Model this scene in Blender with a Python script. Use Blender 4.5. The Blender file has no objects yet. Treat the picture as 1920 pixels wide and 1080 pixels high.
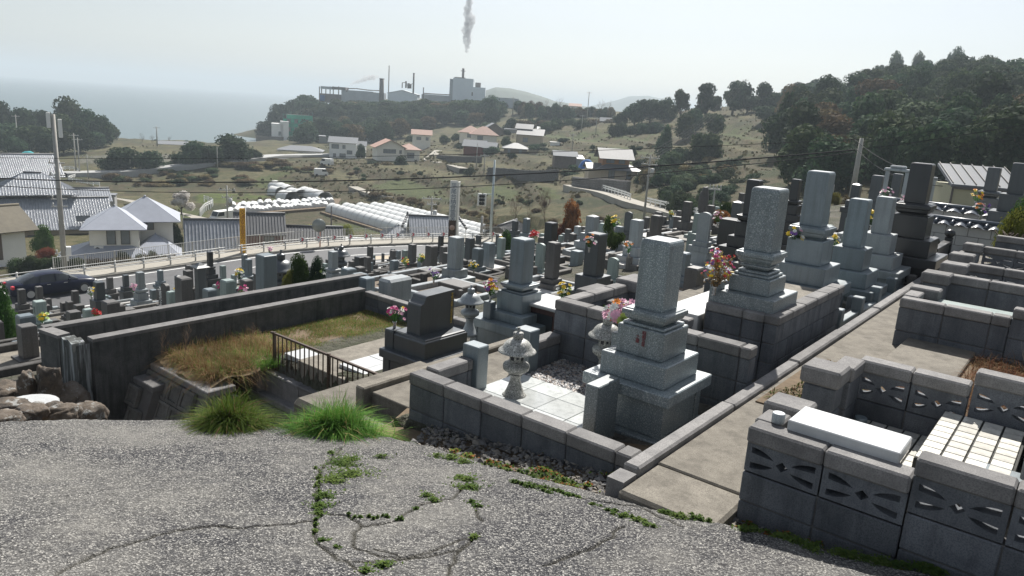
import bpy, bmesh, math, random
import numpy as np
from mathutils import Vector, Matrix, noise
random.seed(7)
sc = bpy.context.scene
C = sc.collection
R = math.radians
# ---------------------------------------------------------------- camera
F, PITCH, ROLL = 1400.0, R(13.6), R(3.85)
cf = Vector((0, math.cos(PITCH), -math.sin(PITCH)))
cr0 = Vector((1, 0, 0)); cu0 = cr0.cross(cf)
cr = cr0*math.cos(ROLL) + cu0*math.sin(ROLL)
cu = cu0*math.cos(ROLL) - cr0*math.sin(ROLL)
cam = bpy.data.objects.new('camera', bpy.data.cameras.new('camera'))
C.objects.link(cam)
M3 = Matrix((cr, cu, -cf)).transposed()
cam.matrix_world = M3.to_4x4()
cam.data.sensor_width = 36; cam.data.lens = 36*F/1920
cam.data.clip_start = 0.05; cam.data.clip_end = 30000
sc.camera = cam
# ---------------------------------------------------------------- sky, sun, exposure
SUN_AZ, SUN_EL = 76.0, 47.0          # azimuth counted from +X towards +Y
world = bpy.data.worlds.new('World'); sc.world = world; world.use_nodes = True
wn = world.node_tree; wn.nodes.clear()
sky = wn.nodes.new('ShaderNodeTexSky'); sky.sky_type = 'NISHITA'; sky.sun_disc = False
sky.sun_elevation = R(SUN_EL); sky.sun_rotation = R(90-SUN_AZ)
sky.air_density = 1.0; sky.dust_density = 1.2; sky.ozone_density = 1.5; sky.altitude = 30
hs = wn.nodes.new('ShaderNodeHueSaturation'); hs.inputs['Saturation'].default_value = 0.46
bg = wn.nodes.new('ShaderNodeBackground'); bg.inputs['Strength'].default_value = 0.070
wo = wn.nodes.new('ShaderNodeOutputWorld')
wn.links.new(sky.outputs[0], hs.inputs['Color']); wn.links.new(hs.outputs[0], bg.inputs['Color']); wn.links.new(bg.outputs[0], wo.inputs[0])
sun = bpy.data.objects.new('sun', bpy.data.lights.new('sun', 'SUN')); C.objects.link(sun)
sun.data.energy = 5.0; sun.data.angle = R(0.6); sun.data.color = (1.0, 0.96, 0.90)
sd = Vector((math.cos(R(SUN_AZ))*math.cos(R(SUN_EL)), math.sin(R(SUN_AZ))*math.cos(R(SUN_EL)), math.sin(R(SUN_EL))))
sun.rotation_euler = (-sd).to_track_quat('-Z', 'Y').to_euler()
sun.location = sd*200
sc.view_settings.view_transform = 'Standard'; sc.view_settings.look = 'None'
sc.view_settings.gamma = 1; sc.view_settings.exposure = 0.70; sc.view_settings.use_curve_mapping = False
sc.cycles.use_denoising = True
sc.cycles.max_bounces = 6; sc.cycles.diffuse_bounces = 2; sc.cycles.glossy_bounces = 3; sc.cycles.transparent_max_bounces = 8
sc.cycles.volume_bounces = 0; sc.cycles.caustics_reflective = False; sc.cycles.caustics_refractive = False
# ---------------------------------------------------------------- frames of reference
GA = R(52)                                    # the grave rows run along this bearing
ga = (math.cos(GA), math.sin(GA)); gb = (math.sin(GA), -math.cos(GA))
RZ = GA - math.pi/2                           # rotation that turns local +x to gb, +y to ga
def G(s, v, z=0.0): return Vector((s*ga[0]+v*gb[0], s*ga[1]+v*gb[1], z))
def ray(x, y): return cf + cr*((x-960)/F) + cu*((540-y)/F)
def at(x, y, z): d = ray(x, y); return d*(z/d.z)
def atd(x, y, D): return ray(x, y)*D
def tof(x, y): return -(x*gb[0]+y*gb[1])
def sof(x, y): return x*ga[0]+y*ga[1]
# ---------------------------------------------------------------- objects
def tag(o, label=None, cat=None, group=None, kind=None):
    if label: o['label'] = label
    if cat: o['category'] = cat
    if group: o['group'] = group
    if kind: o['kind'] = kind
    return o
def thing(name, label, cat, loc=(0, 0, 0), rz=0.0, group=None):
    o = bpy.data.objects.new(name, None); C.objects.link(o)
    o.location = loc; o.rotation_euler = (0, 0, rz); o.empty_display_size = .1
    return tag(o, label, cat, group)
def put(name, me, parent=None, loc=(0, 0, 0), rot=(0, 0, 0), scale=(1, 1, 1)):
    o = bpy.data.objects.new(name, me); C.objects.link(o)
    o.location = loc; o.rotation_euler = rot; o.scale = scale
    if parent is not None: o.parent = parent
    return o
def dup(root, loc, rz, label=None, group=None, scale=None):
    r = root.copy(); C.objects.link(r); r.location = loc; r.rotation_euler = (0, 0, rz)
    if scale: r.scale = scale
    if label: r['label'] = label
    if group: r['group'] = group
    for ch in list(root.children):
        c = ch.copy(); C.objects.link(c); c.parent = r
        for g in list(ch.children):
            d = g.copy(); C.objects.link(d); d.parent = c
    return r
class MB:
    def __init__(s): s.v = []; s.f = []; s.m = []; s.sm = []
    def add(s, vs, fs, mi=0, smooth=False):
        n = len(s.v); s.v += [tuple(p) for p in vs]
        for f in fs: s.f.append(tuple(n+i for i in f)); s.m.append(mi); s.sm.append(smooth)
        return s
    def box(s, x0, x1, y0, y1, z0, z1, mi=0, c=0.0, T=None):
        if c <= 0:
            vs = [(x, y, z) for z in (z0, z1) for y in (y0, y1) for x in (x0, x1)]
            fs = [(0, 2, 3, 1), (4, 5, 7, 6), (0, 1, 5, 4), (1, 3, 7, 5), (3, 2, 6, 7), (2, 0, 4, 6)]
        else:
            vs = []; c = min(c, (x1-x0)*.45, (y1-y0)*.45, (z1-z0)*.45)
            cx, cy, cz = (x0+x1)/2, (y0+y1)/2, (z0+z1)/2
            hx, hy, hz = (x1-x0)/2, (y1-y0)/2, (z1-z0)/2
            idx = {}
            for sx in (-1, 1):
                for sy in (-1, 1):
                    for sz in (-1, 1):
                        idx[sx, sy, sz, 0] = len(vs); vs.append((cx+sx*hx, cy+sy*(hy-c), cz+sz*(hz-c)))
                        idx[sx, sy, sz, 1] = len(vs); vs.append((cx+sx*(hx-c), cy+sy*hy, cz+sz*(hz-c)))
                        idx[sx, sy, sz, 2] = len(vs); vs.append((cx+sx*(hx-c), cy+sy*(hy-c), cz+sz*hz))
            fs = []
            for a in range(3):
                for sg in (-1, 1):
                    o = [k for k in range(3) if k != a]; q = []
                    for p, r in ((-1, -1), (1, -1), (1, 1), (-1, 1)):
                        k = [0, 0, 0]; k[a] = sg; k[o[0]] = p; k[o[1]] = r; q.append(idx[k[0], k[1], k[2], a])
                    fs.append(q)
            for a in range(3):                       # bevel strips along axis a
                o = [k for k in range(3) if k != a]
                for p in (-1, 1):
                    for r in (-1, 1):
                        k0 = [0, 0, 0]; k0[o[0]] = p; k0[o[1]] = r; k0[a] = -1; k1 = list(k0); k1[a] = 1
                        fs.append((idx[(*k0, o[0])], idx[(*k0, o[1])], idx[(*k1, o[1])], idx[(*k1, o[0])]))
            for sx in (-1, 1):
                for sy in (-1, 1):
                    for sz in (-1, 1): fs.append((idx[sx, sy, sz, 0], idx[sx, sy, sz, 1], idx[sx, sy, sz, 2]))
        if T is not None: vs = [tuple(T @ Vector(p)) for p in vs]
        return s.add(vs, fs, mi)
    def rings(s, prof, sides=4, mi=0, ctr=(0, 0), smooth=False, ax=1.0, ay=1.0, cut=0.0, capt=True, capb=True):
        """prof: (half size or radius, z); square rings (sides 4, with cut corners if cut) or round ones"""
        vs = []; n = 0
        for h, z in prof:
            if sides == 4:
                if cut > 0:
                    k = max(h-cut, h*.3); ring = [(h, -k), (h, k), (k, h), (-k, h), (-h, k), (-h, -k), (-k, -h), (k, -h)]
                else: ring = [(h, -h), (h, h), (-h, h), (-h, -h)]
            else: ring = [(h*math.cos(2*math.pi*i/sides+math.pi/sides), h*math.sin(2*math.pi*i/sides+math.pi/sides)) for i in range(sides)]
            n = len(ring); vs += [(ctr[0]+p[0]*ax, ctr[1]+p[1]*ay, z) for p in ring]
        fs = []
        for j in range(len(prof)-1):
            for i in range(n):
                k = (i+1) % n; fs.append((j*n+i, j*n+k, (j+1)*n+k, (j+1)*n+i))
        s.add(vs, fs, mi, smooth)
        b0 = len(s.v)-len(vs)
        if capb: s.f.append(tuple(b0+i for i in reversed(range(n)))); s.m.append(mi); s.sm.append(False)
        if capt: s.f.append(tuple(b0+(len(prof)-1)*n+i for i in range(n))); s.m.append(mi); s.sm.append(False)
        return s
    def tube(s, p0, p1, r0, r1=None, n=6, mi=0, cap=True):
        p0 = Vector(p0); p1 = Vector(p1); r1 = r0 if r1 is None else r1
        d = (p1-p0); d = d.normalized() if d.length > 1e-9 else Vector((0, 0, 1))
        u = d.orthogonal().normalized(); w = d.cross(u)
        vs = [tuple(p+(u*math.cos(2*math.pi*i/n)+w*math.sin(2*math.pi*i/n))*r) for p, r in ((p0, r0), (p1, r1)) for i in range(n)]
        fs = [(i, (i+1) % n, n+(i+1) % n, n+i) for i in range(n)]
        if cap: fs += [tuple(reversed(range(n))), tuple(range(n, 2*n))]
        return s.add(vs, fs, mi, n > 4)
    def prism(s, poly, z0, z1, mi=0, T=None):
        n = len(poly); vs = [(p[0], p[1], z0) for p in poly]+[(p[0], p[1], z1) for p in poly]
        fs = [tuple(reversed(range(n))), tuple(range(n, 2*n))]+[(i, (i+1) % n, n+(i+1) % n, n+i) for i in range(n)]
        if T is not None: vs = [tuple(T @ Vector(p)) for p in vs]
        return s.add(vs, fs, mi)
    def mesh(s, name, mats, fix=True):
        me = bpy.data.meshes.new(name); me.from_pydata(s.v, [], s.f)
        for m in (mats if isinstance(mats, (list, tuple)) else [mats]): me.materials.append(m)
        me.polygons.foreach_set('material_index', s.m); me.polygons.foreach_set('use_smooth', s.sm)
        if fix:
            bm = bmesh.new(); bm.from_mesh(me); bmesh.ops.recalc_face_normals(bm, faces=bm.faces); bm.to_mesh(me); bm.free()
        me.update(); return me
    def build(s, name, mats, parent=None, **k): return put(name, s.mesh(name, mats), parent, **k)
# ---------------------------------------------------------------- materials
MATS = {}
def nt(name):
    m = bpy.data.materials.new(name); m.use_nodes = True; t = m.node_tree
    return m, t, t.nodes['Principled BSDF']
def N(t, ty, **k):
    n = t.nodes.new(ty)
    for a, b in k.items():
        if a in n.inputs: n.inputs[a].default_value = b
        else: setattr(n, a, b)
    return n
def ramp(t, stops, interp='LINEAR'):
    n = t.nodes.new('ShaderNodeValToRGB'); n.color_ramp.interpolation = interp; e = n.color_ramp.elements
    e[0].position = stops[0][0]; e[0].color = (*stops[0][1], 1); e[1].position = stops[-1][0]; e[1].color = (*stops[-1][1], 1)
    for p, c in stops[1:-1]:
        x = e.new(p); x.color = (*c, 1)
    return n
def coords(t, kind='Object', scale=(1, 1, 1)):
    tc = N(t, 'ShaderNodeTexCoord'); mp = N(t, 'ShaderNodeMapping'); mp.inputs['Scale'].default_value = scale
    if kind == 'Position':
        g = N(t, 'ShaderNodeNewGeometry'); t.links.new(g.outputs['Position'], mp.inputs[0])
    else: t.links.new(tc.outputs[kind], mp.inputs[0])
    return mp.outputs[0]
def mix(t, a, b, fac, mode='MIX'):
    n = N(t, 'ShaderNodeMix', data_type='RGBA', blend_type=mode)
    for sock, v in ((n.inputs[0], fac), (n.inputs[6], a), (n.inputs[7], b)):
        if hasattr(v, 'is_linked'): t.links.new(v, sock)
        elif isinstance(v, (int, float)): sock.default_value = v
        else: sock.default_value = (*v, 1)
    return n.outputs[2]
def noiset(t, vec, scale, detail=4, rough=.6, dist=0.0):
    n = N(t, 'ShaderNodeTexNoise', Scale=scale, Detail=detail, Roughness=rough, Distortion=dist)
    t.links.new(vec, n.inputs['Vector']); return n.outputs['Fac']
def bump(t, bs, h, strength=.3, dist=.01):
    b = N(t, 'ShaderNodeBump', Strength=strength, Distance=dist)
    t.links.new(h, b.inputs['Height']); t.links.new(b.outputs[0], bs.inputs['Normal']); return b
def mat_plain(name, col, rough=.6, metal=0.0, var=.25, scale=8, bmp=.15, spec=.5, kind='Object', grime=0.0):
    """one colour broken up by two noises, fine relief, and dirt in streaks"""
    if name in MATS: return MATS[name]
    m, t, bs = nt(name); v = coords(t, kind)
    n1 = noiset(t, v, scale, 6, .7); n2 = noiset(t, v, scale*.17, 3, .5)
    lo = [c*(1-var) for c in col]; hi = [min(1, c*(1+var)) for c in col]
    r = ramp(t, [(.3, lo), (.7, hi)]); t.links.new(n1, r.inputs[0])
    out = mix(t, r.outputs[0], ramp_out(t, n2, [(.35, [c*(1-var*.8) for c in col]), (.65, hi)]), .4)
    if grime > 0:
        v2 = coords(t, kind, (9, 9, .7)); n3 = noiset(t, v2, 1.0, 4, .6)
        out = mix(t, out, [c*.3 for c in col], scaled(t, n3, .5, .75, grime))
    t.links.new(out, bs.inputs['Base Color'])
    bs.inputs['Roughness'].default_value = rough; bs.inputs['Metallic'].default_value = metal
    bs.inputs['Specular IOR Level'].default_value = spec
    if bmp > 0: bump(t, bs, n1, bmp, .02)
    MATS[name] = m; return m
def ramp_out(t, fac, stops, interp='LINEAR'):
    r = ramp(t, stops, interp); t.links.new(fac, r.inputs[0]); return r.outputs[0]
def scaled(t, x, a, b, top=1.0):
    n = N(t, 'ShaderNodeMapRange'); n.inputs[1].default_value = a; n.inputs[2].default_value = b; n.inputs[4].default_value = top
    t.links.new(x, n.inputs[0]); return n.outputs[0]
def mat_granite(name, base, speck, light, rough=.2, scale=260, amt=.5, spec=.5):
    if name in MATS: return MATS[name]
    m, t, bs = nt(name); v = coords(t, 'Object')
    n1 = noiset(t, v, scale, 2, .5); n2 = noiset(t, v, scale*.55, 2, .5); n3 = noiset(t, v, 3, 4, .6)
    oi = N(t, 'ShaderNodeObjectInfo')
    c = mix(t, base, speck, scaled(t, n1, .52, .60, amt)); c = mix(t, c, light, scaled(t, n2, .55, .64, amt))
    c = mix(t, c, [x*.55 for x in base], scaled(t, n3, .5, .8, .5))
    hsv = N(t, 'ShaderNodeHueSaturation'); t.links.new(c, hsv.inputs['Color'])
    t.links.new(scaled_r(t, oi.outputs['Random'], .8, 1.2), hsv.inputs['Value'])
    v2 = coords(t, 'Object', (14, 14, .9)); n4 = noiset(t, v2, 1.0, 4, .6)
    cc = mix(t, hsv.outputs[0], [x*.45 for x in base], scaled(t, n4, .48, .74, .6))
    t.links.new(cc, bs.inputs['Base Color'])
    rr = N(t, 'ShaderNodeMapRange'); rr.inputs[1].default_value = .3; rr.inputs[2].default_value = .7
    rr.inputs[3].default_value = rough*.88; rr.inputs[4].default_value = rough*1.15; t.links.new(n3, rr.inputs[0]); t.links.new(rr.outputs[0], bs.inputs['Roughness'])
    bs.inputs['Specular IOR Level'].default_value = spec
    bump(t, bs, n1, .04, .002)
    MATS[name] = m; return m
def scaled_r(t, x, a, b):
    n = N(t, 'ShaderNodeMapRange'); n.inputs[3].default_value = a; n.inputs[4].default_value = b
    t.links.new(x, n.inputs[0]); return n.outputs[0]
def mat_leaf(name, dark, mid, light, trans=.25):
    if name in MATS: return MATS[name]
    m, t, bs = nt(name); g = coords(t, 'Position'); oi = N(t, 'ShaderNodeObjectInfo')
    n1 = noiset(t, g, .9, 3, .6); n2 = noiset(t, g, 9, 2, .5)
    c = ramp_out(t, n1, [(.3, dark), (.5, mid), (.72, light)])
    c = mix(t, c, light, scaled(t, n2, .5, .7, .35))
    hsv = N(t, 'ShaderNodeHueSaturation'); t.links.new(c, hsv.inputs['Color'])
    t.links.new(scaled_r(t, oi.outputs['Random'], .6, 1.35), hsv.inputs['Value']); t.links.new(scaled_r(t, oi.outputs['Random'], .48, .525), hsv.inputs['Hue'])
    t.links.new(hsv.outputs[0], bs.inputs['Base Color']); bs.inputs['Roughness'].default_value = .85; bs.inputs['Specular IOR Level'].default_value = .08
    tr = N(t, 'ShaderNodeBsdfTranslucent'); t.links.new(hsv.outputs[0], tr.inputs[0])
    ms = N(t, 'ShaderNodeMixShader'); ms.inputs[0].default_value = trans
    t.links.new(bs.outputs[0], ms.inputs[1]); t.links.new(tr.outputs[0], ms.inputs[2])
    t.links.new(ms.outputs[0], t.nodes['Material Output'].inputs['Surface'])
    MATS[name] = m; return m
def mat_block(name, base, dark, rough=.85, stain=.6, lime=.35, lcol=None):
    """split-look concrete: pores, streaks of soot running down, pale lime bloom"""
    if name in MATS: return MATS[name]
    m, t, bs = nt(name); v = coords(t, 'Position')
    n1 = noiset(t, v, 140, 3, .6); n2 = noiset(t, v, 5, 5, .65); v2 = coords(t, 'Position', (11, 11, .9)); n3 = noiset(t, v2, 1.0, 5, .65)
    oi = N(t, 'ShaderNodeObjectInfo')
    c = mix(t, base, dark, scaled(t, n1, .45, .62, .7)); c = mix(t, c, dark, scaled(t, n2, .42, .7, .75))
    c = mix(t, c, [x*.35 for x in dark], scaled(t, n3, .48, .78, stain))
    c = mix(t, c, lcol or [min(1, x*1.9) for x in base], scaled(t, noiset(t, v2, 2.3 if lcol is None else .8, 4, .7), .62 if lcol is None else .48, .8 if lcol is None else .62, lime))
    hsv = N(t, 'ShaderNodeHueSaturation'); t.links.new(c, hsv.inputs['Color']); t.links.new(scaled_r(t, oi.outputs['Random'], .8, 1.2), hsv.inputs['Value'])
    t.links.new(hsv.outputs[0], bs.inputs['Base Color']); bs.inputs['Roughness'].default_value = rough; bs.inputs['Specular IOR Level'].default_value = .3
    bump(t, bs, n1, .5, .004); MATS[name] = m; return m
m_block = mat_block('block_concrete', (.155, .165, .18), (.07, .077, .088))
m_cap = mat_block('coping_concrete', (.235, .228, .222), (.115, .112, .112), .85, .3)
m_core = mat_plain('mortar', (.13, .125, .12), .95)
m_conc = mat_block('old_concrete', (.235, .215, .18), (.10, .09, .075), .9, .45)
m_wet = mat_block('stained_concrete', (.125, .125, .12), (.04, .043, .045), .85, .85)
m_g_light = mat_granite('granite_light', (.30, .33, .34), (.12, .14, .15), (.46, .48, .48), .42, spec=1.0)
m_g_blue = mat_granite('granite_blue', (.16, .20, .22), (.07, .09, .105), (.26, .30, .31), .41, spec=1.0)
m_g_coarse = mat_granite('granite_coarse', (.20, .24, .25), (.04, .055, .065), (.46, .49, .48), .41, 170, .85, 1.0)
m_g_dark = mat_granite('granite_dark', (.05, .06, .068), (.02, .024, .028), (.10, .115, .12), .38, 300, spec=1.0)
m_g_black = mat_granite('granite_black', (.014, .015, .018), (.008, .008, .01), (.03, .03, .034), .34, 320, spec=.8)
m_g_brown = mat_granite('stone_brown', (.105, .10, .095), (.055, .052, .05), (.16, .152, .145), .55, 120, .6)
m_g_green = mat_granite('stone_green', (.27, .33, .31), (.16, .2, .19), (.38, .43, .40), .4, 200)
m_g_salt = mat_granite('granite_salt', (.34, .34, .31), (.05, .05, .05), (.62, .61, .57), .5, 120, .9)
m_white = mat_plain('white_stone', (.46, .47, .47), .4, var=.14, scale=20, bmp=.02)
MG = dict(L=m_g_light, B=m_g_blue, C=m_g_coarse, D=m_g_dark, K=m_g_black, N=m_g_brown, E=m_g_green, S=m_g_salt)
# ================================================================ TERRAIN
PT = [(-60, 2), (-30, 0), (-15, -1.5), (-6, -2.2), (1, -2.27), (2.2, -2.5), (4.35, -2.62), (4.7, -3.0), (5.8, -3.55), (8, -3.85), (11, -4.15), (12.3, -4.45), (14, -4.85),
      (16.6, -5.5), (18.5, -6.5), (22, -7.2), (27, -8.5), (38, -11.2), (43, -12.75), (46, -13.0), (90, -13.0)]
PTx = np.array([p[0] for p in PT]); PTz = np.array([p[1] for p in PT])
CP = [  # (px, py, distance) of ground seen in the valley and on the hills
 (-150, 480, 75), (0, 470, 78), (170, 480, 82), (330, 480, 84), (500, 478, 84), (640, 465, 88), (760, 452, 92), (860, 452, 92), (950, 454, 90),
 (-200, 400, 120), (0, 380, 120), (200, 375, 125), (320, 400, 115), (410, 415, 125), (560, 425, 112), (700, 430, 112), (800, 425, 118), (930, 452, 108), (1000, 455, 92),
 (640, 380, 150), (440, 385, 145), (520, 370, 160), (350, 355, 165), (900, 400, 140), (760, 372, 160), (1050, 425, 88), (1150, 430, 80), (1250, 428, 75),
 (-200, 330, 190), (0, 315, 190), (120, 310, 190), (250, 335, 185), (330, 318, 192), (480, 304, 205), (600, 296, 225), (300, 350, 170), (400, 335, 180), (520, 335, 178),
 (0, 285, 240), (100, 283, 235), (200, 282, 245), (300, 272, 290), (400, 275, 270), (480, 272, 290), (-200, 285, 240), (230, 262, 330), (330, 262, 330), (-300, 265, 330),
 (570, 298, 245), (650, 298, 240), (740, 301, 220), (620, 275, 290), (540, 262, 350), (640, 258, 350), (720, 268, 330), (800, 272, 300), (880, 290, 235),
 (600, 330, 190), (700, 325, 190), (800, 345, 175), (780, 310, 205), (860, 325, 190), (900, 262, 280), (960, 275, 250), (1010, 273, 240), (1000, 240, 310),
 (940, 318, 185), (1040, 335, 178), (1000, 352, 158), (950, 345, 165), (1000, 385, 128), (900, 370, 150), (1100, 360, 135), (1165, 338, 150), (1090, 312, 175), (1120, 290, 215),
 (1100, 255, 280), (1200, 250, 275), (1050, 232, 330), (1180, 228, 330), (960, 215, 400), (1040, 208, 420), (1140, 214, 420), (1250, 300, 180), (1230, 345, 140), (1180, 375, 118),
 (1280, 400, 98), (1340, 415, 88), (1300, 232, 255), (1390, 250, 230), (1390, 212, 260), (1280, 205, 300), (1480, 212, 260), (1330, 300, 165), (1330, 350, 118), (1450, 330, 118),
 (1480, 375, 85), (1600, 375, 80), (1750, 365, 78), (1850, 372, 70), (1980, 380, 60), (1500, 262, 165), (1600, 195, 205), (1700, 165, 222), (1800, 140, 235), (1900, 150, 230), (2100, 165, 220),
 (1620, 280, 130), (1750, 250, 135), (1900, 250, 125), (1650, 335, 95), (1800, 320, 92), (1950, 320, 88), (2200, 260, 130), (2200, 340, 80),
 (560, 232, 410), (600, 205, 425), (660, 196, 440), (740, 192, 450), (820, 192, 450), (900, 195, 440), (530, 262, 400), (700, 232, 390), (820, 235, 380), (900, 225, 390), (620, 250, 385),
 (700, 186, 520), (820, 188, 520), (900, 200, 520), (1000, 206, 520), (480, 262, 410), (455, 272, 400),
]
cpx = []; cpz = []
for x, y, D in CP:
    p = atd(x, y, D); cpx.append((p.x, p.y)); cpz.append(p.z)
SEA = -26.0
for x in range(-380, 480, 80):
    for D, z in ((382, -31), (480, -34), (620, -36)): p = atd(x, 262, D); cpx.append((p.x, p.y)); cpz.append(z)
for x in range(500, 1000, 100):
    for D in (620, 760): p = atd(x, 230, D); cpx.append((p.x, p.y)); cpz.append(-30)
for x in (60, 140, 220, 300, 380): p = atd(x, 262, 340); cpx.append((p.x, p.y)); cpz.append(-25.2)
for ang, r in [(180, 260), (150, 420), (130, 520), (118, 560), (112, 600), (105, 640), (98, 660), (90, 700), (140, 330), (128, 400), (118, 440), (114, 470)]:
    cpx.append((r*math.cos(R(ang)), r*math.sin(R(ang)))); cpz.append(SEA-3)
for ang, r, z in [(75, 700, -10), (60, 700, 20), (45, 500, 40), (30, 400, 35), (10, 300, 25), (-10, 200, 15), (0, 120, 4), (20, 100, 0), (200, 120, -14), (190, 200, -22)]:
    cpx.append((r*math.cos(R(ang)), r*math.sin(R(ang)))); cpz.append(z)
cpx = np.array(cpx); cpz = np.array(cpz)
def phi(r): return r
_d = np.sqrt(((cpx[:, None]-cpx[None])**2).sum(-1)); n_ = len(cpx)
_A = np.zeros((n_+3, n_+3)); _A[:n_, :n_] = phi(_d)-np.eye(n_)*1.5; _A[:n_, n_] = 1; _A[:n_, n_+1:] = cpx/100; _A[n_:, :n_] = _A[:n_, n_:].T
RBW = np.linalg.solve(_A, np.concatenate([cpz, [0, 0, 0]])); RBN = n_
def far_z(P):
    d = np.sqrt(((P[:, None]-cpx[None])**2).sum(-1)); return phi(d) @ RBW[:RBN] + RBW[RBN] + (P/100) @ RBW[RBN+1:]
def near_z(P):
    t = -(P[:, 0]*gb[0]+P[:, 1]*gb[1]); s = P[:, 0]*ga[0]+P[:, 1]*ga[1]
    z = np.interp(t, PTx, PTz)
    k = np.clip((6.35-s)/.3, 0, 1)*np.clip((t-4.5)/.5, 0, 1)*np.clip((11.6-t)/.3, 0, 1)
    z = z-k*1.6
    k2 = np.clip((4.05-s)/.1, 0, 1)*np.clip((5-t)/.8, 0, 1)
    return z-k2*.9
_rl = [at(x, y, -12.9) for x, y in ((-260, 590), (0, 541), (179, 520), (307, 502), (450, 481), (580, 465), (702, 459), (830, 455), (980, 455))]
RLs = np.array([sof(p.x, p.y) for p in _rl]); RLt = np.array([tof(p.x, p.y) for p in _rl])
def ss(x, a, b): k = np.clip((x-a)/(b-a), 0, 1); return k*k*(3-2*k)
def terr(P):
    P = np.asarray(P, float).reshape(-1, 2); r = np.hypot(P[:, 0], P[:, 1]); t = -(P[:, 0]*gb[0]+P[:, 1]*gb[1])
    a0 = 52+np.clip((t-20)/25, 0, 1)*18
    k = ss(r, 0, 1)*0+np.clip((r-a0)/14, 0, 1); k = k*k*(3-2*k)
    s_ = P[:, 0]*ga[0]+P[:, 1]*ga[1]; k3 = np.clip((t-np.interp(s_, RLs, RLt)-3.0)/3.5, 0, 1)*(r > 40); k = np.maximum(k, k3*k3*(3-2*k3))
    out = near_z(P)*(1-k)
    m = k > 0
    if m.any(): out[m] += far_z(P[m])*k[m]
    return out
def gz(x, y): return float(terr([[x, y]])[0])
def hit(px, py, lo=6., hi=1500., up=0.0):
    """the point of the ground seen along a line of sight"""
    d = ray(px, py); ks = np.geomspace(lo, hi, 500); P = np.array([[d.x*k, d.y*k] for k in ks]); g = terr(P)+up-d.z*ks
    i = np.argmax(g > 0)
    if not g[i] > 0: q = atd(px, py, 330); return Vector((q.x, q.y, gz(q.x, q.y)))
    k0, k1 = (ks[i-1], ks[i]) if i else (ks[0], ks[0])
    k = k0+(k1-k0)*(0-g[i-1])/(g[i]-g[i-1]+1e-9) if i else k0
    return Vector((d.x*k, d.y*k, gz(d.x*k, d.y*k)))
# ---- ground mesh, a fan of cells that grow with distance
nr, na = 330, 420
rs = np.geomspace(4.0, 900, nr); an = np.radians(np.linspace(22, 158, na))
RR, AA = np.meshgrid(rs, an, indexing='ij'); X = (RR*np.cos(AA)).ravel(); Y = (RR*np.sin(AA)).ravel()
Z = np.concatenate([terr(np.stack([X[i:i+9000], Y[i:i+9000]], 1)) for i in range(0, len(X), 9000)])
rr_ = np.hypot(X, Y)
# small unevenness of the far ground: old field terraces step down the slopes
rng = np.random.RandomState(3)
def vn(X, Y, sc_, seed):
    r = np.random.RandomState(seed); o = r.rand(64, 64); x = X/sc_; y = Y/sc_; i = np.floor(x).astype(int); j = np.floor(y).astype(int); fx = x-i; fy = y-j
    fx = fx*fx*(3-2*fx); fy = fy*fy*(3-2*fy); g = lambda a, b: o[a % 64, b % 64]
    return g(i, j)*(1-fx)*(1-fy)+g(i+1, j)*fx*(1-fy)+g(i, j+1)*(1-fx)*fy+g(i+1, j+1)*fx*fy
amp = ss(rr_, 85, 130)
Z = Z+amp*((vn(X, Y, 9, 1)-.5)*1.0+(vn(X, Y, 3.1, 2)-.5)*.5)
STEP = 2.0
zz = Z/STEP; fr = zz-np.floor(zz); st = (np.floor(zz)+ss(fr, .62, .92))*STEP
inv = ss(rr_, 120, 150)*(1-ss(rr_, 330, 360))*(X > -60)*(1-ss(X, 90, 120))
Z = Z*(1-inv*.8)+st*inv*.8
# ---- the field of the long tunnels is levelled
TF0, TF1, TE0 = at(727, 374, -19.4), at(1000, 436, -17.6), at(622, 376, -19.4); TST = (TE0-TF0)/4
def carve(q, dz):
    global Z
    m = inpoly([(p.x, p.y) for p in q], X, Y); A3 = np.array([[p.x, p.y, 1] for p in q]); co = np.linalg.lstsq(A3, np.array([p.z for p in q]), rcond=None)[0]; Z[m] = np.minimum(Z[m], X[m]*co[0]+Y[m]*co[1]+co[2]-dz)
def inpoly(poly, X, Y):
    c = np.zeros(len(X), bool); n = len(poly); j = n-1
    for i in range(n):
        xi, yi = poly[i]; xj, yj = poly[j]
        c ^= ((yi > Y) != (yj > Y)) & (X < (xj-xi)*(Y-yi)/((yj-yi) if yj != yi else 1e-9)+xi); j = i
    return c
carve([TF0+TST*6.5+Vector((0, 0, -2)), TF1+TST*6.5+Vector((0, 0, -2)), TF1-TST*1.6+Vector((0, 0, -2)), TF0-TST*1.6+Vector((0, 0, -2))], .4)
carve([at(425, 410, -21.4), at(640, 394, -21.4), at(645, 370, -21.4), at(430, 376, -21.4)], .3)
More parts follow.
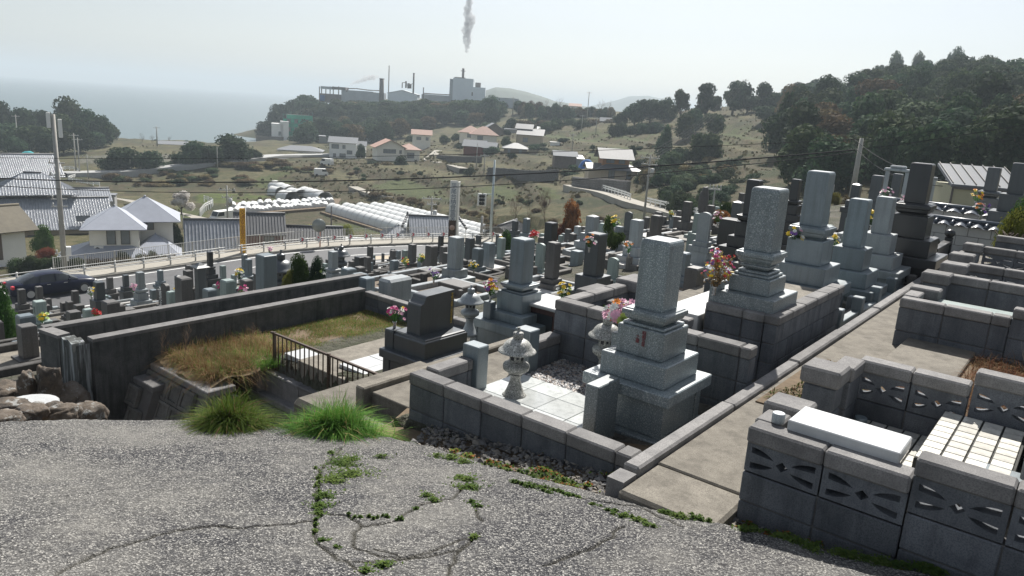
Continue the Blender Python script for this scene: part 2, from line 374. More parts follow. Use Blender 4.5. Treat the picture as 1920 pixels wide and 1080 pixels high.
# ---- colours of the ground, painted by field
FG = (.075, .088, .032); FT = (.125, .108, .058); FB = (.085, .068, .042); FD = (.045, .048, .026); FGr = (.095, .12, .03); FS = (.15, .14, .12)
col = np.zeros((len(X), 3)); n0 = vn(X, Y, 14, 5); n1 = vn(X, Y, 4, 6)
base = np.where((n0+n1*.6 > .8)[:, None], np.array(FT), np.array(FB)); base = np.where((n0*.7+n1 < .55)[:, None], np.array(FD), base)
col[:] = base
bank_ = (fr > .60)&(fr < .95)&(inv > .3)
nearm = rr_ < 62; col[nearm] = np.array((.15, .14, .12))
FIELDS = [  # outlines of fields, taken to the ground; colour
 (FG, [(690, 350), (775, 318), (850, 340), (905, 350), (880, 362), (800, 372), (720, 362)]),
 (FGr, [(370, 370), (400, 362), (500, 365), (560, 372), (430, 380), (375, 382)]),
 (FG, [(470, 335), (590, 305), (600, 330), (560, 345), (480, 350)]),
 (FT, [(760, 318), (800, 308), (880, 325), (860, 335), (790, 330)]),
 (FG, [(1010, 250), (1110, 245), (1230, 232), (1240, 245), (1210, 262), (1040, 262)]),
 (FT, [(1190, 230), (1240, 228), (1235, 238), (1185, 238)]),
 (FT, [(915, 305), (960, 300), (1050, 312), (1080, 320), (1050, 322), (930, 315)]),
 (FG, [(900, 345), (960, 338), (1040, 352), (1060, 372), (980, 375), (905, 366)]),
 (FG, [(1345, 235), (1420, 232), (1430, 258), (1380, 268), (1345, 262)]),
 (FG, [(1100, 285), (1190, 268), (1225, 280), (1215, 310), (1110, 300)]),
 (FT, [(900, 375), (1080, 385), (1150, 420), (1120, 440), (960, 430), (905, 400)]),
 (FT, [(180, 272), (225, 268), (240, 276), (180, 285)]),
 (FG, [(330, 380), (385, 392), (380, 420), (330, 412)]),
 (FB, [(500, 400), (600, 395), (640, 425), (560, 432), (500, 420)]),
 (FG, [(640, 400), (700, 405), (790, 425), (700, 438), (620, 425)]),
 (FS, [(130, 300), (230, 288), (350, 292), (340, 305), (200, 318)]),
]
for c_, poly in FIELDS:
    w = [hit(x, y, 60) for x, y in poly]
    if any(q is None for q in w): continue
    m = inpoly([(q.x, q.y) for q in w], X, Y) & (rr_ > 60); col[m] = np.array(c_)
col[bank_] = np.array((.085, .066, .040))*(.7+.6*vn(X, Y, 5, 9)[bank_])[:, None]
idx = np.arange(nr*na).reshape(nr, na)
faces = np.stack([idx[:-1, :-1], idx[1:, :-1], idx[1:, 1:], idx[:-1, 1:]], -1).reshape(-1, 4)
me = bpy.data.meshes.new('ground'); me.vertices.add(len(X)); me.vertices.foreach_set('co', np.stack([X, Y, Z], 1).ravel())
me.loops.add(faces.size); me.loops.foreach_set('vertex_index', faces[:, ::-1].ravel()); me.polygons.add(len(faces)); me.polygons.foreach_set('loop_start', np.arange(0, faces.size, 4)); me.polygons.foreach_set('loop_total', np.full(len(faces), 4))
me.update(); me.validate(); me.polygons.foreach_set('use_smooth', np.ones(len(faces), bool))
ca = me.color_attributes.new('soil', 'FLOAT_COLOR', 'POINT'); ca.data.foreach_set('color', np.concatenate([col, np.ones((len(X), 1))], 1).ravel())
m_gr, t, bs = nt('ground'); at_ = N(t, 'ShaderNodeAttribute', attribute_name='soil'); v = coords(t, 'Position')
na1 = noiset(t, v, .55, 5, .7); na2 = noiset(t, v, 6, 5, .7); v3 = coords(t, 'Position', (1, .35, 1)); na3 = noiset(t, v3, 1.4, 4, .6)
c = mix(t, at_.outputs['Color'], (.040, .052, .020), scaled(t, na1, .40, .62, .75)); c = mix(t, c, (.155, .135, .075), scaled(t, na3, .55, .75, .45))
c = mix(t, c, (.04, .035, .025), scaled(t, na2, .52, .8, .6)); t.links.new(c, bs.inputs['Base Color']); bs.inputs['Roughness'].default_value = .95; bs.inputs['Specular IOR Level'].default_value = .15
bump(t, bs, na2, .9, .25)
me.materials.append(m_gr); ground = put('ground', me); tag(ground, kind='structure')
# rough grass, brambles and bank vegetation of the valley, too small to pick apart
rv = np.random.RandomState(8); cand = rv.randint(0, len(X), 260000); wgt = (bank_[cand]*1.6+(vn(X[cand], Y[cand], 15, 14) > .74)*.5)*((rr_[cand] > 88) & (rr_[cand] < 330) & (Z[cand] > SEA+3)); wgt = wgt*(rr_[cand]/200)**1.0; cand = cand[rv.rand(len(cand)) < wgt*.5][:42000]
m_scr = mat_leaf('valley_scrub', (.035, .035, .018), (.075, .065, .034), (.15, .125, .07), .2); vs = []; fs = []; ux = rv.uniform(-1.2, 1.2, (len(cand), 2)); sz_ = rv.uniform(.2, .48, len(cand)); an_ = rv.uniform(0, 6.28, len(cand)); ti_ = rv.uniform(-.6, .6, len(cand))
for c_, (dx, dy), s_, a_, b_ in zip(cand, ux, sz_, an_, ti_):
    x0, y0, z0 = X[c_]+dx, Y[c_]+dy, Z[c_]-.1; cx_, sy_ = math.cos(a_)*s_, math.sin(a_)*s_; n_0 = len(vs); vs += [(x0-cx_, y0-sy_, z0), (x0+cx_, y0+sy_, z0), (x0+cx_*.6+b_*.4, y0+sy_*.6, z0+s_*1.3), (x0-cx_*.7+b_*.4, y0-sy_*.7, z0+s_*1.1)]; fs.append((n_0, n_0+1, n_0+2, n_0+3))
me = bpy.data.meshes.new('scrub'); me.from_pydata(vs, [], fs); me.materials.append(m_scr); me.update(); tag(put('scrub', me), 'rough tawny grass and brambles on the field banks of the valley', kind='stuff'); print('scrub', len(cand))
# ---- sea
m_sea, t, bs = nt('sea'); v = coords(t, 'Position', (.5, 1, 1)); bs.inputs['Base Color'].default_value = (.075, .115, .125, 1)
bs.inputs['Specular IOR Level'].default_value = .6; ns = noiset(t, v, .12, 6, .7); bs.inputs['Roughness'].default_value = .42; bump(t, bs, ns, .6, 1.2)
sea = MB(); k = 40; ring = [(7500*math.cos(2*math.pi*i/k), 7500*math.sin(2*math.pi*i/k), SEA) for i in range(k)]
sea.add(ring, [tuple(range(k))]); o = sea.build('sea', m_sea); tag(o, kind='structure')
# ---- haze: one box of pale air round everything
m_haze = bpy.data.materials.new('haze'); m_haze.use_nodes = True; t = m_haze.node_tree; t.nodes.clear()
pv = N(t, 'ShaderNodeVolumePrincipled'); pv.inputs['Color'].default_value = (.78, .90, .98, 1); pv.inputs['Density'].default_value = .00043; pv.inputs['Anisotropy'].default_value = .06
mo = N(t, 'ShaderNodeOutputMaterial'); t.links.new(pv.outputs[0], mo.inputs['Volume'])
hz = MB(); hz.box(-8000, 8000, -8000, 8000, SEA-12, 92); o = hz.build('haze', m_haze); tag(o, kind='stuff'); o.display_type = 'WIRE'
# distant hills across the bay and along the coast
m_hill = mat_plain('far_wooded_hill', (.05, .065, .04), .9, scale=.05, kind='Position', var=.45, bmp=0)
def hill(name, px0, px1, pts, D, depth):
    xs = np.linspace(px0, px1, 60); hh = np.interp(xs, [p[0] for p in pts], [p[1] for p in pts]); mb = MB(); rows = 7; vs = []
    rn = np.random.RandomState(int(px0)); jit = np.convolve(rn.rand(60), np.ones(3)/3, 'same')*8/1000*D*.25
    for j in range(rows):
        for i, (x, y) in enumerate(zip(xs, hh)):
            top = atd(x, y, D+depth*.5); k = math.sin(math.pi*j/(rows-1)); p = atd(x, y, D+depth*j/(rows-1))
            vs.append((p.x, p.y, SEA-2+(top.z-SEA+2+jit[i]*.4)*k))
    fs = [(j*60+i, j*60+i+1, (j+1)*60+i+1, (j+1)*60+i) for j in range(rows-1) for i in range(59)]
    mb.add(vs, fs, 0, True); o = mb.build(name, m_hill); tag(o, kind='structure')
hill('hill', 880, 1120, [(880, 200), (905, 172), (930, 164), (955, 166), (985, 172), (1015, 181), (1040, 190), (1080, 196), (1120, 205)], 1100, 260)
hill('mountain', 1080, 1320, [(1080, 205), (1150, 190), (1180, 181), (1215, 180), (1260, 190), (1320, 215)], 2300, 500)
0 and hill('mountain', 40, 300, [(40, 139), (110, 118), (180, 112), (240, 122), (300, 152)], 5600, 900)
# ================================================================ FOREGROUND LANE (old exposed-aggregate concrete)
def lz(x, y): return -1.45-.2*y
def lane_pt(px, py): d = ray(px, py); k = -1.45/(d.z+.2*d.y); return Vector(d*k)
edge_px = [(-260, 800), (0, 790), (180, 783), (370, 785), (450, 792), (560, 800), (700, 808), (800, 830), (900, 862), (1000, 890), (1100, 915), (1200, 937), (1320, 968), (1450, 1002), (1580, 1034), (1700, 1062), (1830, 1092), (2100, 1150)]
EP = [lane_pt(*p) for p in edge_px]
CR = [  # cracks traced on the lane
 [(100, 1078), (185, 1035), (270, 1010), (330, 992), (400, 985), (450, 988), (520, 985), (590, 978)],
 [(690, 1078), (625, 1040), (592, 1020), (592, 985), (605, 960), (590, 930), (600, 880), (640, 840)],
 [(605, 962), (650, 968), (680, 985), (730, 980), (765, 960), (790, 945), (845, 935), (875, 905)],
 [(592, 1018), (640, 1050), (700, 1052), (760, 1048), (815, 1038), (870, 1025), (900, 1000)],
 [(680, 985), (660, 1005), (662, 1022), (700, 1040), (760, 1048)],
 [(700, 1030), (760, 1045), (880, 1010)], [(890, 955), (905, 978)], [(1000, 905), (1090, 935), (1200, 950), (1280, 985)], [(845, 1080), (850, 1040), (870, 1025)],
 [(1170, 985), (1130, 1015), (1060, 1045), (1020, 1060)], [(520, 815), (560, 805), (600, 798)]]
def jag(P, seed):
    r = random.Random(seed); out = []
    for a, b in zip(P, P[1:]):
        n = max(2, int((b-a).length/.05))
        for i in range(n):
            q = a.lerp(b, i/n); out.append(Vector((q.x+r.uniform(-.014, .014), q.y+r.uniform(-.014, .014), 0)))
    return out+[P[-1]]
CRW = [jag([lane_pt(*p) for p in c_], i) for i, c_ in enumerate(CR)]
gx = np.arange(-4.2, 5.2, .0115); gy = np.arange(1.2, 6.3, .0115)
GX, GY = np.meshgrid(gx, gy); gxf = GX.ravel(); gyf = GY.ravel()
ey = np.interp(gxf, [p.x for p in EP], [p.y for p in EP])+(vn(gxf+40, gyf*0+3, .09, 11)-.5)*.045+(vn(gxf+40, gyf*0+7, .4, 12)-.5)*.06
sk = (gyf-1.2)/(6.3-1.2)
Yw = 1.2+(ey-1.2)*sk                       # the sheet is fitted to the broken edge of the lane
Zw = -1.45-.2*Yw+(vn(gxf, Yw, .5, 21)-.5)*.018+(vn(gxf, Yw, .06, 22)-.5)*.006+(vn(gxf, Yw, .02, 23)-.5)*.006
dmin = np.full(len(gxf), 9.)
for c_ in CRW:
    for a, b in zip(c_, c_[1:]):
        ax, ay, bx, by = a.x, a.y, b.x, b.y; m = (gxf > min(ax, bx)-.06) & (gxf < max(ax, bx)+.06) & (Yw > min(ay, by)-.06) & (Yw < max(ay, by)+.06)
        if not m.any(): continue
        L2 = (bx-ax)**2+(by-ay)**2+1e-9; tt = np.clip(((gxf[m]-ax)*(bx-ax)+(Yw[m]-ay)*(by-ay))/L2, 0, 1)
        dmin[m] = np.minimum(dmin[m], np.hypot(gxf[m]-ax-tt*(bx-ax), Yw[m]-ay-tt*(by-ay)))
cw = .0042+.006*vn(gxf, Yw, .12, 31); Zw -= (.010+.022*vn(gxf, Yw, .2, 37))*np.exp(-(dmin/cw)**2)
rim = np.clip((ey-Yw)/.06, 0, 1); Zw -= (1-rim)**2*.05
ny, nx = len(gy), len(gx); vs = np.stack([gxf, Yw, Zw], 1)
skirt = np.stack([vs[-nx:, 0], vs[-nx:, 1]+.03, vs[-nx:, 2]-.5], 1); vs = np.concatenate([vs, skirt]); idx = np.arange((ny+1)*nx).reshape(ny+1, nx)
faces = np.stack([idx[:-1, :-1], idx[:-1, 1:], idx[1:, 1:], idx[1:, :-1]], -1).reshape(-1, 4)
me = bpy.data.meshes.new('lane'); me.vertices.add(len(vs)); me.vertices.foreach_set('co', vs.ravel()); me.loops.add(faces.size); me.loops.foreach_set('vertex_index', faces.ravel())
me.polygons.add(len(faces)); me.polygons.foreach_set('loop_start', np.arange(0, faces.size, 4)); me.polygons.foreach_set('loop_total', np.full(len(faces), 4)); me.update()
me.polygons.foreach_set('use_smooth', np.ones(len(faces), bool))
dm = np.concatenate([np.clip(1.2-dmin/.012, 0, 1), np.zeros(nx)]); aa = me.attributes.new('crack', 'FLOAT', 'POINT'); aa.data.foreach_set('value', dm)
m_lane, t, bs = nt('worn_concrete'); v = coords(t, 'Position')
vo = N(t, 'ShaderNodeTexVoronoi', Scale=98.0, Randomness=1.0); dv = N(t, 'ShaderNodeVectorMath', operation='ADD')
nz = N(t, 'ShaderNodeTexNoise', Scale=60.0, Detail=2.0); t.links.new(v, nz.inputs['Vector']); sc_ = N(t, 'ShaderNodeVectorMath', operation='SCALE'); sc_.inputs[3].default_value = .02
t.links.new(nz.outputs['Color'], sc_.inputs[0]); t.links.new(v, dv.inputs[0]); t.links.new(sc_.outputs[0], dv.inputs[1]); t.links.new(dv.outputs[0], vo.inputs['Vector'])
sep = N(t, 'ShaderNodeSeparateColor'); t.links.new(vo.outputs['Color'], sep.inputs[0])
c = ramp_out(t, sep.outputs[0], [(.0, (.03, .03, .034)), (.3, (.10, .10, .102)), (.65, (.235, .23, .218)), (1, (.46, .445, .41))])
c = mix(t, c, (.022, .022, .026), scaled(t, vo.outputs['Distance'], .36, .64, .95))
c = mix(t, c, (.26, .25, .225), scaled(t, noiset(t, v, 1.3, 5, .65), .42, .66, .5)); c = mix(t, c, (.055, .055, .06), scaled(t, noiset(t, v, 9, 5, .7), .52, .75, .5))
c = mix(t, c, (.035, .033, .025), N(t, 'ShaderNodeAttribute', attribute_name='crack').outputs['Fac'])
t.links.new(c, bs.inputs['Base Color']); bs.inputs['Roughness'].default_value = .9; bs.inputs['Specular IOR Level'].default_value = .25
inv_ = N(t, 'ShaderNodeMath', operation='MULTIPLY'); inv_.inputs[1].default_value = -1.; t.links.new(vo.outputs['Distance'], inv_.inputs[0])
ad_ = N(t, 'ShaderNodeMath', operation='ADD'); t.links.new(inv_.outputs[0], ad_.inputs[0]); t.links.new(sep.outputs[1], ad_.inputs[1]); bump(t, bs, ad_.outputs[0], .9, .008)
me.materials.append(m_lane); o = put('lane', me); tag(o, kind='structure')
# ================================================================ WALL BUILDERS
BC = {}
def blockmesh(lx, ly, lz_, mats, c=.006, key=''):
    k = (round(lx, 3), round(ly, 3), round(lz_, 3), key)
    if k not in BC:
        mb = MB(); mb.box(-lx/2, lx/2, -ly/2, ly/2, -lz_/2, lz_/2, 0, c); BC[k] = mb.mesh('block', mats)
    return BC[k]
def screen_mesh(L=.39, H=.19, T=.1):
    """openwork block: a frame, four slots that sweep to the middle and a small diamond"""
    k = ('screen', L, H, T)
    if k in BC: return BC[k]
    cu_ = bpy.data.curves.new('screen_block', 'CURVE'); cu_.dimensions = '2D'; cu_.fill_mode = 'BOTH'; cu_.extrude = T/2
    def spl(pts):
        s = cu_.splines.new('POLY'); s.points.add(len(pts)-1); s.use_cyclic_u = True
        for p, q in zip(s.points, pts): p.co = (q[0], q[1], 0, 1)
    h, w = H/2, L/2; spl([(-w, -h), (w, -h), (w, h), (-w, h)]); spl([(0, -.03), (.036, 0), (0, .03), (-.036, 0)])
    for sx in (-1, 1):
        for sy in (-1, 1):
            A_ = (sx*(w-.03), sy*.066); B_ = (sx*(w-.03), sy*.03); n = 6; tip = (sx*.045, sy*.012 if sx*sy > 0 else sy*.030)
            tip = (sx*.048, sy*.022)
            up = [(A_[0]+(tip[0]-A_[0])*i/n, A_[1]+(tip[1]-A_[1])*(i/n)**2.2) for i in range(n+1)]
            lo = [(tip[0]+(B_[0]-tip[0])*i/n, tip[1]+(sy*.016-tip[1])*math.sin(math.pi*i/n)*.35+(B_[1]-tip[1])*i/n) for i in range(1, n+1)]
            spl(up+lo)
    tmp = bpy.data.objects.new('tmp', cu_); C.objects.link(tmp); dg = bpy.context.evaluated_depsgraph_get()
    me = bpy.data.meshes.new_from_object(tmp.evaluated_get(dg)); bpy.data.objects.remove(tmp)
    me.transform(Matrix.Rotation(math.pi/2, 4, 'X')); me.materials.clear(); me.materials.append(m_block); BC[k] = me; return me
def block_wall(label, s, v, ang, length, z0, z1, th=.12, bl=.4, course=.2, cap=.1, lead=0.0, name='block_wall', mat=None, screens=(), capw=None, cat='wall', bmat=None, stagger=False, group=None):
    """a wall from G(s, v) running at ang (0 = along gb, 90 = along ga); z1 is the top of the coping"""
    mat = bmat or m_block
    p = G(s, v, z0); th_ = thing(name, label, cat, p, RZ+R(ang), group); g = .008
    top = z1-z0-cap; nc = max(1, round(top/course)); ch = top/nc
    core = MB(); core.box(.012, length-.012, -th/2+.012, th/2-.012, -.25, top if not screens else top-ch-.004); core.build('mortar_core', m_core, th_)
    for j in range(nc):
        x = -(bl/2 if (stagger and j % 2) else 0.0)
        while x < length-.02:
            x0 = max(x, 0); x1 = min(x+bl, length)
            if x1-x0 > .05:
                if j == nc-1 and screens and x1-x0 > .3: put('screen_block', screen_mesh(bl-.01, ch-.008, th*.8), th_, loc=((x0+x1)/2, 0, (j+.5)*ch))
                else: put('block', blockmesh(x1-x0-g, th, ch-g, mat, .006, mat.name), th_, loc=((x0+x1)/2, random.uniform(-.002, .002), (j+.5)*ch))
            x += bl
    if cap > 0:
        x = 0; cwid = capw or th+.03
        while x < length-.02:
            x1 = min(x+bl, length); put('cap_block', blockmesh(x1-x-.005, cwid, cap, m_cap, .012, 'cap'), th_, loc=((x+x1)/2, 0, top+cap/2+.001)); x += bl
    return th_
def slab(name, label, cat, s0, s1, v0, v1, z0, z1, mat, c=.008, group=None, kind=None):
    mb = MB(); mb.box(-(v1-v0)/2, (v1-v0)/2, -(s1-s0)/2, (s1-s0)/2, 0, z1-z0, 0, c)
    o = mb.build(name, mat, None, loc=G((s0+s1)/2, (v0+v1)/2, z0), rot=(0, 0, RZ)); return tag(o, label, cat, group, kind)
# ================================================================ CEMETERY, NEAR PLOTS
def fitz(x, y, py):
    k = (540-py)/F; return -(x*(cu.x-k*cf.x)+y*(cu.y-k*cf.y))/(cu.z-k*cf.z)
# --- plot in the middle of the picture
block_wall('low dark block wall in front of the big grey granite grave beside the lane', 4.2, -4.25, 0, 2.13, -2.74, -2.2, th=.13, course=.22)
block_wall('short block return wall ending at the left granite gatepost of the nearest plot', 4.33, -4.19, 90, .46, -2.74, -2.2, th=.12, course=.22)
block_wall('low block wall from the right granite gatepost back to the taller wall', 5.75, -4.19, 90, .42, -2.74, -2.24, th=.12, course=.2)
block_wall('four course block wall behind the stone lantern and white gravel', 6.25, -4.25, 0, 2.1, -2.9, -1.9, th=.14, course=.21)
block_wall('block wall running back from the corner behind the middle stone lantern', 6.33, -4.19, 90, 1.9, -3.4, -1.9, th=.12, course=.21)
slab('plot_floor', None, None, 4.2, 6.3, -4.3, -2.05, -2.75, -2.53, m_conc, kind='structure')
pav = thing('paving', 'pale polished granite paving flags inside the nearest plot', 'paving', G(4.26, -4.13, -2.53), RZ)
m_flag = mat_granite('flag_stone', (.50, .52, .51), (.36, .39, .39), (.66, .66, .64), .16, 200, .4)
i = 0
for r_, (a0, a1) in enumerate([(0, .31), (.315, .63), (.635, .95), (.955, 1.22)]):
    for b0, b1 in [(0, .32), (.325, .645), (.65, .97), (.975, 1.2)]:
        if r_ == 3 and b0 > .9: continue
        put('flag', blockmesh(b1-b0, a1-a0, .03, m_flag, .003, 'flag'), pav, loc=((b0+b1)/2, (a0+a1)/2, .015+random.uniform(0, .002)))
def box_thing(name, label, cat, pts, z0, mat, c=.008, group=None):
    s0, s1, v0, v1, z1 = pts; return slab(name, label, cat, s0, s1, v0, v1, z0, z1, mat, c, group)
box_thing('gatepost', 'square grey granite gatepost on the left side of the nearest plot entrance', 'gatepost', (4.80, 4.95, -4.27, -4.08, -2.09), -2.9, m_g_blue)
box_thing('gatepost', 'square grey granite gatepost on the far side of the nearest plot entrance', 'gatepost', (5.55, 5.72, -4.27, -4.08, -2.09), -2.9, m_g_blue)
def pebbles(name, label, s0, s1, v0, v1, z, n, r, cols, seed=1, mound=0):
    rnd = random.Random(seed); mb = MB()
    for i in range(n):
        s = rnd.uniform(s0, s1); v_ = rnd.uniform(v0, v1); q = G(s, v_, z+rnd.uniform(0, r*1.2)+mound*rnd.random()); a = rnd.uniform(.6, 1.25)*r; T = Matrix.Translation(q) @ Matrix.Rotation(rnd.uniform(0, 6), 4, 'Z') @ Matrix.Rotation(rnd.uniform(-.6, .6), 4, 'X') @ Matrix.Diagonal((a*1.3, a, a*.6, 1))
        vs = [tuple(T @ Vector(p)) for p in ((1, 0, 0), (.1, 1, .1), (-1, .2, 0), (0, -1, -.1), (.2, .1, 1), (0, 0, -1), (.6, .6, .5), (-.5, -.5, .6))]
        mb.add(vs, [(0, 6, 4), (6, 1, 4), (1, 2, 4), (2, 7, 4), (7, 3, 4), (3, 0, 4), (0, 5, 1), (1, 5, 2), (2, 5, 3), (3, 5, 0), (0, 1, 6), (2, 3, 7)], rnd.randrange(len(cols)))
    o = put(name, mb.mesh(name, cols, fix=False)); return tag(o, label, kind='stuff')
mp = [mat_plain('pebble_%s' % n_, c_, .5, var=.2, scale=60, bmp=.05) for n_, c_ in (('pale', (.5, .48, .46)), ('grey', (.25, .25, .26)), ('dark', (.10, .10, .11)), ('tan', (.36, .29, .24)))]
pebbles('gravel', 'white and grey pebbles spread in the nearest plot', 5.35, 6.2, -4.1, -3.1, -2.525, 5200, .013, mp, 4)
pebbles('gravel', 'pebble strip along the right side of the nearest grave', 5.0, 6.2, -2.36, -2.08, -2.525, 2600, .012, mp, 5)
# --- one grave from explicit tiers
def bevbox(mb, hx, hy, z0, z1, c=.008, mi=0, ctr=(0, 0)): mb.box(ctr[0]-hx, ctr[0]+hx, ctr[1]-hy, ctr[1]+hy, z0, z1, mi, c)
def shelf_prof(h, z0, z1):
    H = z1-z0; pts = [(h*.66, z0)]
    for i in range(7): a = i/6*math.pi/2; pts.append((h*.66+(h*.92-h*.66)*math.sin(a), z0+H*.08+H*.42*(1-math.cos(a))))
    pts += [(h, z0+H*.56), (h*1.015, z0+H*.62), (h*1.015, z0+H*.8), (h, z0+H*.9), (h*.93, z0+H*.93), (h*.9, z1)]
    return pts
def grave(label, s, v, tiers, mat='B', z0=None, group=None, name='gravestone', loc=None, cat='gravestone', rz=None, bev=.008):
    """tiers: (part name, kind, half across, half deep, bottom z, top z [, material]) in world heights"""
    base = z0 if z0 is not None else min(t_[4] for t_ in tiers)
    p = loc if loc is not None else G(s, v, 0); g = thing(name, label, cat, (p[0], p[1], base), RZ if rz is None else rz, group)
    for t_ in tiers:
        nm, kd, hx, hy, a, b_ = t_[:6]; m = MG[t_[6]] if len(t_) > 6 else MG[mat]; mb = MB(); a -= base; b_ -= base
        if kd == 'box': bevbox(mb, hx, hy, a, b_, bev)
        elif kd == 'pillar': mb.rings([(1-.02, a), (1, a+.01), (1, b_-.035), (.96, b_-.012), (.88, b_)], 4, 0, ax=hx, ay=hy, cut=.05)
        elif kd == 'peak': mb.rings([(1, a), (1, b_-.06), (.95, b_-.04), (.25, b_), (.02, b_+.004)], 4, 0, ax=hx, ay=hy)
        elif kd == 'round':
            n = 10; H = b_-a; poly = [(-hx, a), (hx, a)]+[(hx*math.cos(math.pi*i/n), b_-hx*.55+hx*.55*math.sin(math.pi*i/n)) for i in range(n+1)]
            mb.prism(poly, -hy, hy, 0, Matrix.Rotation(math.pi/2, 4, 'X'))
        elif kd == 'shelf': mb.rings([(q[0]/hx, q[1]) for q in shelf_prof(hx, a, b_)], 4, 0, ax=hx, ay=hy, cut=.03)
        elif kd == 'lotus':
            mb.rings([(hx*.7, a), (hx*1.0, a+(b_-a)*.35), (hx*1.02, a+(b_-a)*.6), (hx*.8, b_)], 12, 0, smooth=True)
        elif kd == 'chamber':
            w_ = .11*min(hx, .6)/.4; bevbox(mb, hx, hy, a, b_, bev)
            for sx in (-1, 1):
                for sy in (-1, 1): bevbox(mb, w_/2, w_/2, a, b_, .004, 0, (sx*(hx-w_/2+.012), sy*(hy-w_/2+.012)))
        mb.build(nm, m, g)
    return g
# --- the nearest big grave
cg = grave('big speckled grey granite grave with pink and yellow bouquet on its left', 5.45, -2.74, [
    ('footing', 'box', .41, .41, -2.56, -2.5), ('chamber', 'chamber', .33, .33, -2.5, -2.2), ('kerb_slab', 'box', .40, .40, -2.2, -2.10),
    ('lower_base', 'box', .30, .30, -2.10, -1.91), ('upper_base', 'box', .215, .215, -1.91, -1.67), ('shelf_step', 'box', .19, .19, -1.67, -1.645), ('shelf', 'shelf', .2, .2, -1.645, -1.53), ('pillar', 'pillar', .13, .13, -1.53, -.955)], 'C')
def text_mesh(txt, size, depth=.004, vertical=True):
    cu_ = bpy.data.curves.new('inscription', 'FONT'); cu_.body = '\n'.join(txt) if vertical else txt; cu_.size = size; cu_.extrude = depth; cu_.align_x = 'CENTER'; cu_.space_line = .92; cu_.resolution_u = 2
    tmp = bpy.data.objects.new('tmp', cu_); C.objects.link(tmp); dg = bpy.context.evaluated_depsgraph_get(); me = bpy.data.meshes.new_from_object(tmp.evaluated_get(dg)); bpy.data.objects.remove(tmp)
    me.transform(Matrix.Rotation(math.pi/2, 4, 'X')); me.materials.clear(); return me
m_red = mat_plain('red_paint', (.20, .045, .05), .6, var=.2); m_gold = mat_plain('gold_paint', (.55, .38, .08), .45, var=.1); m_ink = mat_plain('ink', (.02, .02, .025), .6)
m_wpaint = mat_plain('white_paint', (.75, .75, .72), .5, var=.06)
def inscr(parent, txt, size, loc, mat, rz=0.0):
    me = text_mesh(txt, size); me.materials.append(mat); return put('inscription', me, parent, loc=loc, rot=(0, 0, rz))
inscr(cg, '昭和五年', .036, (.035, -.217, .845), m_red); inscr(cg, '之建', .036, (-.02, -.217, .80), m_red)
box_thing('offering_post', 'slab shaped granite post standing in front of the nearest big grave', 'post', (4.68, 5.0, -2.87, -2.75, -2.04), -2.55, m_g_coarse)
box_thing('flower_post', 'short granite flower stand left of the nearest big grave holding the bouquet', 'flower stand', (5.52, 5.66, -3.17, -3.04, -1.86), -2.1, m_g_coarse)
# --- lanterns
def lantern(label, p, k=1.0, mat='S', group=None, pagoda=False):
    g = thing('stone_lantern', label, 'stone lantern', p, RZ, group); m = MG[mat]
    def part(nm, prof, n=20, sm=True): mb = MB(); mb.rings([(r*k, z*k) for r, z in prof], n, 0, smooth=sm); return mb.build(nm, m, g)
    part('pedestal', [(.12, 0), (.12, .03), (.10, .045), (.075, .10), (.052, .17), (.048, .215), (.065, .235), (.07, .245), (.05, .25)])
    part('platform', [(.05, .25), (.085, .262), (.122, .29), (.127, .325), (.118, .345), (.09, .35), (.09, .362), (.05, .362)])
    b_ = part('fire_box', [(.068, .362), (.07, .37), (.07, .452), (.068, .46)], 8, False)
    d = MB()
    for i in range(8):
        a = 2*math.pi*i/8+math.pi/4*0; rr_ = .0652*k; T = Matrix.Rotation(a, 4, 'Z')
        if i % 2 == 0: d.box(rr_-.004, rr_+.0015, -.018*k, .018*k, .388*k, .438*k, 0, 0, T)
        else: d.prism([(.013*k*math.cos(j*math.pi/4), .013*k*math.sin(j*math.pi/4)) for j in range(8)], rr_-.004, rr_+.0015, 0, T @ Matrix.Translation((0, 0, .413*k)) @ Matrix.Rotation(math.pi/2, 4, 'Y'))
    d.build('window', m_ink, b_)
    part('roof', [(.06, .458), (.125, .466), (.165, .458), (.18, .464), (.176, .474), (.155, .487), (.138, .508), (.124, .535), (.10, .562), (.07, .578), (.045, .585)], 32)
    part('finial', [(.045, .585), (.047, .59), (.047, .625), (.05, .632), (.048, .645), (.03, .652), (.013, .656), (.012, .68), (.016, .688), (.012, .698)], 14)
    return g
lantern('round roofed speckled stone lantern behind the low wall of the nearest plot', G(5.0, -3.8, -2.53), .95)
lantern('round roofed stone lantern half hidden by the pink bouquet at the back wall', G(6.0, -3.5, -2.53), .98)
lantern('round roofed pale stone lantern between the dark slab grave and the grey grave', atd(879, 628, 11.3), 1.12, 'L')
# --- walkway left of it, stepping down, with kerbs
slab('walkway', None, None, 4.6, 12, -5.25, -4.32, -3.4, -2.80, m_conc, kind='structure')
gf = thing('plot_fence', 'low grey granite border with square posts along the path before the stepped graves', 'stone fence', G(9.55, -2.34, -2.75), RZ)
for k_ in range(4): mb = MB(); mb.box(-.05, .05, .08+k_*.95, .87+k_*.95, 0, .42-.02*k_, 0, .008); mb.build('panel', m_g_blue, gf); mb = MB(); mb.box(-.07, .07, -.07+k_*.95, .07+k_*.95, 0, .60, 0, .01); mb.build('post', m_g_blue, gf)
slab('kerb', 'narrow concrete kerb along the walkway left of the nearest plot', 'kerb', 4.5, 7.2, -5.38, -5.26, -3.6, -2.74, m_conc, .015)
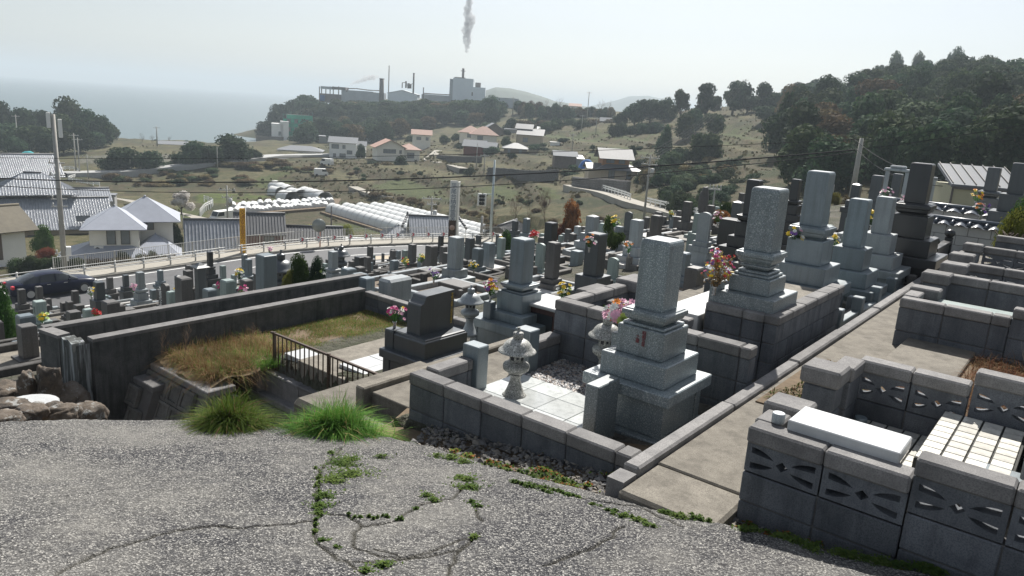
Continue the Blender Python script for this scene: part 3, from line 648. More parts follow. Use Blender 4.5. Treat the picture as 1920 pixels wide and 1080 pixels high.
# --- dark tablet grave with a scrolled shoulder
def tablet_grave():
    s0, s1, v0, v1 = 6.34, 7.32, -7.12, -6.27; zc = (s0+s1)/2, (v0+v1)/2
    g = thing('gravestone', 'wide dark polished tablet grave with gold lettering and scrolled shoulder', 'gravestone', G(*zc, -3.83), RZ); z = lambda q: q+3.83
    hx, hy = (v1-v0)/2, (s1-s0)/2
    mb = MB(); bevbox(mb, hx-.06, hy-.06, 0, z(-3.32), .006)
    for sx in (-1, 1):
        for sy in (-1, 1): bevbox(mb, .06, .06, 0, z(-3.32), .006, 0, (sx*(hx-.1), sy*(hy-.1)))
    mb.build('chamber', MG['D'], g)
    mb = MB(); bevbox(mb, hx, hy, z(-3.32), z(-3.2), .012); mb.build('kerb_slab', MG['D'], g)
    mb = MB(); mb.rings([(1, z(-3.2)), (1, z(-3.0)), (.985, z(-2.985)), (.94, z(-2.975)), (.935, z(-2.96)), (.88, z(-2.95))], 4, ax=.32, ay=.40, ctr=(.0, .02)); mb.build('base', MG['D'], g)
    H = z(-2.42); B_ = z(-2.95); L = .31; sh = [(-L, B_), (L+.01, B_), (L, H), (-L+.13, H-.015)]
    for i in range(6): a = math.pi/2*i/5; sh.append((-L+.13-.045*math.sin(a), H-.015-.045*(1-math.cos(a))))
    for i in range(6): a = math.pi/2*i/5; sh.append((-L+.085-.06*(1-math.cos(a))-.01, H-.065-.055*math.sin(a)))
    sh.append((-L+.005, H-.14)); mb = MB(); T = Matrix(((0, 0, 1, 0), (1, 0, 0, 0), (0, 1, 0, 0), (0, 0, 0, 1)))
    mb.prism(sh, -.12, .12, 0, Matrix.Translation((.0, .03, 0)) @ T); o = mb.build('tablet', MG['D'], g)
    me = text_mesh('平成十九年三月吉日建之', .042); me.materials.append(m_gold); put('inscription', me, g, loc=(.1225, .30, H-.07), rot=(0, 0, math.pi/2))
    mb = MB(); mb.rings([(1, z(-3.2)), (1, z(-2.98)), (.96, z(-2.95))], 4, ax=.08, ay=.09, ctr=(-.34, -.30)); mb.build('flower_stand', MG['D'], g)
    return g
tablet_grave()
# --- the tall grey grave left of the middle
grave('tall blue grey granite grave with moulded shelf behind the stone lantern', 8.98, -6.86, [
    ('chamber', 'chamber', .50, .52, -3.9, -3.34), ('kerb_slab', 'box', .56, .56, -3.34, -3.2), ('lower_base', 'box', .38, .38, -3.2, -3.06), ('upper_base', 'box', .25, .25, -3.06, -2.77),
    ('shelf_step', 'box', .21, .21, -2.77, -2.74), ('shelf', 'shelf', .22, .22, -2.74, -2.63), ('pillar', 'pillar', .135, .135, -2.63, -1.94)], 'B')
box_thing('flower_post', 'tall square granite flower stand left of the tall blue grey grave', 'flower stand', (8.52, 8.66, -7.2, -7.05, -2.93), -3.2, m_g_blue)
box_thing('incense_block', 'small granite block on the slab right of the tall blue grey grave', 'stone block', (9.2, 9.5, -6.42, -6.33, -2.98), -3.2, m_g_blue)
# --- raised grave right of the middle, behind a dark block wall
block_wall('tall dark block wall along the path below the raised speckled grave', 7.2, -2.36, 90, 2.25, -2.72, -1.83, th=.13, course=.2, stagger=True, cap=.09)
block_wall('dark block wall end face below the raised speckled grave with moulded shelf', 7.26, -3.05, 0, .62, -2.72, -1.83, th=.13, course=.2, cap=.09)
block_wall('lower block wall left of the raised grave with white marble edge behind', 7.0, -4.1, 0, 1.0, -2.85, -2.0, th=.12, course=.2)
slab('plot_floor', None, None, 7.3, 9.4, -3.1, -2.42, -2.7, -1.93, m_conc, kind='structure')
slab('step_slab', 'bright white polished slab beside the raised grave wall', 'stone slab', 7.2, 9.2, -3.55, -3.12, -2.6, -2.0, m_white, .006)
eg = grave('tall salt and pepper granite grave on the raised block plot by the path', 7.62, -2.70, [
    ('pedestal', 'box', .32, .36, -1.95, -1.70), ('lower_base', 'box', .215, .235, -1.70, -1.53), ('step', 'box', .19, .2, -1.53, -1.50), ('step', 'box', .165, .175, -1.50, -1.47),
    ('shelf_foot', 'shelf', .15, .15, -1.47, -1.41), ('shelf', 'shelf', .2, .2, -1.41, -1.27), ('pillar', 'pillar', .145, .145, -1.27, -.625)], 'C')
box_thing('flower_post', 'granite flower stand left of the raised salt and pepper grave', 'flower stand', (7.3, 7.42, -3.08, -2.96, -1.62), -1.93, m_g_coarse)
# --- path with its kerb, gutter, and the lane end
pth = slab('path', None, None, 4.22, 22, -1.98, -1.2, -2.9, -2.215, m_conc, .01, kind='structure')
slab('path', None, None, 3.72, 4.225, -1.985, -1.36, -2.95, -2.225, m_conc, .02, kind='structure')
for i in range(9):
    s_ = 3.98+i*1.55; slab('kerb_stone', ['first', 'second', 'third', 'fourth', 'fifth', 'sixth', 'seventh', 'eighth', 'ninth'][i]+' long kerb stone edging the path, counted from the lane', 'kerb', s_, s_+1.54, -2.105, -1.99, -2.95, -2.175-.01*(i % 2), m_cap, .015, 'kerb stones along the path')
mb = MB(); mb.prism([(-.06, -.42), (.07, -.42), (.07, .0), (-.05, .0)], -.01, .15, 0, Matrix.Rotation(math.pi/2, 4, 'X') @ Matrix.Rotation(0, 4, 'Z'))
k_ = mb.build('kerb_stone', m_cap, None, loc=G(3.93, -2.05, -2.2), rot=(0, 0, RZ)); tag(k_, 'sloping end stone of the path kerb beside the lane', 'kerb')
# --- right-hand plot: openwork walls, white slab, tiles
scr = 'low wall of openwork concrete blocks nearest the lane on the right'
w_ = block_wall(scr, 4.1, -1.36, 0, .86, -2.72, -1.69, th=.12, bl=.43, course=.2, cap=.1, screens=True)
w_ = block_wall('taller stretch of openwork block wall continuing right beside the lane', 4.1, -.5, 0, 3.0, -2.72, -1.58, th=.12, bl=.43, course=.21, cap=.1, screens=True)
w_ = block_wall('openwork block wall at the far side of the tiled plot', 5.66, -1.17, 0, .70, -2.3, -1.59, th=.12, bl=.35, course=.2, cap=.09, screens=True)
w_ = block_wall('taller openwork block wall at the far right of the tiled plot', 5.66, -.46, 0, 3.0, -2.3, -1.49, th=.12, bl=.38, course=.22, cap=.09, screens=True)
block_wall('short block return beside the path at the corner of the tiled plot', 4.17, -1.30, 90, .22, -2.5, -1.69, th=.12, course=.2)
def pier(label, s0, s1, v0, v1, zt, z0=-2.4, n=4):
    g = thing('block_pier', label, 'pier', G((s0+s1)/2, (v0+v1)/2, z0), RZ); h = (zt-.12-z0)/n; a, b_ = v1-v0, s1-s0
    for j in range(n): put('block', blockmesh(a-.05, b_-.05, h-.01, m_block, .01, 'pier'), g, loc=(0, 0, (j+.5)*h))
    put('cap_block', blockmesh(a, b_, .12, m_cap, .015, 'cap'), g, loc=(0, 0, zt-z0-.06)); return g
pier('stacked block pier with square cap at the far corner of the tiled plot entrance', 5.02, 5.28, -1.40, -1.14, -1.56)
pier('low block pier with thick cap at the near side of the tiled plot entrance', 4.42, 4.66, -1.42, -1.16, -1.66)
block_wall('short coping block behind the far entrance pier of the tiled plot', 5.3, -1.2, 90, .3, -2.3, -1.59, th=.12, course=.2)
m_til = mat_granite('cream_tile', (.62, .60, .54), (.54, .52, .46), (.70, .68, .62), .35, 60, .3); m_grout = mat_plain('dark_grout', (.05, .05, .045), .9)
def tiles(label, s0, s1, v0, v1, z, lx=.107, ly=.107, fill=None):
    slab('tile_bed', None, None, s0, s1, v0, v1, z-.6, z-.006, m_grout if fill is None else fill, .002, kind='structure')
    g = thing('tile_floor', label, 'tiles', G(s0, v0, z), RZ); nx = int((v1-v0)/lx); ny = int((s1-s0)/ly)
    for i in range(nx):
        for j in range(ny): put('tile', blockmesh(lx-.013, ly-.011, .012, m_til, .0015, 'tile'), g, loc=((i+.5)*lx, (j+.5)*ly, random.uniform(-.0008, .0008)))
tiles('lower cream tiled floor with dark joints in the openwork plot', 4.3, 5.6, -1.12, -.57, -2.02)
tiles('raised cream tiled platform on the right of the openwork plot', 4.6, 5.6, -.585, -.11, -1.80, .116, .107)
slab('plot_floor', None, None, 4.15, 5.65, -1.25, 1.8, -2.7, -2.05, m_conc, kind='structure')
box_thing('offering_table', 'long white polished stone slab resting on the openwork wall', 'stone slab', (4.15, 4.45, -1.18, -.59, -1.63), -1.70, m_white, .006)
box_thing('table_base', 'dark concrete base under the long white stone slab', 'base', (4.17, 4.42, -1.16, -.62, -1.702), -2.3, m_conc)
mb = MB(); mb.rings([(.035, 0), (.037, .006), (.037, .055), (.033, .06)], 18, smooth=True); o = mb.build('stone_cup', m_g_light, None, loc=G(4.20, -1.25, -1.685)); tag(o, 'small round stone cup left of the long white slab', 'cup')
mb = MB(); mb.rings([(.04, 0), (.042, .006), (.042, .055), (.036, .06)], 18, smooth=True); o = mb.build('stone_cup', m_g_blue, None, loc=G(5.45, -1.06, -2.02)); tag(o, 'small round grey cup on the tiles by the far pier', 'cup')
box_thing('step_slab', 'grey granite slab let into the raised tile platform', 'stone slab', (4.68, 4.82, -.34, -.05, -1.795), -1.83, m_g_blue, .003)
gr = grave('pale box shaped grave with dark opening at the right edge of the tiled plot', 5.0, .26, [('chamber', 'box', .3, .4, -2.02, -1.72, 'K'), ('kerb_slab', 'box', .34, .48, -1.72, -1.60, 'L'), ('lower_base', 'box', .22, .25, -1.60, -1.4, 'L')], 'L')
# --- rows further along the path on the right
m_silver = mat_plain('silver_frame', (.5, .51, .5), .3, .6, var=.05); m_glass = mat_plain('dark_glass', (.03, .035, .04), .08, var=.1, bmp=0)
block_wall('dark four course block wall beyond the strip of dry weeds on the right', 8.7, -1.52, 0, 1.0, -2.3, -1.69, th=.13, bl=.42, course=.21, cap=.1)
block_wall('taller part of the dark block wall beyond the weeds at the right edge', 8.7, -.52, 0, 3.5, -2.3, -1.59, th=.13, bl=.42, course=.21, cap=.1)
block_wall('side wall of dark blocks along the path at the second right plot', 8.83, -1.46, 90, .35, -2.3, -1.69, th=.12, course=.2)
pier('dark block pier with broad cap right of the path, second plot', 9.22, 9.45, -1.55, -1.25, -1.66)
pier('taller block pier with T shaped cap beside the second right plot', 9.75, 10.05, -1.55, -1.25, -1.56, n=4)
block_wall('long low coping wall behind the T shaped pier on the right', 10.05, -1.3, 0, 3.6, -2.3, -1.58, th=.13, bl=.42, cap=.1)
pier('block pier with square cap right of the path, third plot', 11.0, 11.3, -1.55, -1.25, -1.60)
pier('farther block pier with thick cap right of the path, third plot', 11.9, 12.2, -1.6, -1.3, -1.58)
block_wall('openwork topped wall of the third plot on the right', 11.5, -1.3, 0, 3.4, -2.3, -1.62, th=.13, bl=.42, cap=.1, screens=True)
block_wall('far low wall with pale coping right of the path', 13.4, -1.35, 0, 3.4, -2.3, -1.60, th=.13, bl=.42, cap=.1, screens=True)
pier('small dark block pier at the far end of the path', 13.1, 13.35, -1.6, -1.35, -1.56)
block_wall('farthest low wall with white edge right of the path', 14.8, -1.35, 0, 3.0, -2.3, -1.55, th=.13, bl=.42, cap=.1)
for (a, b_) in ((8.83, 9.95), (10.2, 11.4), (11.7, 13.3)): slab('plot_floor', None, None, a, b_, -1.2, 2.2, -2.6, -2.2, m_conc, kind='structure')
cab = thing('glass_cabinet', 'low aluminium cabinet with two dark glass doors and pale slab top', 'cabinet', G(9.2, -.72, -2.2), RZ)
mb = MB(); mb.box(-.62, .62, -.18, .18, .38, .43, 0, .006); mb.build('top_slab', m_g_green, cab)
mb = MB(); mb.box(-.6, .6, -.16, .16, 0, .38, 0, .004); mb.build('case', m_silver, cab)
for x0 in (-.56, .02):
    d = MB(); d.box(x0, x0+.54, -.172, -.162, .02, .34, 0, .002); f_ = d.build('door', m_silver, cab)
    d = MB(); d.box(x0+.035, x0+.505, -.178, -.168, .06, .30); d.build('pane', m_glass, f_)
# ---------------------------------------------------------------- left: long retaining walls
def prism_wall(name, label, cat, pts, z0, z1s, th, mat, capm=None):
    """poured wall through plan points pts with its own top height at each"""
    g = thing(name, label, cat, (pts[0][0], pts[0][1], 0)); o_ = Vector((pts[0][0], pts[0][1], 0)); body = MB(); top = MB()
    for i in range(len(pts)-1):
        a = Vector((*pts[i], 0))-o_; b_ = Vector((*pts[i+1], 0))-o_; d = (b_-a).normalized(); nrm = Vector((-d.y, d.x, 0))*th/2
        for mbx, e0, e1, dz0, grow in ((body, z0, None, 0, 0), (top, None, None, .05, .012)):
            ng = nrm*(1+grow*2/th) ; za, zb = z1s[i], z1s[i+1]
            lo = (lambda q: z0) if mbx is body else (lambda q: q)
            vs = [a-ng, a+ng, b_+ng, b_-ng]
            zz_ = [za, za, zb, zb]
            v_ = [(p.x, p.y, lo(zt)+(0 if mbx is body else .001)) for p, zt in zip(vs, zz_)]+[(p.x, p.y, zt+dz0) for p, zt in zip(vs, zz_)]
            mbx.add(v_, [(3, 2, 1, 0), (4, 5, 6, 7), (0, 1, 5, 4), (1, 2, 6, 5), (2, 3, 7, 6), (3, 0, 4, 7)])
    body.build('wall_body', mat, g); top.build('wall_top', capm or m_cap, g); return g
def xy(s, v): q = G(s, v); return (q.x, q.y)
prism_wall('retaining_wall', 'long dark stained concrete wall behind the dry weeds and small lawn', 'wall', [xy(4.3, -10.95), xy(9.3, -10.95)], -6.4, [-3.65, -3.65], .16, m_wet)
prism_wall('retaining_wall', 'second long concrete wall just behind the first with pale top', 'wall', [xy(4.1, -12.1), xy(10.3, -12.1)], -6.6, [-3.72, -3.72], .16, m_wet)
ew = prism_wall('end_wall', 'short stained end wall with notched top joining the two long walls', 'wall', [xy(4.1, -12.05), xy(4.18, -11.55)], -6.4, [-3.72, -3.72], .16, m_wet)
m_lime = mat_block('lime_streaked_concrete', (.10, .105, .10), (.035, .04, .04), .8, .7, .85, (.42, .45, .46))
mb = MB(); T = Matrix.Translation(G(4.2, -11.27, 0)) @ Matrix.Rotation(RZ, 4, 'Z')
pr = [(-.32, -6.4), (.32, -6.4), (.32, -3.68), (.23, -3.83), (.16, -3.70), (.02, -3.66), (-.05, -3.84), (-.10, -3.70), (-.2, -3.68), (-.26, -3.9), (-.32, -3.72)]
mb.prism(pr, -.09, .09, 0, T @ Matrix.Rotation(math.pi/2, 4, 'X')); o = mb.build('end_wall', m_lime); tag(o, 'jagged topped end wall streaked with white lime at the corner', 'wall')
slab('ground_fill', None, None, 4.3, 10.2, -12.0, -11.05, -6.5, -4.35, m_conc, kind='structure')
bw = block_wall('three course block wall between the small lawn and the slab grave', 9.42, -10.95, 0, 3.2, -4.3, -3.68, th=.14, course=.2, cap=.09)
slab('low_kerb', 'thin concrete kerb along the foot of the long dark wall', 'kerb', 6.6, 9.3, -10.85, -10.76, -4.4, -4.06, m_cap, .01)
slab('low_kerb', 'concrete kerb between the lawn and the slab paving', 'kerb', 6.8, 9.3, -9.06, -8.9, -4.4, -3.98, m_cap, .015)
slab('plot_floor', None, None, 6.35, 9.4, -8.92, -5.35, -4.6, -3.86, m_conc, kind='structure')
# lawn plot
m_soil = mat_plain('brown_soil', (.12, .085, .05), .95, var=.4, scale=14, bmp=.4, kind='Position')
slab('lawn_bed', None, None, 6.7, 9.35, -10.82, -9.0, -4.6, -4.03, m_soil, kind='structure')
m_gr1 = mat_leaf('grass_green', (.05, .10, .02), (.11, .20, .035), (.22, .33, .07), .35)
m_gr2 = mat_leaf('grass_dry', (.16, .11, .05), (.30, .21, .10), (.46, .36, .20), .3)
m_gr3 = mat_leaf('moss', (.05, .075, .02), (.10, .14, .03), (.19, .24, .06), .2)
def blades(name, label, n, spot, h, w, mats, lean=.5, seed=0, mi=lambda r: 0, seg=2, curl=.6, kind='stuff'):
    rnd = random.Random(seed); vs = []; fs = []; ms = []
    for i in range(n):
        p = spot(rnd)
        if p is None: continue
        L = h*rnd.uniform(.45, 1.15)*(p[3] if len(p) > 3 else 1); a = rnd.uniform(0, 2*math.pi) if len(p) < 5 else p[4]+rnd.uniform(-.7, .7)
        k = rnd.uniform(.1, 1)*lean; d = (math.cos(a), math.sin(a)); s_ = (-d[1]*w/2, d[0]*w/2); b0 = len(vs); q = list(p[:3]); dirz = 1-k*.3; out_ = k*.5
        for j in range(seg+1):
            ww = 1-j/seg*.85; vs.append((q[0]-s_[0]*ww, q[1]-s_[1]*ww, q[2])); vs.append((q[0]+s_[0]*ww, q[1]+s_[1]*ww, q[2]))
            st_ = L/seg; q[0] += d[0]*out_*st_; q[1] += d[1]*out_*st_; q[2] += dirz*st_; out_ += curl*k*2/seg; dirz -= curl*k*1.8/seg
        m_ = mi(rnd)
        for j in range(seg): fs.append((b0+2*j, b0+2*j+1, b0+2*j+3, b0+2*j+2)); ms.append(m_)
    me = bpy.data.meshes.new(name); me.from_pydata(vs, [], fs)
    for m in mats: me.materials.append(m)
    me.polygons.foreach_set('material_index', ms); me.update(); o = put(name, me); return tag(o, label, kind=kind)
def spot_sv(s0, s1, v0, v1, z, dz=0.0, mask=None):
    def f(r):
        s = r.uniform(s0, s1); v = r.uniform(v0, v1)
        if mask and not mask(s, v, r): return None
        q = G(s, v, z); return (q.x, q.y, q.z+r.uniform(0, dz))
    return f
blades('grass', 'short patchy lawn in front of the block wall', 34000, spot_sv(6.75, 9.3, -10.8, -9.05, -4.03, mask=lambda s, v, r: noise.noise(Vector((s*2.2, v*2.2, 0)))+ (s-8.3)*.25 > r.uniform(-.7, .2)), .05, .008, [m_gr1, m_gr2], .8, 3, lambda r: 0 if r.random() < .45 else 1)
# slab paving and box, railing
box_thing('stone_box', 'low dark stone box with white top behind the brown railing', 'stone box', (6.5, 6.78, -9.36, -8.4, -4.0), -4.3, m_g_dark)
slab('box_top', 'white polished lid of the low box behind the railing', 'lid', 6.46, 6.84, -9.40, -8.37, -3.985, -3.90, m_white, .006)
pv2 = thing('paving', 'white polished stone flags beside the dark slab grave', 'paving', G(6.62, -8.28, -3.86), RZ)
for i in range(3):
    for j in range(2): put('flag', blockmesh(.40, .56, .05, m_white, .004, 'wf'), pv2, loc=(.2+i*.405, .28+j*.57, .025))
m_rail = mat_plain('brown_railing', (.075, .05, .035), .45, .3, var=.15)
rl = thing('railing', 'dark brown metal railing with thin balusters above the masonry wall', 'railing', G(6.35, -9.55, -4.2), RZ)
Lr = 2.72; mb = MB(); mb.box(-.02, Lr, -.02, .02, .60, .63, 0, .004); mb.build('top_rail', m_rail, rl); mb = MB(); mb.box(-.02, Lr, -.015, .015, .03, .055, 0, .004); mb.build('bottom_rail', m_rail, rl)
bal = MB(); bal.box(-.007, .007, -.007, .007, .055, .6); bal = bal.mesh('baluster', m_rail); pm = MB(); pm.box(-.022, .022, -.022, .022, -.12, .64, 0, .004); pm = pm.mesh('post', m_rail)
for i in range(25): put('baluster', bal, rl, loc=(.05+i*.109, 0, 0))
for x in (.06, 1.38, 2.66): put('post', pm, rl, loc=(x, .0, 0))
m_mas = mat_block('masonry_concrete', (.18, .175, .16), (.085, .085, .08), .9, .4)
# masonry walls of recessed square blocks, battered
def masonry(label, s, v0, v1, ztop, zbot, seed=0, batter=.35):
    rnd = random.Random(seed); g = thing('masonry_wall', label, 'wall', G(s, v0, ztop), RZ); L = v1-v0; H = ztop-zbot
    T0 = Matrix.Rotation(-math.atan(batter), 4, 'X')
    mb = MB(); mb.box(0, L, .02, .5, -H*1.1, -.02, 0, 0, T0); mb.build('backing', m_core, g)
    mb = MB(); mb.box(-.01, L+.01, -.03, .42, -.10, .0, 0, .012); mb.build('coping', m_cap, g)
    key = 'masonry'
    if key not in BC:
        m_ = MB(); w = .33; h = .3
        m_.box(-w/2, w/2, -.01, .03, -h/2, h/2, 0, .006)
        for x0, x1, z0, z1 in ((-w/2, w/2, h/2-.05, h/2), (-w/2, w/2, -h/2, -h/2+.05), (-w/2, -w/2+.055, -h/2+.05, h/2-.05), (w/2-.055, w/2, -h/2+.05, h/2-.05)): m_.box(x0, x1, -.035, -.008, z0, z1, 0, .004)
        BC[key] = m_.mesh('block', m_mas)
    for j in range(int(H/.31)+1):
        for i in range(-1, int(L/.345)+1):
            x = (i+.5)*.345+(j % 2)*.17
            if x < .12 or x > L-.12: continue
            p = T0 @ Vector((x, -.02, -.10-(j+.5)*.31)); put('block', BC[key], g, loc=p, rot=(-math.atan(batter)+rnd.uniform(-.02, .02), 0, 0))
    return g
masonry('lower retaining wall of recessed blocks below the dry weeds', 5.12, -10.85, -9.25, -4.14, -6.4, 1)
masonry('short lower step of the recessed block wall against the long wall', 4.86, -10.9, -10.3, -4.3, -6.4, 2)
masonry('retaining wall of recessed blocks below the brown railing', 6.12, -9.75, -6.4, -4.5, -6.6, 3)
block_wall('pale block plinth carrying the brown railing', 6.3, -9.55, 0, 2.85, -4.9, -4.17, th=.16, bl=.42, course=.36, cap=.05, bmat=m_cap)
slab('ledge', 'small concrete ledge at the left end of the railing plinth', 'ledge', 6.1, 6.7, -9.98, -9.56, -4.7, -4.2, m_cap, .015)
slab('ramp', None, None, 6.0, 6.9, -6.75, -5.4, -5.0, -3.80, m_conc, .02, kind='structure')
slab('low_kerb', 'concrete kerb at the end of the ramp right of the brown railing', 'kerb', 5.95, 7.1, -6.86, -6.74, -4.6, -3.72, m_cap, .015)
slab('lane_edge', None, None, 4.2, 6.0, -6.0, -4.4, -4.6, -2.98, m_conc, .05, kind='structure')
# bank of dry weeds
m_bank = mat_plain('dry_bank', (.16, .12, .07), .95, var=.4, scale=5, bmp=.5, kind='Position')
bx = MB(); n = 24; vs = []
for j in range(n):
    for i in range(n):
        s = 5.15+i/(n-1)*1.55; v = -10.9+j/(n-1)*(1.55 if i < 14 else 1.3); vs.append(tuple(G(s, v, -4.14+.12*noise.noise(Vector((s*2, v*2, 1)))+.10*math.sin(i/(n-1)*math.pi))))
bx.add(vs, [(j*n+i, j*n+i+1, (j+1)*n+i+1, (j+1)*n+i) for j in range(n-1) for i in range(n-1)], 0, True); o = bx.build('bank', m_bank); tag(o, kind='structure')
blades('weeds', 'tangle of dry straw coloured weeds on the bank', 12000, spot_sv(5.3, 6.8, -10.85, -9.45, -4.12, .05, lambda s, v, r: v < -9.65 or s < 6.0), .34, .007, [m_gr2, m_gr1, mat_leaf('weed_russet', (.12, .06, .03), (.22, .11, .05), (.34, .2, .1))], 1.6, 5, lambda r: (0 if r.random() < .72 else 2) if r.random() < .8 else 1, 3, 1.0)
blades('weeds', 'greener weeds among the dry ones', 3500, spot_sv(5.5, 6.7, -10.2, -9.4, -4.12, .05, lambda s, v, r: noise.noise(Vector((s*2, v*2, 4))) > -.05), .22, .009, [m_gr1], 1.2, 6, seg=3)
def twigs(name, label, cat, p, h, n, seed, mat, spread=.5, r0=.006, depth=3, group=None):
    rnd = random.Random(seed); mb = MB()
    def grow(q, d, L, r, k):
        segs = 3
        for i in range(segs):
            d2 = (d+Vector((rnd.uniform(-.18, .18), rnd.uniform(-.18, .18), rnd.uniform(-.05, .12)))).normalized(); q2 = q+d2*L/segs; mb.tube(q, q2, r, r*.8, 4, 0, False); q, d, r = q2, d2, r*.8
            if k > 0:
                for _ in range(n if i else 1):
                    s_ = Vector((rnd.uniform(-1, 1), rnd.uniform(-1, 1), rnd.uniform(.1, .8))).normalized(); grow(q, (d*.6+s_*spread*1.4).normalized(), L*rnd.uniform(.4, .62), r*.7, k-1)
    grow(Vector((0, 0, 0)), Vector((rnd.uniform(-.1, .1), rnd.uniform(-.1, .1), 1)), h*.55, r0, depth); o = mb.build(name, mat, None, loc=p); return tag(o, label, cat, group)
m_twig = mat_plain('dry_twig', (.20, .13, .08), .8, var=.3); m_twig2 = mat_plain('pale_twig', (.42, .36, .27), .8, var=.2)
twigs('dry_plant', 'tall reddish dry plant stem against the long wall above the weeds', 'plant', G(5.35, -10.3, -4.15), .75, 2, 3, m_twig)
twigs('dry_plant', 'bare dry plant leaning at the left edge of the weed bank', 'plant', G(5.2, -10.75, -4.2), .6, 2, 5, m_twig)
twigs('dry_plant', 'small branching dry weed left of the top of the railing', 'plant', G(6.5, -10.3, -4.1), .5, 2, 8, m_twig)
# rough natural stones at the far left of the lane
m_rock, t, bs = nt('lichen_rock'); v = coords(t, 'Position'); c = ramp_out(t, noiset(t, v, 3.2, 6, .7), [(.35, (.045, .038, .032)), (.52, (.12, .095, .072)), (.68, (.20, .175, .15))]); c = mix(t, c, (.34, .35, .34), scaled(t, noiset(t, v, 6, 5, .7), .56, .62, .75)); t.links.new(c, bs.inputs['Base Color']); bs.inputs['Roughness'].default_value = .92; bump(t, bs, noiset(t, v, 22, 6, .7), .8, .02)
def rock(label, p, sx, sy, sz, seed, mat=None, cat='rock', name='rock', group=None):
    rnd = random.Random(seed); bm = bmesh.new(); bmesh.ops.create_icosphere(bm, subdivisions=4, radius=1)
    for v in bm.verts:
        q = v.co*1.2+Vector((seed*3.1, 0, 0)); cell = noise.voronoi(q*1.1)[0]; k = .86+.30*noise.noise(q)+.13*noise.noise(q*2.7)+.09*noise.noise(q*6)+.28*(cell[1]-cell[0]); c_ = v.co*k; v.co = Vector((math.copysign(abs(c_.x)**.8, c_.x)*sx, math.copysign(abs(c_.y)**.8, c_.y)*sy, math.copysign(abs(c_.z)**.8, c_.z)*sz))
    me = bpy.data.meshes.new(name); bm.to_mesh(me); bm.free(); me.materials.append(mat or m_rock)
    for f_ in me.polygons: f_.use_smooth = True
    o = put(name, me, None, loc=p, rot=(0, 0, rnd.uniform(0, 3))); return tag(o, label, cat, group)
rock('upright natural stone marker with grey lichen at the left beside the stained wall', atd(95, 735, 10.4), .17, .15, .42, 3, cat='stone marker', name='stone_marker')
for i, (x, y, D, a, b_, c_, l_) in enumerate([(14, 738, 10.6, .26, .2, .16, 'big brown rounded rock at the left edge above the lane'), (52, 722, 10.3, .12, .1, .2, 'squarish dark stone standing beside the big brown rock'), (135, 752, 10.6, .24, .22, .26, 'dark rock leaning against the stained end wall'), (168, 778, 10.3, .22, .22, .2, 'brown rock at the foot of the lime streaked wall'),
    (15, 762, 9.3, .26, .2, .09, 'flat tan rock at the lower left near the lane edge'), (60, 772, 9.0, .2, .16, .10, 'grey angular rock at the lane edge on the left'), (95, 768, 9.3, .17, .14, .09, 'small dark rock near a scrap of pink packaging'), (8, 785, 8.6, .22, .18, .09, 'dark broken stone in the lower left corner of the rubble'), (115, 776, 9.3, .22, .17, .12, 'rounded grey stone at the corner of the lane')]):
    rock(l_, atd(x, y, D), a, b_, c_, 10+i)
mb = MB(); mb.rings([(.30, 0), (.34, .02), (.30, .035), (.2, .02)], 20, smooth=True); o = mb.build('white_tray', m_white, None, loc=atd(55, 760, 9.6)); tag(o, 'white broken plastic tray lying on the rocks at the left', 'tray')
mb = MB(); mb.box(-.03, .03, -.004, .004, 0, .12); o = mb.build('wrapper', mat_plain('pink_wrap', (.7, .2, .3), .5), None, loc=atd(66, 782, 9.0), rot=(.2, .3, .4)); tag(o, 'pink scrap of packaging among the stones by the lane', 'litter')
m_rub = [mat_plain('rubble_a', (.16, .155, .15), .9, var=.3), mat_plain('rubble_b', (.1, .095, .09), .9, var=.3), mat_plain('rubble_c', (.22, .2, .17), .9, var=.3)]
slab('rubble_bed', None, None, -3.2, 3.8, -10.9, -4.9, -6.4, -4.85, m_soil, kind='structure')
# gravel gutter between lane and walls
gut = MB(); vs = []; n = 60
for i in range(n):
    x = -1.2+i/(n-1)*4.2; y = float(np.interp(x, [p.x for p in EP], [p.y for p in EP])); z = lz(x, y)
    vs += [(x, y-.12, z-.09), (x+.1, y+.25, z-.10+.02*noise.noise(Vector((x*4, 0, 0)))), (x+.2, y+.75, z-.12-.1*max(0, .2-x)), (x+.4, y+1.6, z-.3)]
gut.add(vs, [(i*4+j, (i+1)*4+j, (i+1)*4+j+1, i*4+j+1) for i in range(n-1) for j in range(3)], 0, True); o = gut.build('verge', m_soil); tag(o, kind='structure')
def verge_spot(x0, x1, d0, d1):
    def f(r):
        x = r.uniform(x0, x1); y = float(np.interp(x, [p.x for p in EP], [p.y for p in EP])); d = r.uniform(d0, d1); return (x+.15*d, y+d, lz(x, y)-.085-.01*d)
    return f
rnd = random.Random(12); mb = MB(); sp = verge_spot(-.7, 2.9, -.03, .62)
for i in range(5200):
    p = sp(rnd); a = rnd.choice([.008, .011, .014, .02, .03])*rnd.uniform(.7, 1.1)*(.75 if i > 150 else 1.3); T = Matrix.Translation(Vector(p)+Vector((0, 0, a*.2))) @ Matrix.Rotation(rnd.uniform(0, 6), 4, 'Z') @ Matrix.Rotation(rnd.uniform(-.7, .7), 4, 'X') @ Matrix.Diagonal((a*1.3, a, a*.7, 1))
    vs = [tuple(T @ Vector(q)) for q in ((1, .1, 0), (.1, 1, .2), (-1, .2, 0), (0, -1, -.1), (.2, .1, .9), (0, 0, -1))]
    mb.add(vs, [(0, 1, 4), (1, 2, 4), (2, 3, 4), (3, 0, 4), (1, 0, 5), (2, 1, 5), (3, 2, 5), (0, 3, 5)], rnd.randrange(3))
o = put('gravel', mb.mesh('gravel', m_rub, fix=False)); tag(o, 'loose grey stones between the lane and the walls', kind='stuff')
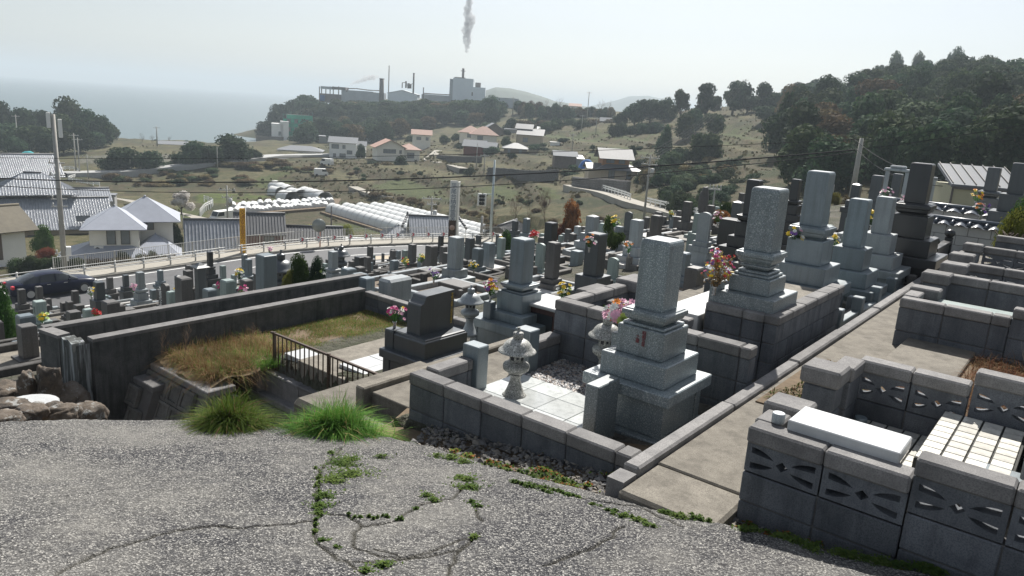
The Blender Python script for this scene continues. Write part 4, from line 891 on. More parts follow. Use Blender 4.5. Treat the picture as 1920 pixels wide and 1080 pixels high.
# tufts of fresh grass at the lane edge
def tuft(label, px, py, D, wid, seed, n=3000, h=.40):
    c_ = lane_pt(px, py)
    def f(r):
        a = r.gauss(0, wid*.45); y = c_.y+r.gauss(0, .05)+.03; x = c_.x+a; return (x, y, lz(x, y)-.03, 1-.45*min(1, abs(a)/wid), (math.pi/2 if r.random() < .3 else -math.pi/2)+(-.9 if a > 0 else .9)*min(1, abs(a)/wid)*(1 if r.random() < .3 else -1)+r.uniform(-1.1, 1.1))
    rnd = random.Random(seed); o = blades('grass_tuft', label, n, f, h, .0078, [m_gr1, m_gr2], 1.6, seed, lambda r: 0 if r.random() < .93 else 1, 5, .75, kind='thing'); o['category'] = 'grass tuft'; return o
tuft('left tuft of long bright green grass at the lane edge', 430, 798, 5, .21, 1); tuft('wider right tuft of long green grass at the lane edge', 628, 810, 5, .29, 2, 4000)
# moss and weeds in the cracks: small leaves
m_moss1 = mat_leaf('crack_weed', (.03, .065, .015), (.075, .12, .03), (.15, .19, .06), .25)
def leaflets(name, label, spots, mats, seed=0, size=.012):
    rnd = random.Random(seed); vs = []; fs = []; ms = []
    for (x, y, z, r_, n) in spots:
        for i in range(n):
            a = rnd.uniform(0, 6.28); q = r_*1.25*abs(rnd.gauss(0, .6))*(1+.5*math.sin(a*3+x*40)); cx, cy, cz = x+q*math.cos(a)*1.2, y+q*math.sin(a), z+rnd.uniform(0, .025)*(1-q/r_*.6)
            s_ = size*rnd.uniform(.5, 1.2); u = Vector((rnd.uniform(-1, 1), rnd.uniform(-1, 1), rnd.uniform(-.4, .4))).normalized(); w_ = u.cross(Vector((rnd.uniform(-.4, .4), rnd.uniform(-.4, .4), 1))).normalized(); c0 = Vector((cx, cy, cz)); b0 = len(vs)
            vs += [tuple(c0-u*s_), tuple(c0+w_*s_*.6), tuple(c0+u*s_), tuple(c0-w_*s_*.6)]; fs.append((b0, b0+1, b0+2, b0+3)); ms.append(rnd.randrange(len(mats)))
    me = bpy.data.meshes.new(name); me.from_pydata(vs, [], fs)
    for m in mats: me.materials.append(m)
    me.polygons.foreach_set('material_index', ms); me.update(); o = put(name, me); return tag(o, label, kind='stuff')
sp = []
def lp(x, y, r_, n): p = lane_pt(x, y); sp.append((p.x, p.y, p.z-.004, r_, n))
for x, y, r_, n in [(640, 870, .09, 900), (655, 890, .09, 900), (625, 900, .07, 600), (610, 930, .05, 350), (600, 950, .05, 300), (596, 965, .035, 200), (660, 862, .06, 300), (620, 850, .03, 100), (875, 900, .055, 500), (880, 915, .06, 600), (862, 895, .03, 120), (800, 930, .04, 220), (812, 938, .035, 160),
   (780, 955, .02, 70), (590, 998, .02, 90), (605, 1015, .03, 120), (630, 1028, .02, 60), (715, 857, .05, 160), (845, 858, .06, 380), (870, 866, .05, 260), (820, 854, .03, 120), (720, 1060, .04, 140), (685, 1070, .035, 120), (890, 1008, .03, 90), (895, 950, .03, 110), (885, 942, .025, 80)]: lp(x, y, r_, n)
for (x0, y0), (x1, y1), m_, r_ in [((960, 905), (1080, 932), 22, .028), ((1105, 948), (1225, 985), 16, .025), ((1240, 962), (1330, 975), 14, .03), ((1380, 990), (1420, 996), 6, .03), ((1460, 1006), (1530, 1030), 12, .045), ((1560, 1035), (1700, 1062), 16, .04), ((1720, 1060), (1760, 1075), 6, .05), ((900, 870), (1080, 905), 20, .02), ((650, 968), (760, 975), 14, .012), ((597, 880), (592, 985), 14, .015)]:
    for i in range(m_): k = (i+rnd.random())/m_; lp(x0+(x1-x0)*k+rnd.uniform(-5, 5), y0+(y1-y0)*k+rnd.uniform(-4, 4), r_*rnd.uniform(.5, 1.2), int(90*r_/.03))
leaflets('moss', 'low green weeds and moss growing along the cracks of the lane', sp, [m_moss1, m_gr3, m_moss1], 4, .0095)
sp = []
for x0, x1, d0, d1, n, r_ in [(-.5, 2.9, .02, .25, 60, .04), (.3, 2.9, .3, .65, 22, .05)]:
    f = verge_spot(x0, x1, d0, d1)
    for i in range(n): p = f(rnd); sp.append((p[0], p[1], p[2]+.01, r_*rnd.uniform(.4, 1.2), 90))
leaflets('ground_cover', 'green and rusty weeds in the gravel strip', sp, [m_gr1, m_gr3, mat_leaf('leaf_rust', (.14, .05, .02), (.26, .09, .03), (.4, .2, .08))], 9, .013)
# dry weeds strip between the right hand plots
slab('weed_bed', None, None, 5.74, 8.68, -1.15, 2.5, -2.7, -2.14, m_soil, kind='structure')
slab('soil', None, None, 5.8, 7.3, -1.93, -1.16, -2.7, -2.203, m_soil, .003, kind='structure')
slab('path', None, None, 7.25, 8.66, -1.38, -.75, -2.6, -2.10, m_conc, .01, kind='structure')
blades('weeds', 'dead brown stalks and straw behind the openwork wall', 9000, spot_sv(5.8, 8.5, -1.12, 1.5, -2.14, .03, lambda s, v, r: v > -.7 or s < 7.0), .24, .007, [m_gr2, mat_leaf('weed_russet', (.12, .06, .03), (.22, .11, .05), (.34, .2, .1))], 2.2, 15, lambda r: r.randrange(2), 3, 1.0)
blades('weeds', 'dark dead leaves in the gap beside the path', 2600, spot_sv(5.6, 7.7, -1.97, -1.16, -2.2, .015, lambda s, v, r: v > -1.93+.12*math.sin(s*5)+.25*abs(s-6.6)), .05, .014, [m_gr2, m_gr3], 2.5, 16, lambda r: r.randrange(2), 2, 1.0)
twigs('dead_stalk', 'long pale dead stalk leaning above the brown weeds on the right', 'plant', G(7.2, -.2, -2.14), .8, 1, 21, m_twig2, .9, .005, 2)
twigs('dead_stalk', 'thin bent dead stalk nearer the tiled plot wall', 'plant', G(6.7, .1, -2.14), .6, 1, 22, m_twig2, .9, .004, 2)
# ================================================================ GRAVES OF THE LOWER TERRACES
m_kerb = [mat_block('kerb_grey', (.20, .19, .175), (.10, .095, .09)), mat_block('kerb_dark', (.12, .115, .11), (.06, .058, .055)), mat_granite('kerb_granite', (.26, .28, .29), (.16, .18, .19), (.36, .38, .38), .4)]
m_floor = [mat_plain('floor_gravel', (.26, .25, .23), .9, var=.35, scale=40, bmp=.4), mat_plain('floor_earth', (.16, .13, .10), .95, var=.3, scale=20), mat_plain('floor_white', (.5, .49, .47), .8, var=.2, scale=50), m_conc]
def view_az(x, y): return math.atan2(y, x)
def apparent(x, y): p = view_az(x, y)-GA; return abs(math.sin(p))+abs(math.cos(p))
GRAVES = [
 # xL, xR, y top, y foot of pillar, side, type, stone, label
 (33.5, 47.5, 542, 569, .25, 'M', 'N', 'small weathered round topped brown grave post by the tail of the parked car'),
 (67, 80, 537, 563, .24, 'M', 'N', 'small weathered brown grave post under the rear door of the parked car'),
 (63.5, 86, 564, 600, .28, 'H', 'E', 'pale green grey grave with incised lettering near the dark conifer'),
 (134, 147.5, 545, 571, .25, 'M', 'N', 'brown grave post between the car bonnet and the dark grave'),
 (114, 128, 567, 592, .26, 'X', 'N', 'low brown stone stub left of the dark three stepped grave'),
 (139, 158, 571, 598, .30, 'X', 'N', 'low square brown stone right behind the low brown stub'),
 (176, 196, 528, 561, .28, 'S', 'D', 'dark stepped grave standing right of the car bonnet'),
 (230, 241.5, 515.5, 537, .25, 'M', 'D', 'slim dark grey grave in front of the road, left of the grey shelf grave'),
 (255, 271, 510, 541, .27, 'H', 'L', 'pale grey grave with shelf and broad stepped foot in the lower rows'),
 (295, 306, 505.5, 527, .25, 'M', 'B', 'slim grey blue grave behind the wide brown slab'),
 (297, 324, 531, 573, .36, 'T', 'N', 'wide brown upright slab with white lettering down its right face'),
 (281, 295, 543, 565, .30, 'X', 'B', 'plain grey slab between the pale shelf grave and the wide brown slab'),
 (328, 340, 516, 541, .25, 'M', 'D', 'dark small grave left of the brown shelf grave'),
 (126, 151, 583, 613, .36, 'X', 'N', 'square brown block left of the rounded dark slab, beside the long wall'),
 (137, 163, 592, 611, .38, 'X', 'D', 'dark round shouldered slab with a small silver vase, beside the long wall'),
 (224, 253, 578, 596, .42, 'X', 'N', 'low brown box shaped stone behind the second long wall'),
 (35, 69, 609, 668, .31, 'S', 'N', 'large olive brown grave at the far left above the rough rocks'),
 (388, 399.5, 472, 499, .22, 'H', 'K', 'slim black grave on a lotus foot in front of the road rail'),
 (348, 362, 497, 536, .26, 'M', 'N', 'brown grave hidden behind the brown shelf grave'),
 (344, 362, 507, 539, .27, 'H', 'N', 'brown stepped grave with shelf left of the little roofed stone'),
 (412, 424, 498, 523, .25, 'S', 'E', 'green grey grave between the black grave and the big blue one'),
 (382, 396, 528, 551, .27, 'M', 'E', 'small lichen covered grave with pyramid cap'),
 (379, 395, 545, 567, .30, 'X', 'N', 'low brown upright stone in front of the lichen covered one'),
 (407, 419, 534, 551, .30, 'X', 'B', 'little grey box stone left of the grey blue upright'),
 (420, 436, 529, 559, .27, 'X', 'B', 'grey blue upright stone behind the end of the second long wall'),
 (453, 464, 476, 501, .25, 'M', 'B', 'farther slim grey grave left of the big blue block'),
 (459, 473, 486, 516, .26, 'H', 'B', 'blue grey grave with shelf just left of the big blue block'),
 (480, 519, 477, 550, .38, 'Z', 'B', 'big plain blue grey block grave behind the long walls'),
 (572, 592, 501, 534, .34, 'X', 'K', 'glossy brownish black upright stone beside the green bush'),
 (543, 572, 541, 557, .42, 'X', 'B', 'low blue grey box stone on the second long wall'),
 (548, 560, 529, 538, .25, 'X', 'L', 'tiny pale block behind the second long wall'),
 (558, 572, 510, 534, .32, 'R', 'N', 'rounded brown natural stone left of the glossy black upright'),
 (615, 634, 471, 503, .28, 'H', 'L', 'pale grey grave on a lotus foot right of the green bush'),
 (626, 634, 465, 490, .25, 'M', 'D', 'slim grey grave behind the pale lotus footed one'),
 (664, 685, 481, 513, .40, 'X', 'K', 'shiny black box shaped grave below the chevron rail'),
 (688, 700, 462.5, 486, .25, 'S', 'N', 'slim dark brown grave just right of the shiny black box'),
 (715, 721, 475, 491, .2, 'X', 'D', 'very small dark post in front of the road'),
 (732, 741, 467, 481, .22, 'M', 'D', 'small dark grave below the chevron rail'),
 (742, 752, 470, 486, .30, 'X', 'B', 'left of two thin grey green plaques by the road'),
 (753, 765, 469, 486, .34, 'X', 'E', 'right of two thin grey green plaques by the road'),
 (765, 781, 458, 491, .27, 'H', 'N', 'dark brown stepped grave with shelf in front of the road'),
 (741, 749, 488, 503, .2, 'M', 'L', 'little white grave beside a posy of yellow flowers'),
 (788, 803, 498, 524, .30, 'X', 'B', 'grey blue upright block left of the purple flowers'),
 (797, 806, 474, 488, .2, 'P', 'E', 'green grey five tiered pagoda grave with a pointed finial'),
 (810, 821, 482, 499, .24, 'X', 'L', 'small pale round topped stone left of the big pale grave'),
 (822, 832, 478, 497, .24, 'X', 'B', 'small grey round topped stone touching the big pale grave'),
 (821, 832, 442, 471, .24, 'S', 'K', 'slim black grave left of the big pale grave by the chevron rail'),
 (839, 870, 444, 503, .30, 'Z2', 'L', 'big pale veined granite grave below the tall roadside banner'),
 (871, 890, 446, 487, .28, 'H', 'D', 'dark polished grave with shelf right behind the big pale one'),
 (891.5, 902.5, 441, 461, .25, 'M', 'D', 'small black grave before the concrete post by the road'),
 (904, 928, 455, 503, .27, 'S', 'B', 'grey grave between the dark shelf grave and the tall blue grey one'),
 (929, 942, 439.5, 466, .26, 'M', 'D', 'dark grave in front of the green plants by the road'),
 (980, 994, 408.5, 437, .25, 'M', 'B', 'grey grave whose top shows above the tall blue grey one'),
 (1000, 1026, 456, 503, .42, 'T', 'E', 'pale green tablet with arched top right of the tall blue grey grave'),
 (1020, 1045, 417, 462, .28, 'S', 'K', 'black green grave with black foot beside the metal fence'),
 (1098, 1123, 403, 437, .30, 'M', 'L', 'pale blue grave behind the brown grey one in the middle rows'),
 (1096, 1136, 437, 515, .31, 'S', 'D', 'brown grey polished grave with square foot behind the square capped pier'),
 (1076, 1090, 423, 442, .27, 'M', 'L', 'small white grey grave in front of the russet tree'),
 (1122, 1131, 414, 432, .25, 'X', 'D', 'small dark post right of the pale blue grave'),
 (1168, 1188, 397, 434, .32, 'T', 'D', 'dark blue grave with curled round top beside green leaves'),
 (1180, 1206, 412, 462, .28, 'S', 'L', 'glossy pale grey grave in front of the curled top one'),
 (1206, 1218, 406, 441, .27, 'M', 'N', 'slim brown grave right of the glossy pale grey one'),
 (1226, 1241, 414, 426, .30, 'X', 'N', 'small square brown stone above the nearest big grave'),
 (1240, 1250, 406, 422, .25, 'M', 'N', 'little brown post right of the small square brown stone'),
 (1279, 1297, 378, 415, .28, 'S', 'N', 'brown grave before the white railed country road'),
 (1268, 1278, 395, 409, .25, 'X', 'N', 'short brown stone just left of the brown grave by the country road'),
 (1304, 1336, 398, 452, .34, 'T', 'L', 'pale grey grave with gently rolled top left of the raised grave'),
 (1372, 1395, 377, 411, .32, 'M', 'D', 'dark grey grave behind the low dark wall slab'),
 (1385, 1397, 362, 375, .28, 'X', 'N', 'small brown stone behind the tall black grave'),
 (1397, 1427, 337, 402, .32, 'H', 'K', 'tall black grave on a black lotus foot behind the salt and pepper one'),
 (1482, 1501, 336, 375, .26, 'H', 'K', 'slim black grave between the salt and pepper one and the tall blue grey one'),
 (1508, 1558, 321, 422, .29, 'H', 'B', 'tall blue grey grave with heavy shelf right of the salt and pepper one'),
 (1596, 1614, 344, 376, .27, 'M', 'D', 'grey grave below the leaning concrete pole'),
 (1588, 1628, 373, 462, .26, 'S', 'B', 'smooth grey grave with round edges on three broad steps by the path'),
 (1632, 1655, 329, 379, .27, 'M', 'D', 'dark blue grave left of the pale framed one'),
 (1672, 1690, 326, 372, .25, 'S', 'D', 'dark grave standing before a pale stone frame'),
 (1640, 1675, 369, 437, .25, 'S', 'L', 'pale green grey grave on a wide slab by the path'),
 (1704, 1746, 306, 380, .32, 'H', 'K', 'tallest black grave on a black lotus bowl on the right'),
 (1741, 1754, 332, 376, .24, 'X', 'L', 'thin pale stone slab right of the tallest black grave'),
 (1771, 1785, 335, 362, .27, 'M', 'D', 'dark grave in front of the yellow hut corner'),
 (1850, 1873, 314, 358, .28, 'H', 'D', 'dark blue grave with golden line under it in front of the yellow hut'),
 (1896, 1925, 306, 364, .30, 'S', 'D', 'grey grave cut by the right edge of the picture above the shrub'),
 (1818, 1838, 354, 376, .32, 'X', 'L', 'light grey box stone beside the golden lined grave'),
 (1135, 1164, 483, 522, .46, 'T', 'E', 'pale green slanted tablet right of the brown grey polished grave'),
 (1069, 1094, 470, 497, .5, 'X', 'B', 'low blue grey block with a posy left of the brown grey grave'),
 (1283, 1316, 438, 488, .5, 'T', 'E', 'grey green tablet with curved top behind the nearest big pillar'),
 (1347, 1391, 410, 458, .8, 'X', 'K', 'broad black polished wall slab behind the salt and pepper grave'),
 (1543, 1550, 383, 396, .25, 'M', 'E', 'tiny pale grave seen between the tall blue grey and the smooth grey one'),
 (1552, 1560, 388, 400, .25, 'M', 'D', 'tiny dark grave seen between the tall blue grey and the smooth grey one'),
 (1563, 1573, 380, 392, .3, 'X', 'D', 'small dark stone box behind the smooth grey grave'),
 (1760, 1772, 352, 372, .28, 'M', 'D', 'small dark grave left of the yellow hut'),
 (1254, 1264, 398, 414, .25, 'M', 'D', 'tiny dark grave at the edge of the fields left of the brown grave'),
 (1350, 1360, 385, 400, .28, 'X', 'L', 'pair of pale boxes like stone by the russet shrub'),
 (1146, 1158, 418, 438, .27, 'M', 'N', 'small brown grave behind the green leaves in the middle rows'),
 (1045, 1054, 428, 444, .25, 'M', 'B', 'small grey grave behind the metal fence in the middle'),
 (200, 212, 520, 541, .25, 'M', 'N', 'small brown grave behind the dark stepped one near the road'),
 (8, 22, 583, 612, .27, 'M', 'D', 'dark grave half hidden by the conifer at the left edge'),
 (98, 110, 575, 593, .27, 'X', 'L', 'small pale block beside a patch of yellow green plants'),
 (16, 26, 628, 645, .25, 'H', 'D', 'small dark lantern like grave post left of the olive brown one'),
 (-12, 10, 618, 655, .3, 'S', 'B', 'blue grey grave cut by the left edge of the picture'),
 (528, 540, 512, 528, .3, 'X', 'N', 'low brown stone left of the bush in the lower terrace'),
 (640, 652, 500, 517, .28, 'M', 'B', 'small grey grave right of the pale lotus footed one'),
 (600, 610, 520, 534, .26, 'X', 'L', 'small pale stone right of the glossy brownish black upright'),
 (700, 712, 508, 524, .3, 'X', 'N', 'low brown stone below the slim dark brown grave'),
 (806, 816, 510, 524, .28, 'X', 'B', 'small blue block below the purple flowers'),
 (950, 962, 470, 492, .28, 'M', 'B', 'small grey blue grave left of the tall blue grey one'),
 (960, 972, 414, 432, .26, 'M', 'D', 'small dark grave left of the traffic light pole foot'),
]
TY = {  # tiers from the pillar down: (name, kind, half width and height in pillar sides)
 'S': [('upper_base', 'box', .85, .85), ('lower_base', 'box', 1.28, .6), ('kerb_slab', 'box', 1.8, .35)],
 'Z': [('lower_base', 'box', .78, .7), ('kerb_slab', 'box', 1.2, .3)],
 'Z2': [('upper_base', 'box', .80, .85), ('lower_base', 'box', 1.3, .6), ('kerb_slab', 'box', 2.0, .3)],
 'H': [('shelf', 'shelf', .84, .42), ('upper_base', 'box', .82, .8), ('lower_base', 'box', 1.2, .6), ('kerb_slab', 'box', 1.7, .35)],
 'M': [('upper_base', 'box', .85, .6), ('lower_base', 'box', 1.25, .45)],
 'T': [('upper_base', 'box', .62, .25), ('lower_base', 'box', .85, .3)],
 'X': [('base', 'box', .62, .2)],
 'R': [('base', 'box', .8, .25)],
 'P': [('upper_base', 'box', .9, .8), ('lower_base', 'box', 1.3, .5)],
}
rg = random.Random(33); placed = []
for (xl, xr, yt, yb, side, ty, stn, lab) in GRAVES:
    xc = (xl+xr)/2; D = 1400*side*1.38/(xr-xl); p = atd(xc, (yt+yb)/2, D)
    D = 1400*side*apparent(p.x, p.y)/(xr-xl); p = atd(xc, (yt+yb)/2, D)
    zt = fitz(p.x, p.y, yt+side*.15*0); zb = fitz(p.x, p.y, yb); g0 = gz(p.x, p.y)
    if zb-g0 < .12: # the ground is higher: move the stone towards the camera until it clears
        for _ in range(20):
            D *= .97; p = atd(xc, (yt+yb)/2, D); zt = fitz(p.x, p.y, yt); zb = fitz(p.x, p.y, yb); g0 = gz(p.x, p.y)
            if zb-g0 > .15: break
    side = (xr-xl)*D/1400/apparent(p.x, p.y); h = side/2; room = zb-g0
    if D > 60: print('FAR', lab, D)
    tiers = []; spec = TY[ty]; tot = sum(q[3] for q in spec)*side; k = min(1.45, room/tot) if room < tot*1.45 else 1.45; z = zb
    for nm, kd, hw, hh in spec:
        a = z-hh*side*k; tiers.append([nm, kd, hw*side, hw*side, a, z]); z = a
    if z > g0+.02: tiers.append(['chamber', 'chamber' if spec[-1][2] > 1 and D < 24 else 'box', spec[-1][2]*side*.86, spec[-1][2]*side*.86, g0-.25, z])
    else: tiers[-1][4] = g0-.25
    kd = {'T': 'round', 'R': 'round', 'P': 'peak'}.get(ty, 'pillar')
    dy = .34 if ty in 'T' else 1.0
    if ty == 'T':
        for q in tiers: q[3] = q[3]*.7
    if ty == 'M' and rg.random() < .4: kd = 'peak'
    tiers.append(['pillar', kd, h, h*dy, zb, zt])
    if ty == 'P':
        for i in range(4): tiers.append(['tier', 'peak' if i % 2 else 'shelf', h*(.95-.12*i), h*(.95-.12*i), zt+i*.1, zt+i*.1+.12])
    s_, v_ = sof(p.x, p.y), -tof(p.x, p.y); placed.append((s_, v_, side, D))
    zb0 = g0-.25
    g = grave(lab, 0, 0, [tuple(q) for q in tiers], stn, z0=zb0, loc=(p.x, p.y), bev=.008)
    # kerb round the plot, its floor
    if ty not in ('X', 'R') or rg.random() < .3:
        w = max(spec[-1][2]*side*1.15, .5)*rg.uniform(1.0, 1.2); dpt = w*rg.uniform(1.0, 1.3); hmax = max(gz(p.x+a*w*.8, p.y+b_*w*.8) for a, b_ in ((1, 0), (-1, 0), (0, 1), (0, -1)))
        kz = max(hmax, g0)+rg.uniform(.06, .22)-zb0; km = rg.choice(m_kerb); t_ = .07; mb = MB()
        ent = rg.random() < .5
        mb.box(-w, w, dpt-t_, dpt+t_, -.8, kz, 0, .012); mb.box(-w-t_, -w+t_, -dpt, dpt-t_, -.8, kz-.004, 0, .012); mb.box(w-t_, w+t_, -dpt, dpt-t_, -.8, kz-.004, 0, .012)
        if ent:
            mb.box(-w+t_, -.25, -dpt-t_, -dpt+t_, -.8, kz-.05, 0, .012); mb.box(.25, w-t_, -dpt-t_, -dpt+t_, -.8, kz-.05, 0, .012)
            for sx in (-.28, .28): mb.box(sx-.06, sx+.06, -dpt-.08, -dpt+.08, -.8, kz+.14, 0, .012)
        else: mb.box(-w+t_, w-t_, -dpt-t_, -dpt+t_, -.8, kz-.02, 0, .012)
        mb.build('kerb', km, g); mb = MB(); mb.box(-w+.05, w-.05, -dpt+.05, dpt-.05, -.8, kz-.12); mb.build('plot_floor', rg.choice(m_floor), g)
    if lab.startswith('wide brown'): inscr(g, '先祖代々之墓', .17, (0, -h*1.003, zt-zb0-.25), m_wpaint, 0)
    if lab.startswith('pale green grey grave with incised'): inscr(g, '俗名', .12, (0, -h*1.003, zt-zb0-.25), m_g_dark, 0)
    if lab.startswith('tall blue grey grave with heavy'): inscr(g, '', .1, (0, 0, 0), m_g_dark)
# empty kerbed plots and smaller stones between the bigger graves of the lower terraces
kb = []
tries = 0; rows_ = {}
while len(kb) < 175 and tries < 9000:
    tries += 1
    t_ = rg.uniform(12.8, 41); s_ = rg.uniform(2, 44); v_ = -round(t_/1.7)*1.7; s_ = round(s_/1.55)*1.55
    if (s_, v_) in rows_ or -v_ < 13.4: continue
    q = G(s_, v_); r = math.hypot(q.x, q.y); ang = math.degrees(math.atan2(q.y, q.x))
    if r > 47 or not 52 < ang < 128: continue
    if any(math.hypot(s_-a, v_-b_) < 1.25 for a, b_, c_, d_ in placed): continue
    rows_[s_, v_] = 1; kb.append((s_, v_))
rows2 = [(rg.uniform(7, 30), -rg.uniform(2.9, 11.8)) for _ in range(240)]
for s_, v_ in rows2:
    if s_ < 11 and v_ > -13.2: continue
    if all(math.hypot(s_-a, v_-b_) > 1.7 for a, b_ in kb) and all(math.hypot(s_-a, v_-b_) > 1.45 for a, b_, c_, d_ in placed): kb.append((s_, v_))
km_mesh = {}
NB = ['left of', 'behind', 'right of', 'in front of']
for i, (s_, v_) in enumerate(kb):
    q = G(s_, v_); g0 = gz(q.x, q.y); w, d_ = rg.uniform(.6, .8), rg.uniform(.62, .8); kh = rg.uniform(.1, .28)
    kk = rg.randrange(6)
    if kk not in km_mesh:
        mb = MB(); t_ = .065; mb.box(-.7, .7, .7-t_, .7+t_, -.9, .2, 0, .012); mb.box(-.7-t_, -.7+t_, -.7, .7-t_, -.9, .196, 0, .012); mb.box(.7-t_, .7+t_, -.7, .7-t_, -.9, .196, 0, .012)
        mb.box(-.7+t_, -.22, -.7-t_, -.7+t_, -.9, .16, 0, .012); mb.box(.22, .7-t_, -.7-t_, -.7+t_, -.9, .16, 0, .012); mb.box(-.22, .22, -.7, -.6, -.9, .02)
        f_ = MB(); f_.box(-.65, .65, -.65, .65, -.9, .08); p_ = MB()
        if kk < 4: hh_ = rg.uniform(.45, .85); ww = rg.uniform(.1, .14); p_.rings([(.9*ww, .3), (ww, .31), (ww, .3+hh_-.03), (ww*.85, .3+hh_)], 4, 0, ctr=(0, .25)); p_.box(-.2, .2, .05, .45, .19, .3, 0, .008); p_.box(-.3, .3, -.05, .55, .06, .19, 0, .008)
        elif kk == 4: p_.box(-.14, .14, .1, .36, .07, .5, 0, .02)
        else: p_.box(-.35, .35, -.1, .4, .07, .3, 0, .02); p_.box(.42, .5, -.3, -.2, .07, .3, 0, .01)
        st_ = rg.choice('BLNNDEN')
        km_mesh[kk] = (mb.mesh('kerb', m_kerb[kk % 3]), f_.mesh('plot_floor', m_floor[kk % 4]), p_.mesh('stone', MG[st_]), st_, ['small upright stone', 'small upright stone', 'small upright stone', 'small upright stone', 'plain stone block', 'low box stone'][kk])
    a, b_, c_, st_, word = km_mesh[kk]
    scn = dict(B='blue grey', L='pale grey', N='brown', D='dark', E='green grey')[st_]
    reg = 'the lower terraces' if v_ < -12.5 else 'the upper middle rows'
    g = thing('plot', '%s %s inside a low kerbed plot in %s' % (scn, word, reg), 'grave plot', (q.x, q.y, g0), RZ, 'kerbed plots with a %s %s in %s' % (scn, word, reg)); g.scale = (w/.7, d_/.7, 1)
    put('kerb', a, g); put('plot_floor', b_, g); put('stone', c_, g)
# ---------------------------------------------------------------- special pieces
def at_ground(px, py): return hit(px, py, 5)
# pale stone frame behind a dark grave; memorial plates; square capped piers
D = 15.2; p = atd(1676, 345, D); q0 = gz(p.x, p.y)
fr = thing('memorial_arch', 'pale carved stone frame with a rounded crest behind a dark grave', 'memorial stone', (p.x, p.y, q0), RZ); zt = fitz(p.x, p.y, 322)-q0
mb = MB(); [mb.box(x0, x1, .1, .2, 0, zt, 0, .01) for x0, x1 in ((-.22, -.15), (.15, .22))]; mb.build('post', m_g_light, fr); mb = MB(); mb.box(-.25, .25, .08, .22, zt, zt+.06, 0, .015); mb.box(-.15, .15, .09, .21, zt+.06, zt+.12, 0, .02); mb.build('crest', m_g_light, fr)
def cap_pier(label, F_, L_, R_, z, zbot):
    a, b_, c_ = at(*F_, z), at(*L_, z), at(*R_, z); s0, v1 = sof(a.x, a.y), -tof(a.x, a.y); v0 = -tof(b_.x, b_.y); s1 = sof(c_.x, c_.y)
    g = thing('block_pier', label, 'pier', G((s0+s1)/2, (v0+v1)/2, zbot), RZ); w, d = (v1-v0)/2, (s1-s0)/2; H = z-zbot
    mb = MB(); mb.box(-w, w, -d, d, H-.13, H, 0, .012); mb.build('cap', m_cap, g); n = max(2, round((H-.13)/.2)); hh = (H-.13)/n
    for j in range(n): put('block', blockmesh(w*2-.12, d*2-.12, hh-.008, m_block, .01, 'pier'), g, loc=(0, 0, (j+.5)*hh))
cap_pier('square concrete pier with broad flat cap, the left and nearer of two', (1123, 551), (1086, 539), (1156, 539), -2.05, -3.3)
cap_pier('square concrete pier with broad flat cap, half behind the nearest big pillar', (1200, 531), (1154, 521), (1230, 521), -1.85, -3.1)
# shrine-like cabinet
p = atd(1040, 560, 11.6); g0 = gz(p.x, p.y)
sh = thing('grave_cabinet', 'reddish brown stone box with glass front and white top', 'stone cabinet', (p.x, p.y, -3.5), RZ); 
mb = MB(); mb.box(-.36, .36, -.3, .3, 0, .55, 0, .01); mb.build('case', mat_granite('red_brown_granite', (.09, .05, .045), (.04, .025, .022), (.15, .09, .08), .2), sh)
mb = MB(); mb.box(-.42, .42, -.36, .36, .55, .6, 0, .01); mb.build('top_slab', m_white, sh); mb = MB(); mb.box(-.2, .2, -.312, -.302, .08, .46); mb.box(.302, .312, -.2, .2, .08, .46); mb.build('pane', m_glass, sh)
# roofed little stone, dark lantern, metal lantern
p = atd(375, 510, 26); g0 = gz(p.x, p.y); h0 = fitz(p.x, p.y, 520)-g0
rs_ = thing('roofed_stone', 'little dark stone shrine with curved roof beside the black lotus grave', 'stone shrine', (p.x, p.y, g0), RZ)
mb = MB(); mb.box(-.14, .14, -.14, .14, 0, h0+.35, 0, .01); mb.build('body', MG['D'], rs_); mb = MB(); mb.rings([(.24, h0+.35), (.25, h0+.38), (.13, h0+.44), (.05, h0+.52)], 4, 0); mb.build('roof', MG['D'], rs_)
p = atd(527, 490, 24); g0 = gz(p.x, p.y); lantern('dark stone lantern with wide cap beside the road, right of the big blue block', (p.x, p.y, g0), (fitz(p.x, p.y, 468)-g0)/.70, 'D')
p = atd(640, 468, 40); g0 = gz(p.x, p.y); lantern('small dark blue stone lantern behind the green bush', (p.x, p.y, g0), (fitz(p.x, p.y, 457)-g0)/.70, 'D')
p = atd(1846, 385, 16); g0 = gz(p.x, p.y); lantern('dark stone lantern with pale brim before the yellow hut', (p.x, p.y, -2.5), .9, 'D')
m_chrome = mat_plain('bright_steel', (.75, .75, .74), .12, 1.0, var=.05, bmp=0)
p = atd(1347, 510, 9.6); ml = thing('metal_lantern', 'shiny steel roofed lantern on a dark stone left of the raised grave', 'lantern', (p.x, p.y, -2.4), RZ)
mb = MB(); mb.box(-.12, .12, -.12, .12, 0, .42, 0, .01); mb.build('base', MG['D'], ml); mb = MB(); mb.box(-.08, .08, -.08, .08, .42, .56, 0, .006); mb.build('body', m_silver, ml)
mb = MB(); mb.rings([(.17, .55), (.175, .56), (.10, .60), (.03, .625), (.012, .63), (.012, .66)], 6, 0); mb.build('roof', m_chrome, ml)
mb = MB(); mb.rings([(.03, 0), (.035, .01), (.035, .09), (.03, .1)], 12, smooth=True); o = mb.build('glass_cup', mat_plain('amber_glass', (.5, .35, .08), .15, var=.1), None, loc=G(7.45, -2.93, -1.62)); tag(o, 'amber glass cup beside the dried flowers of the raised grave', 'cup')
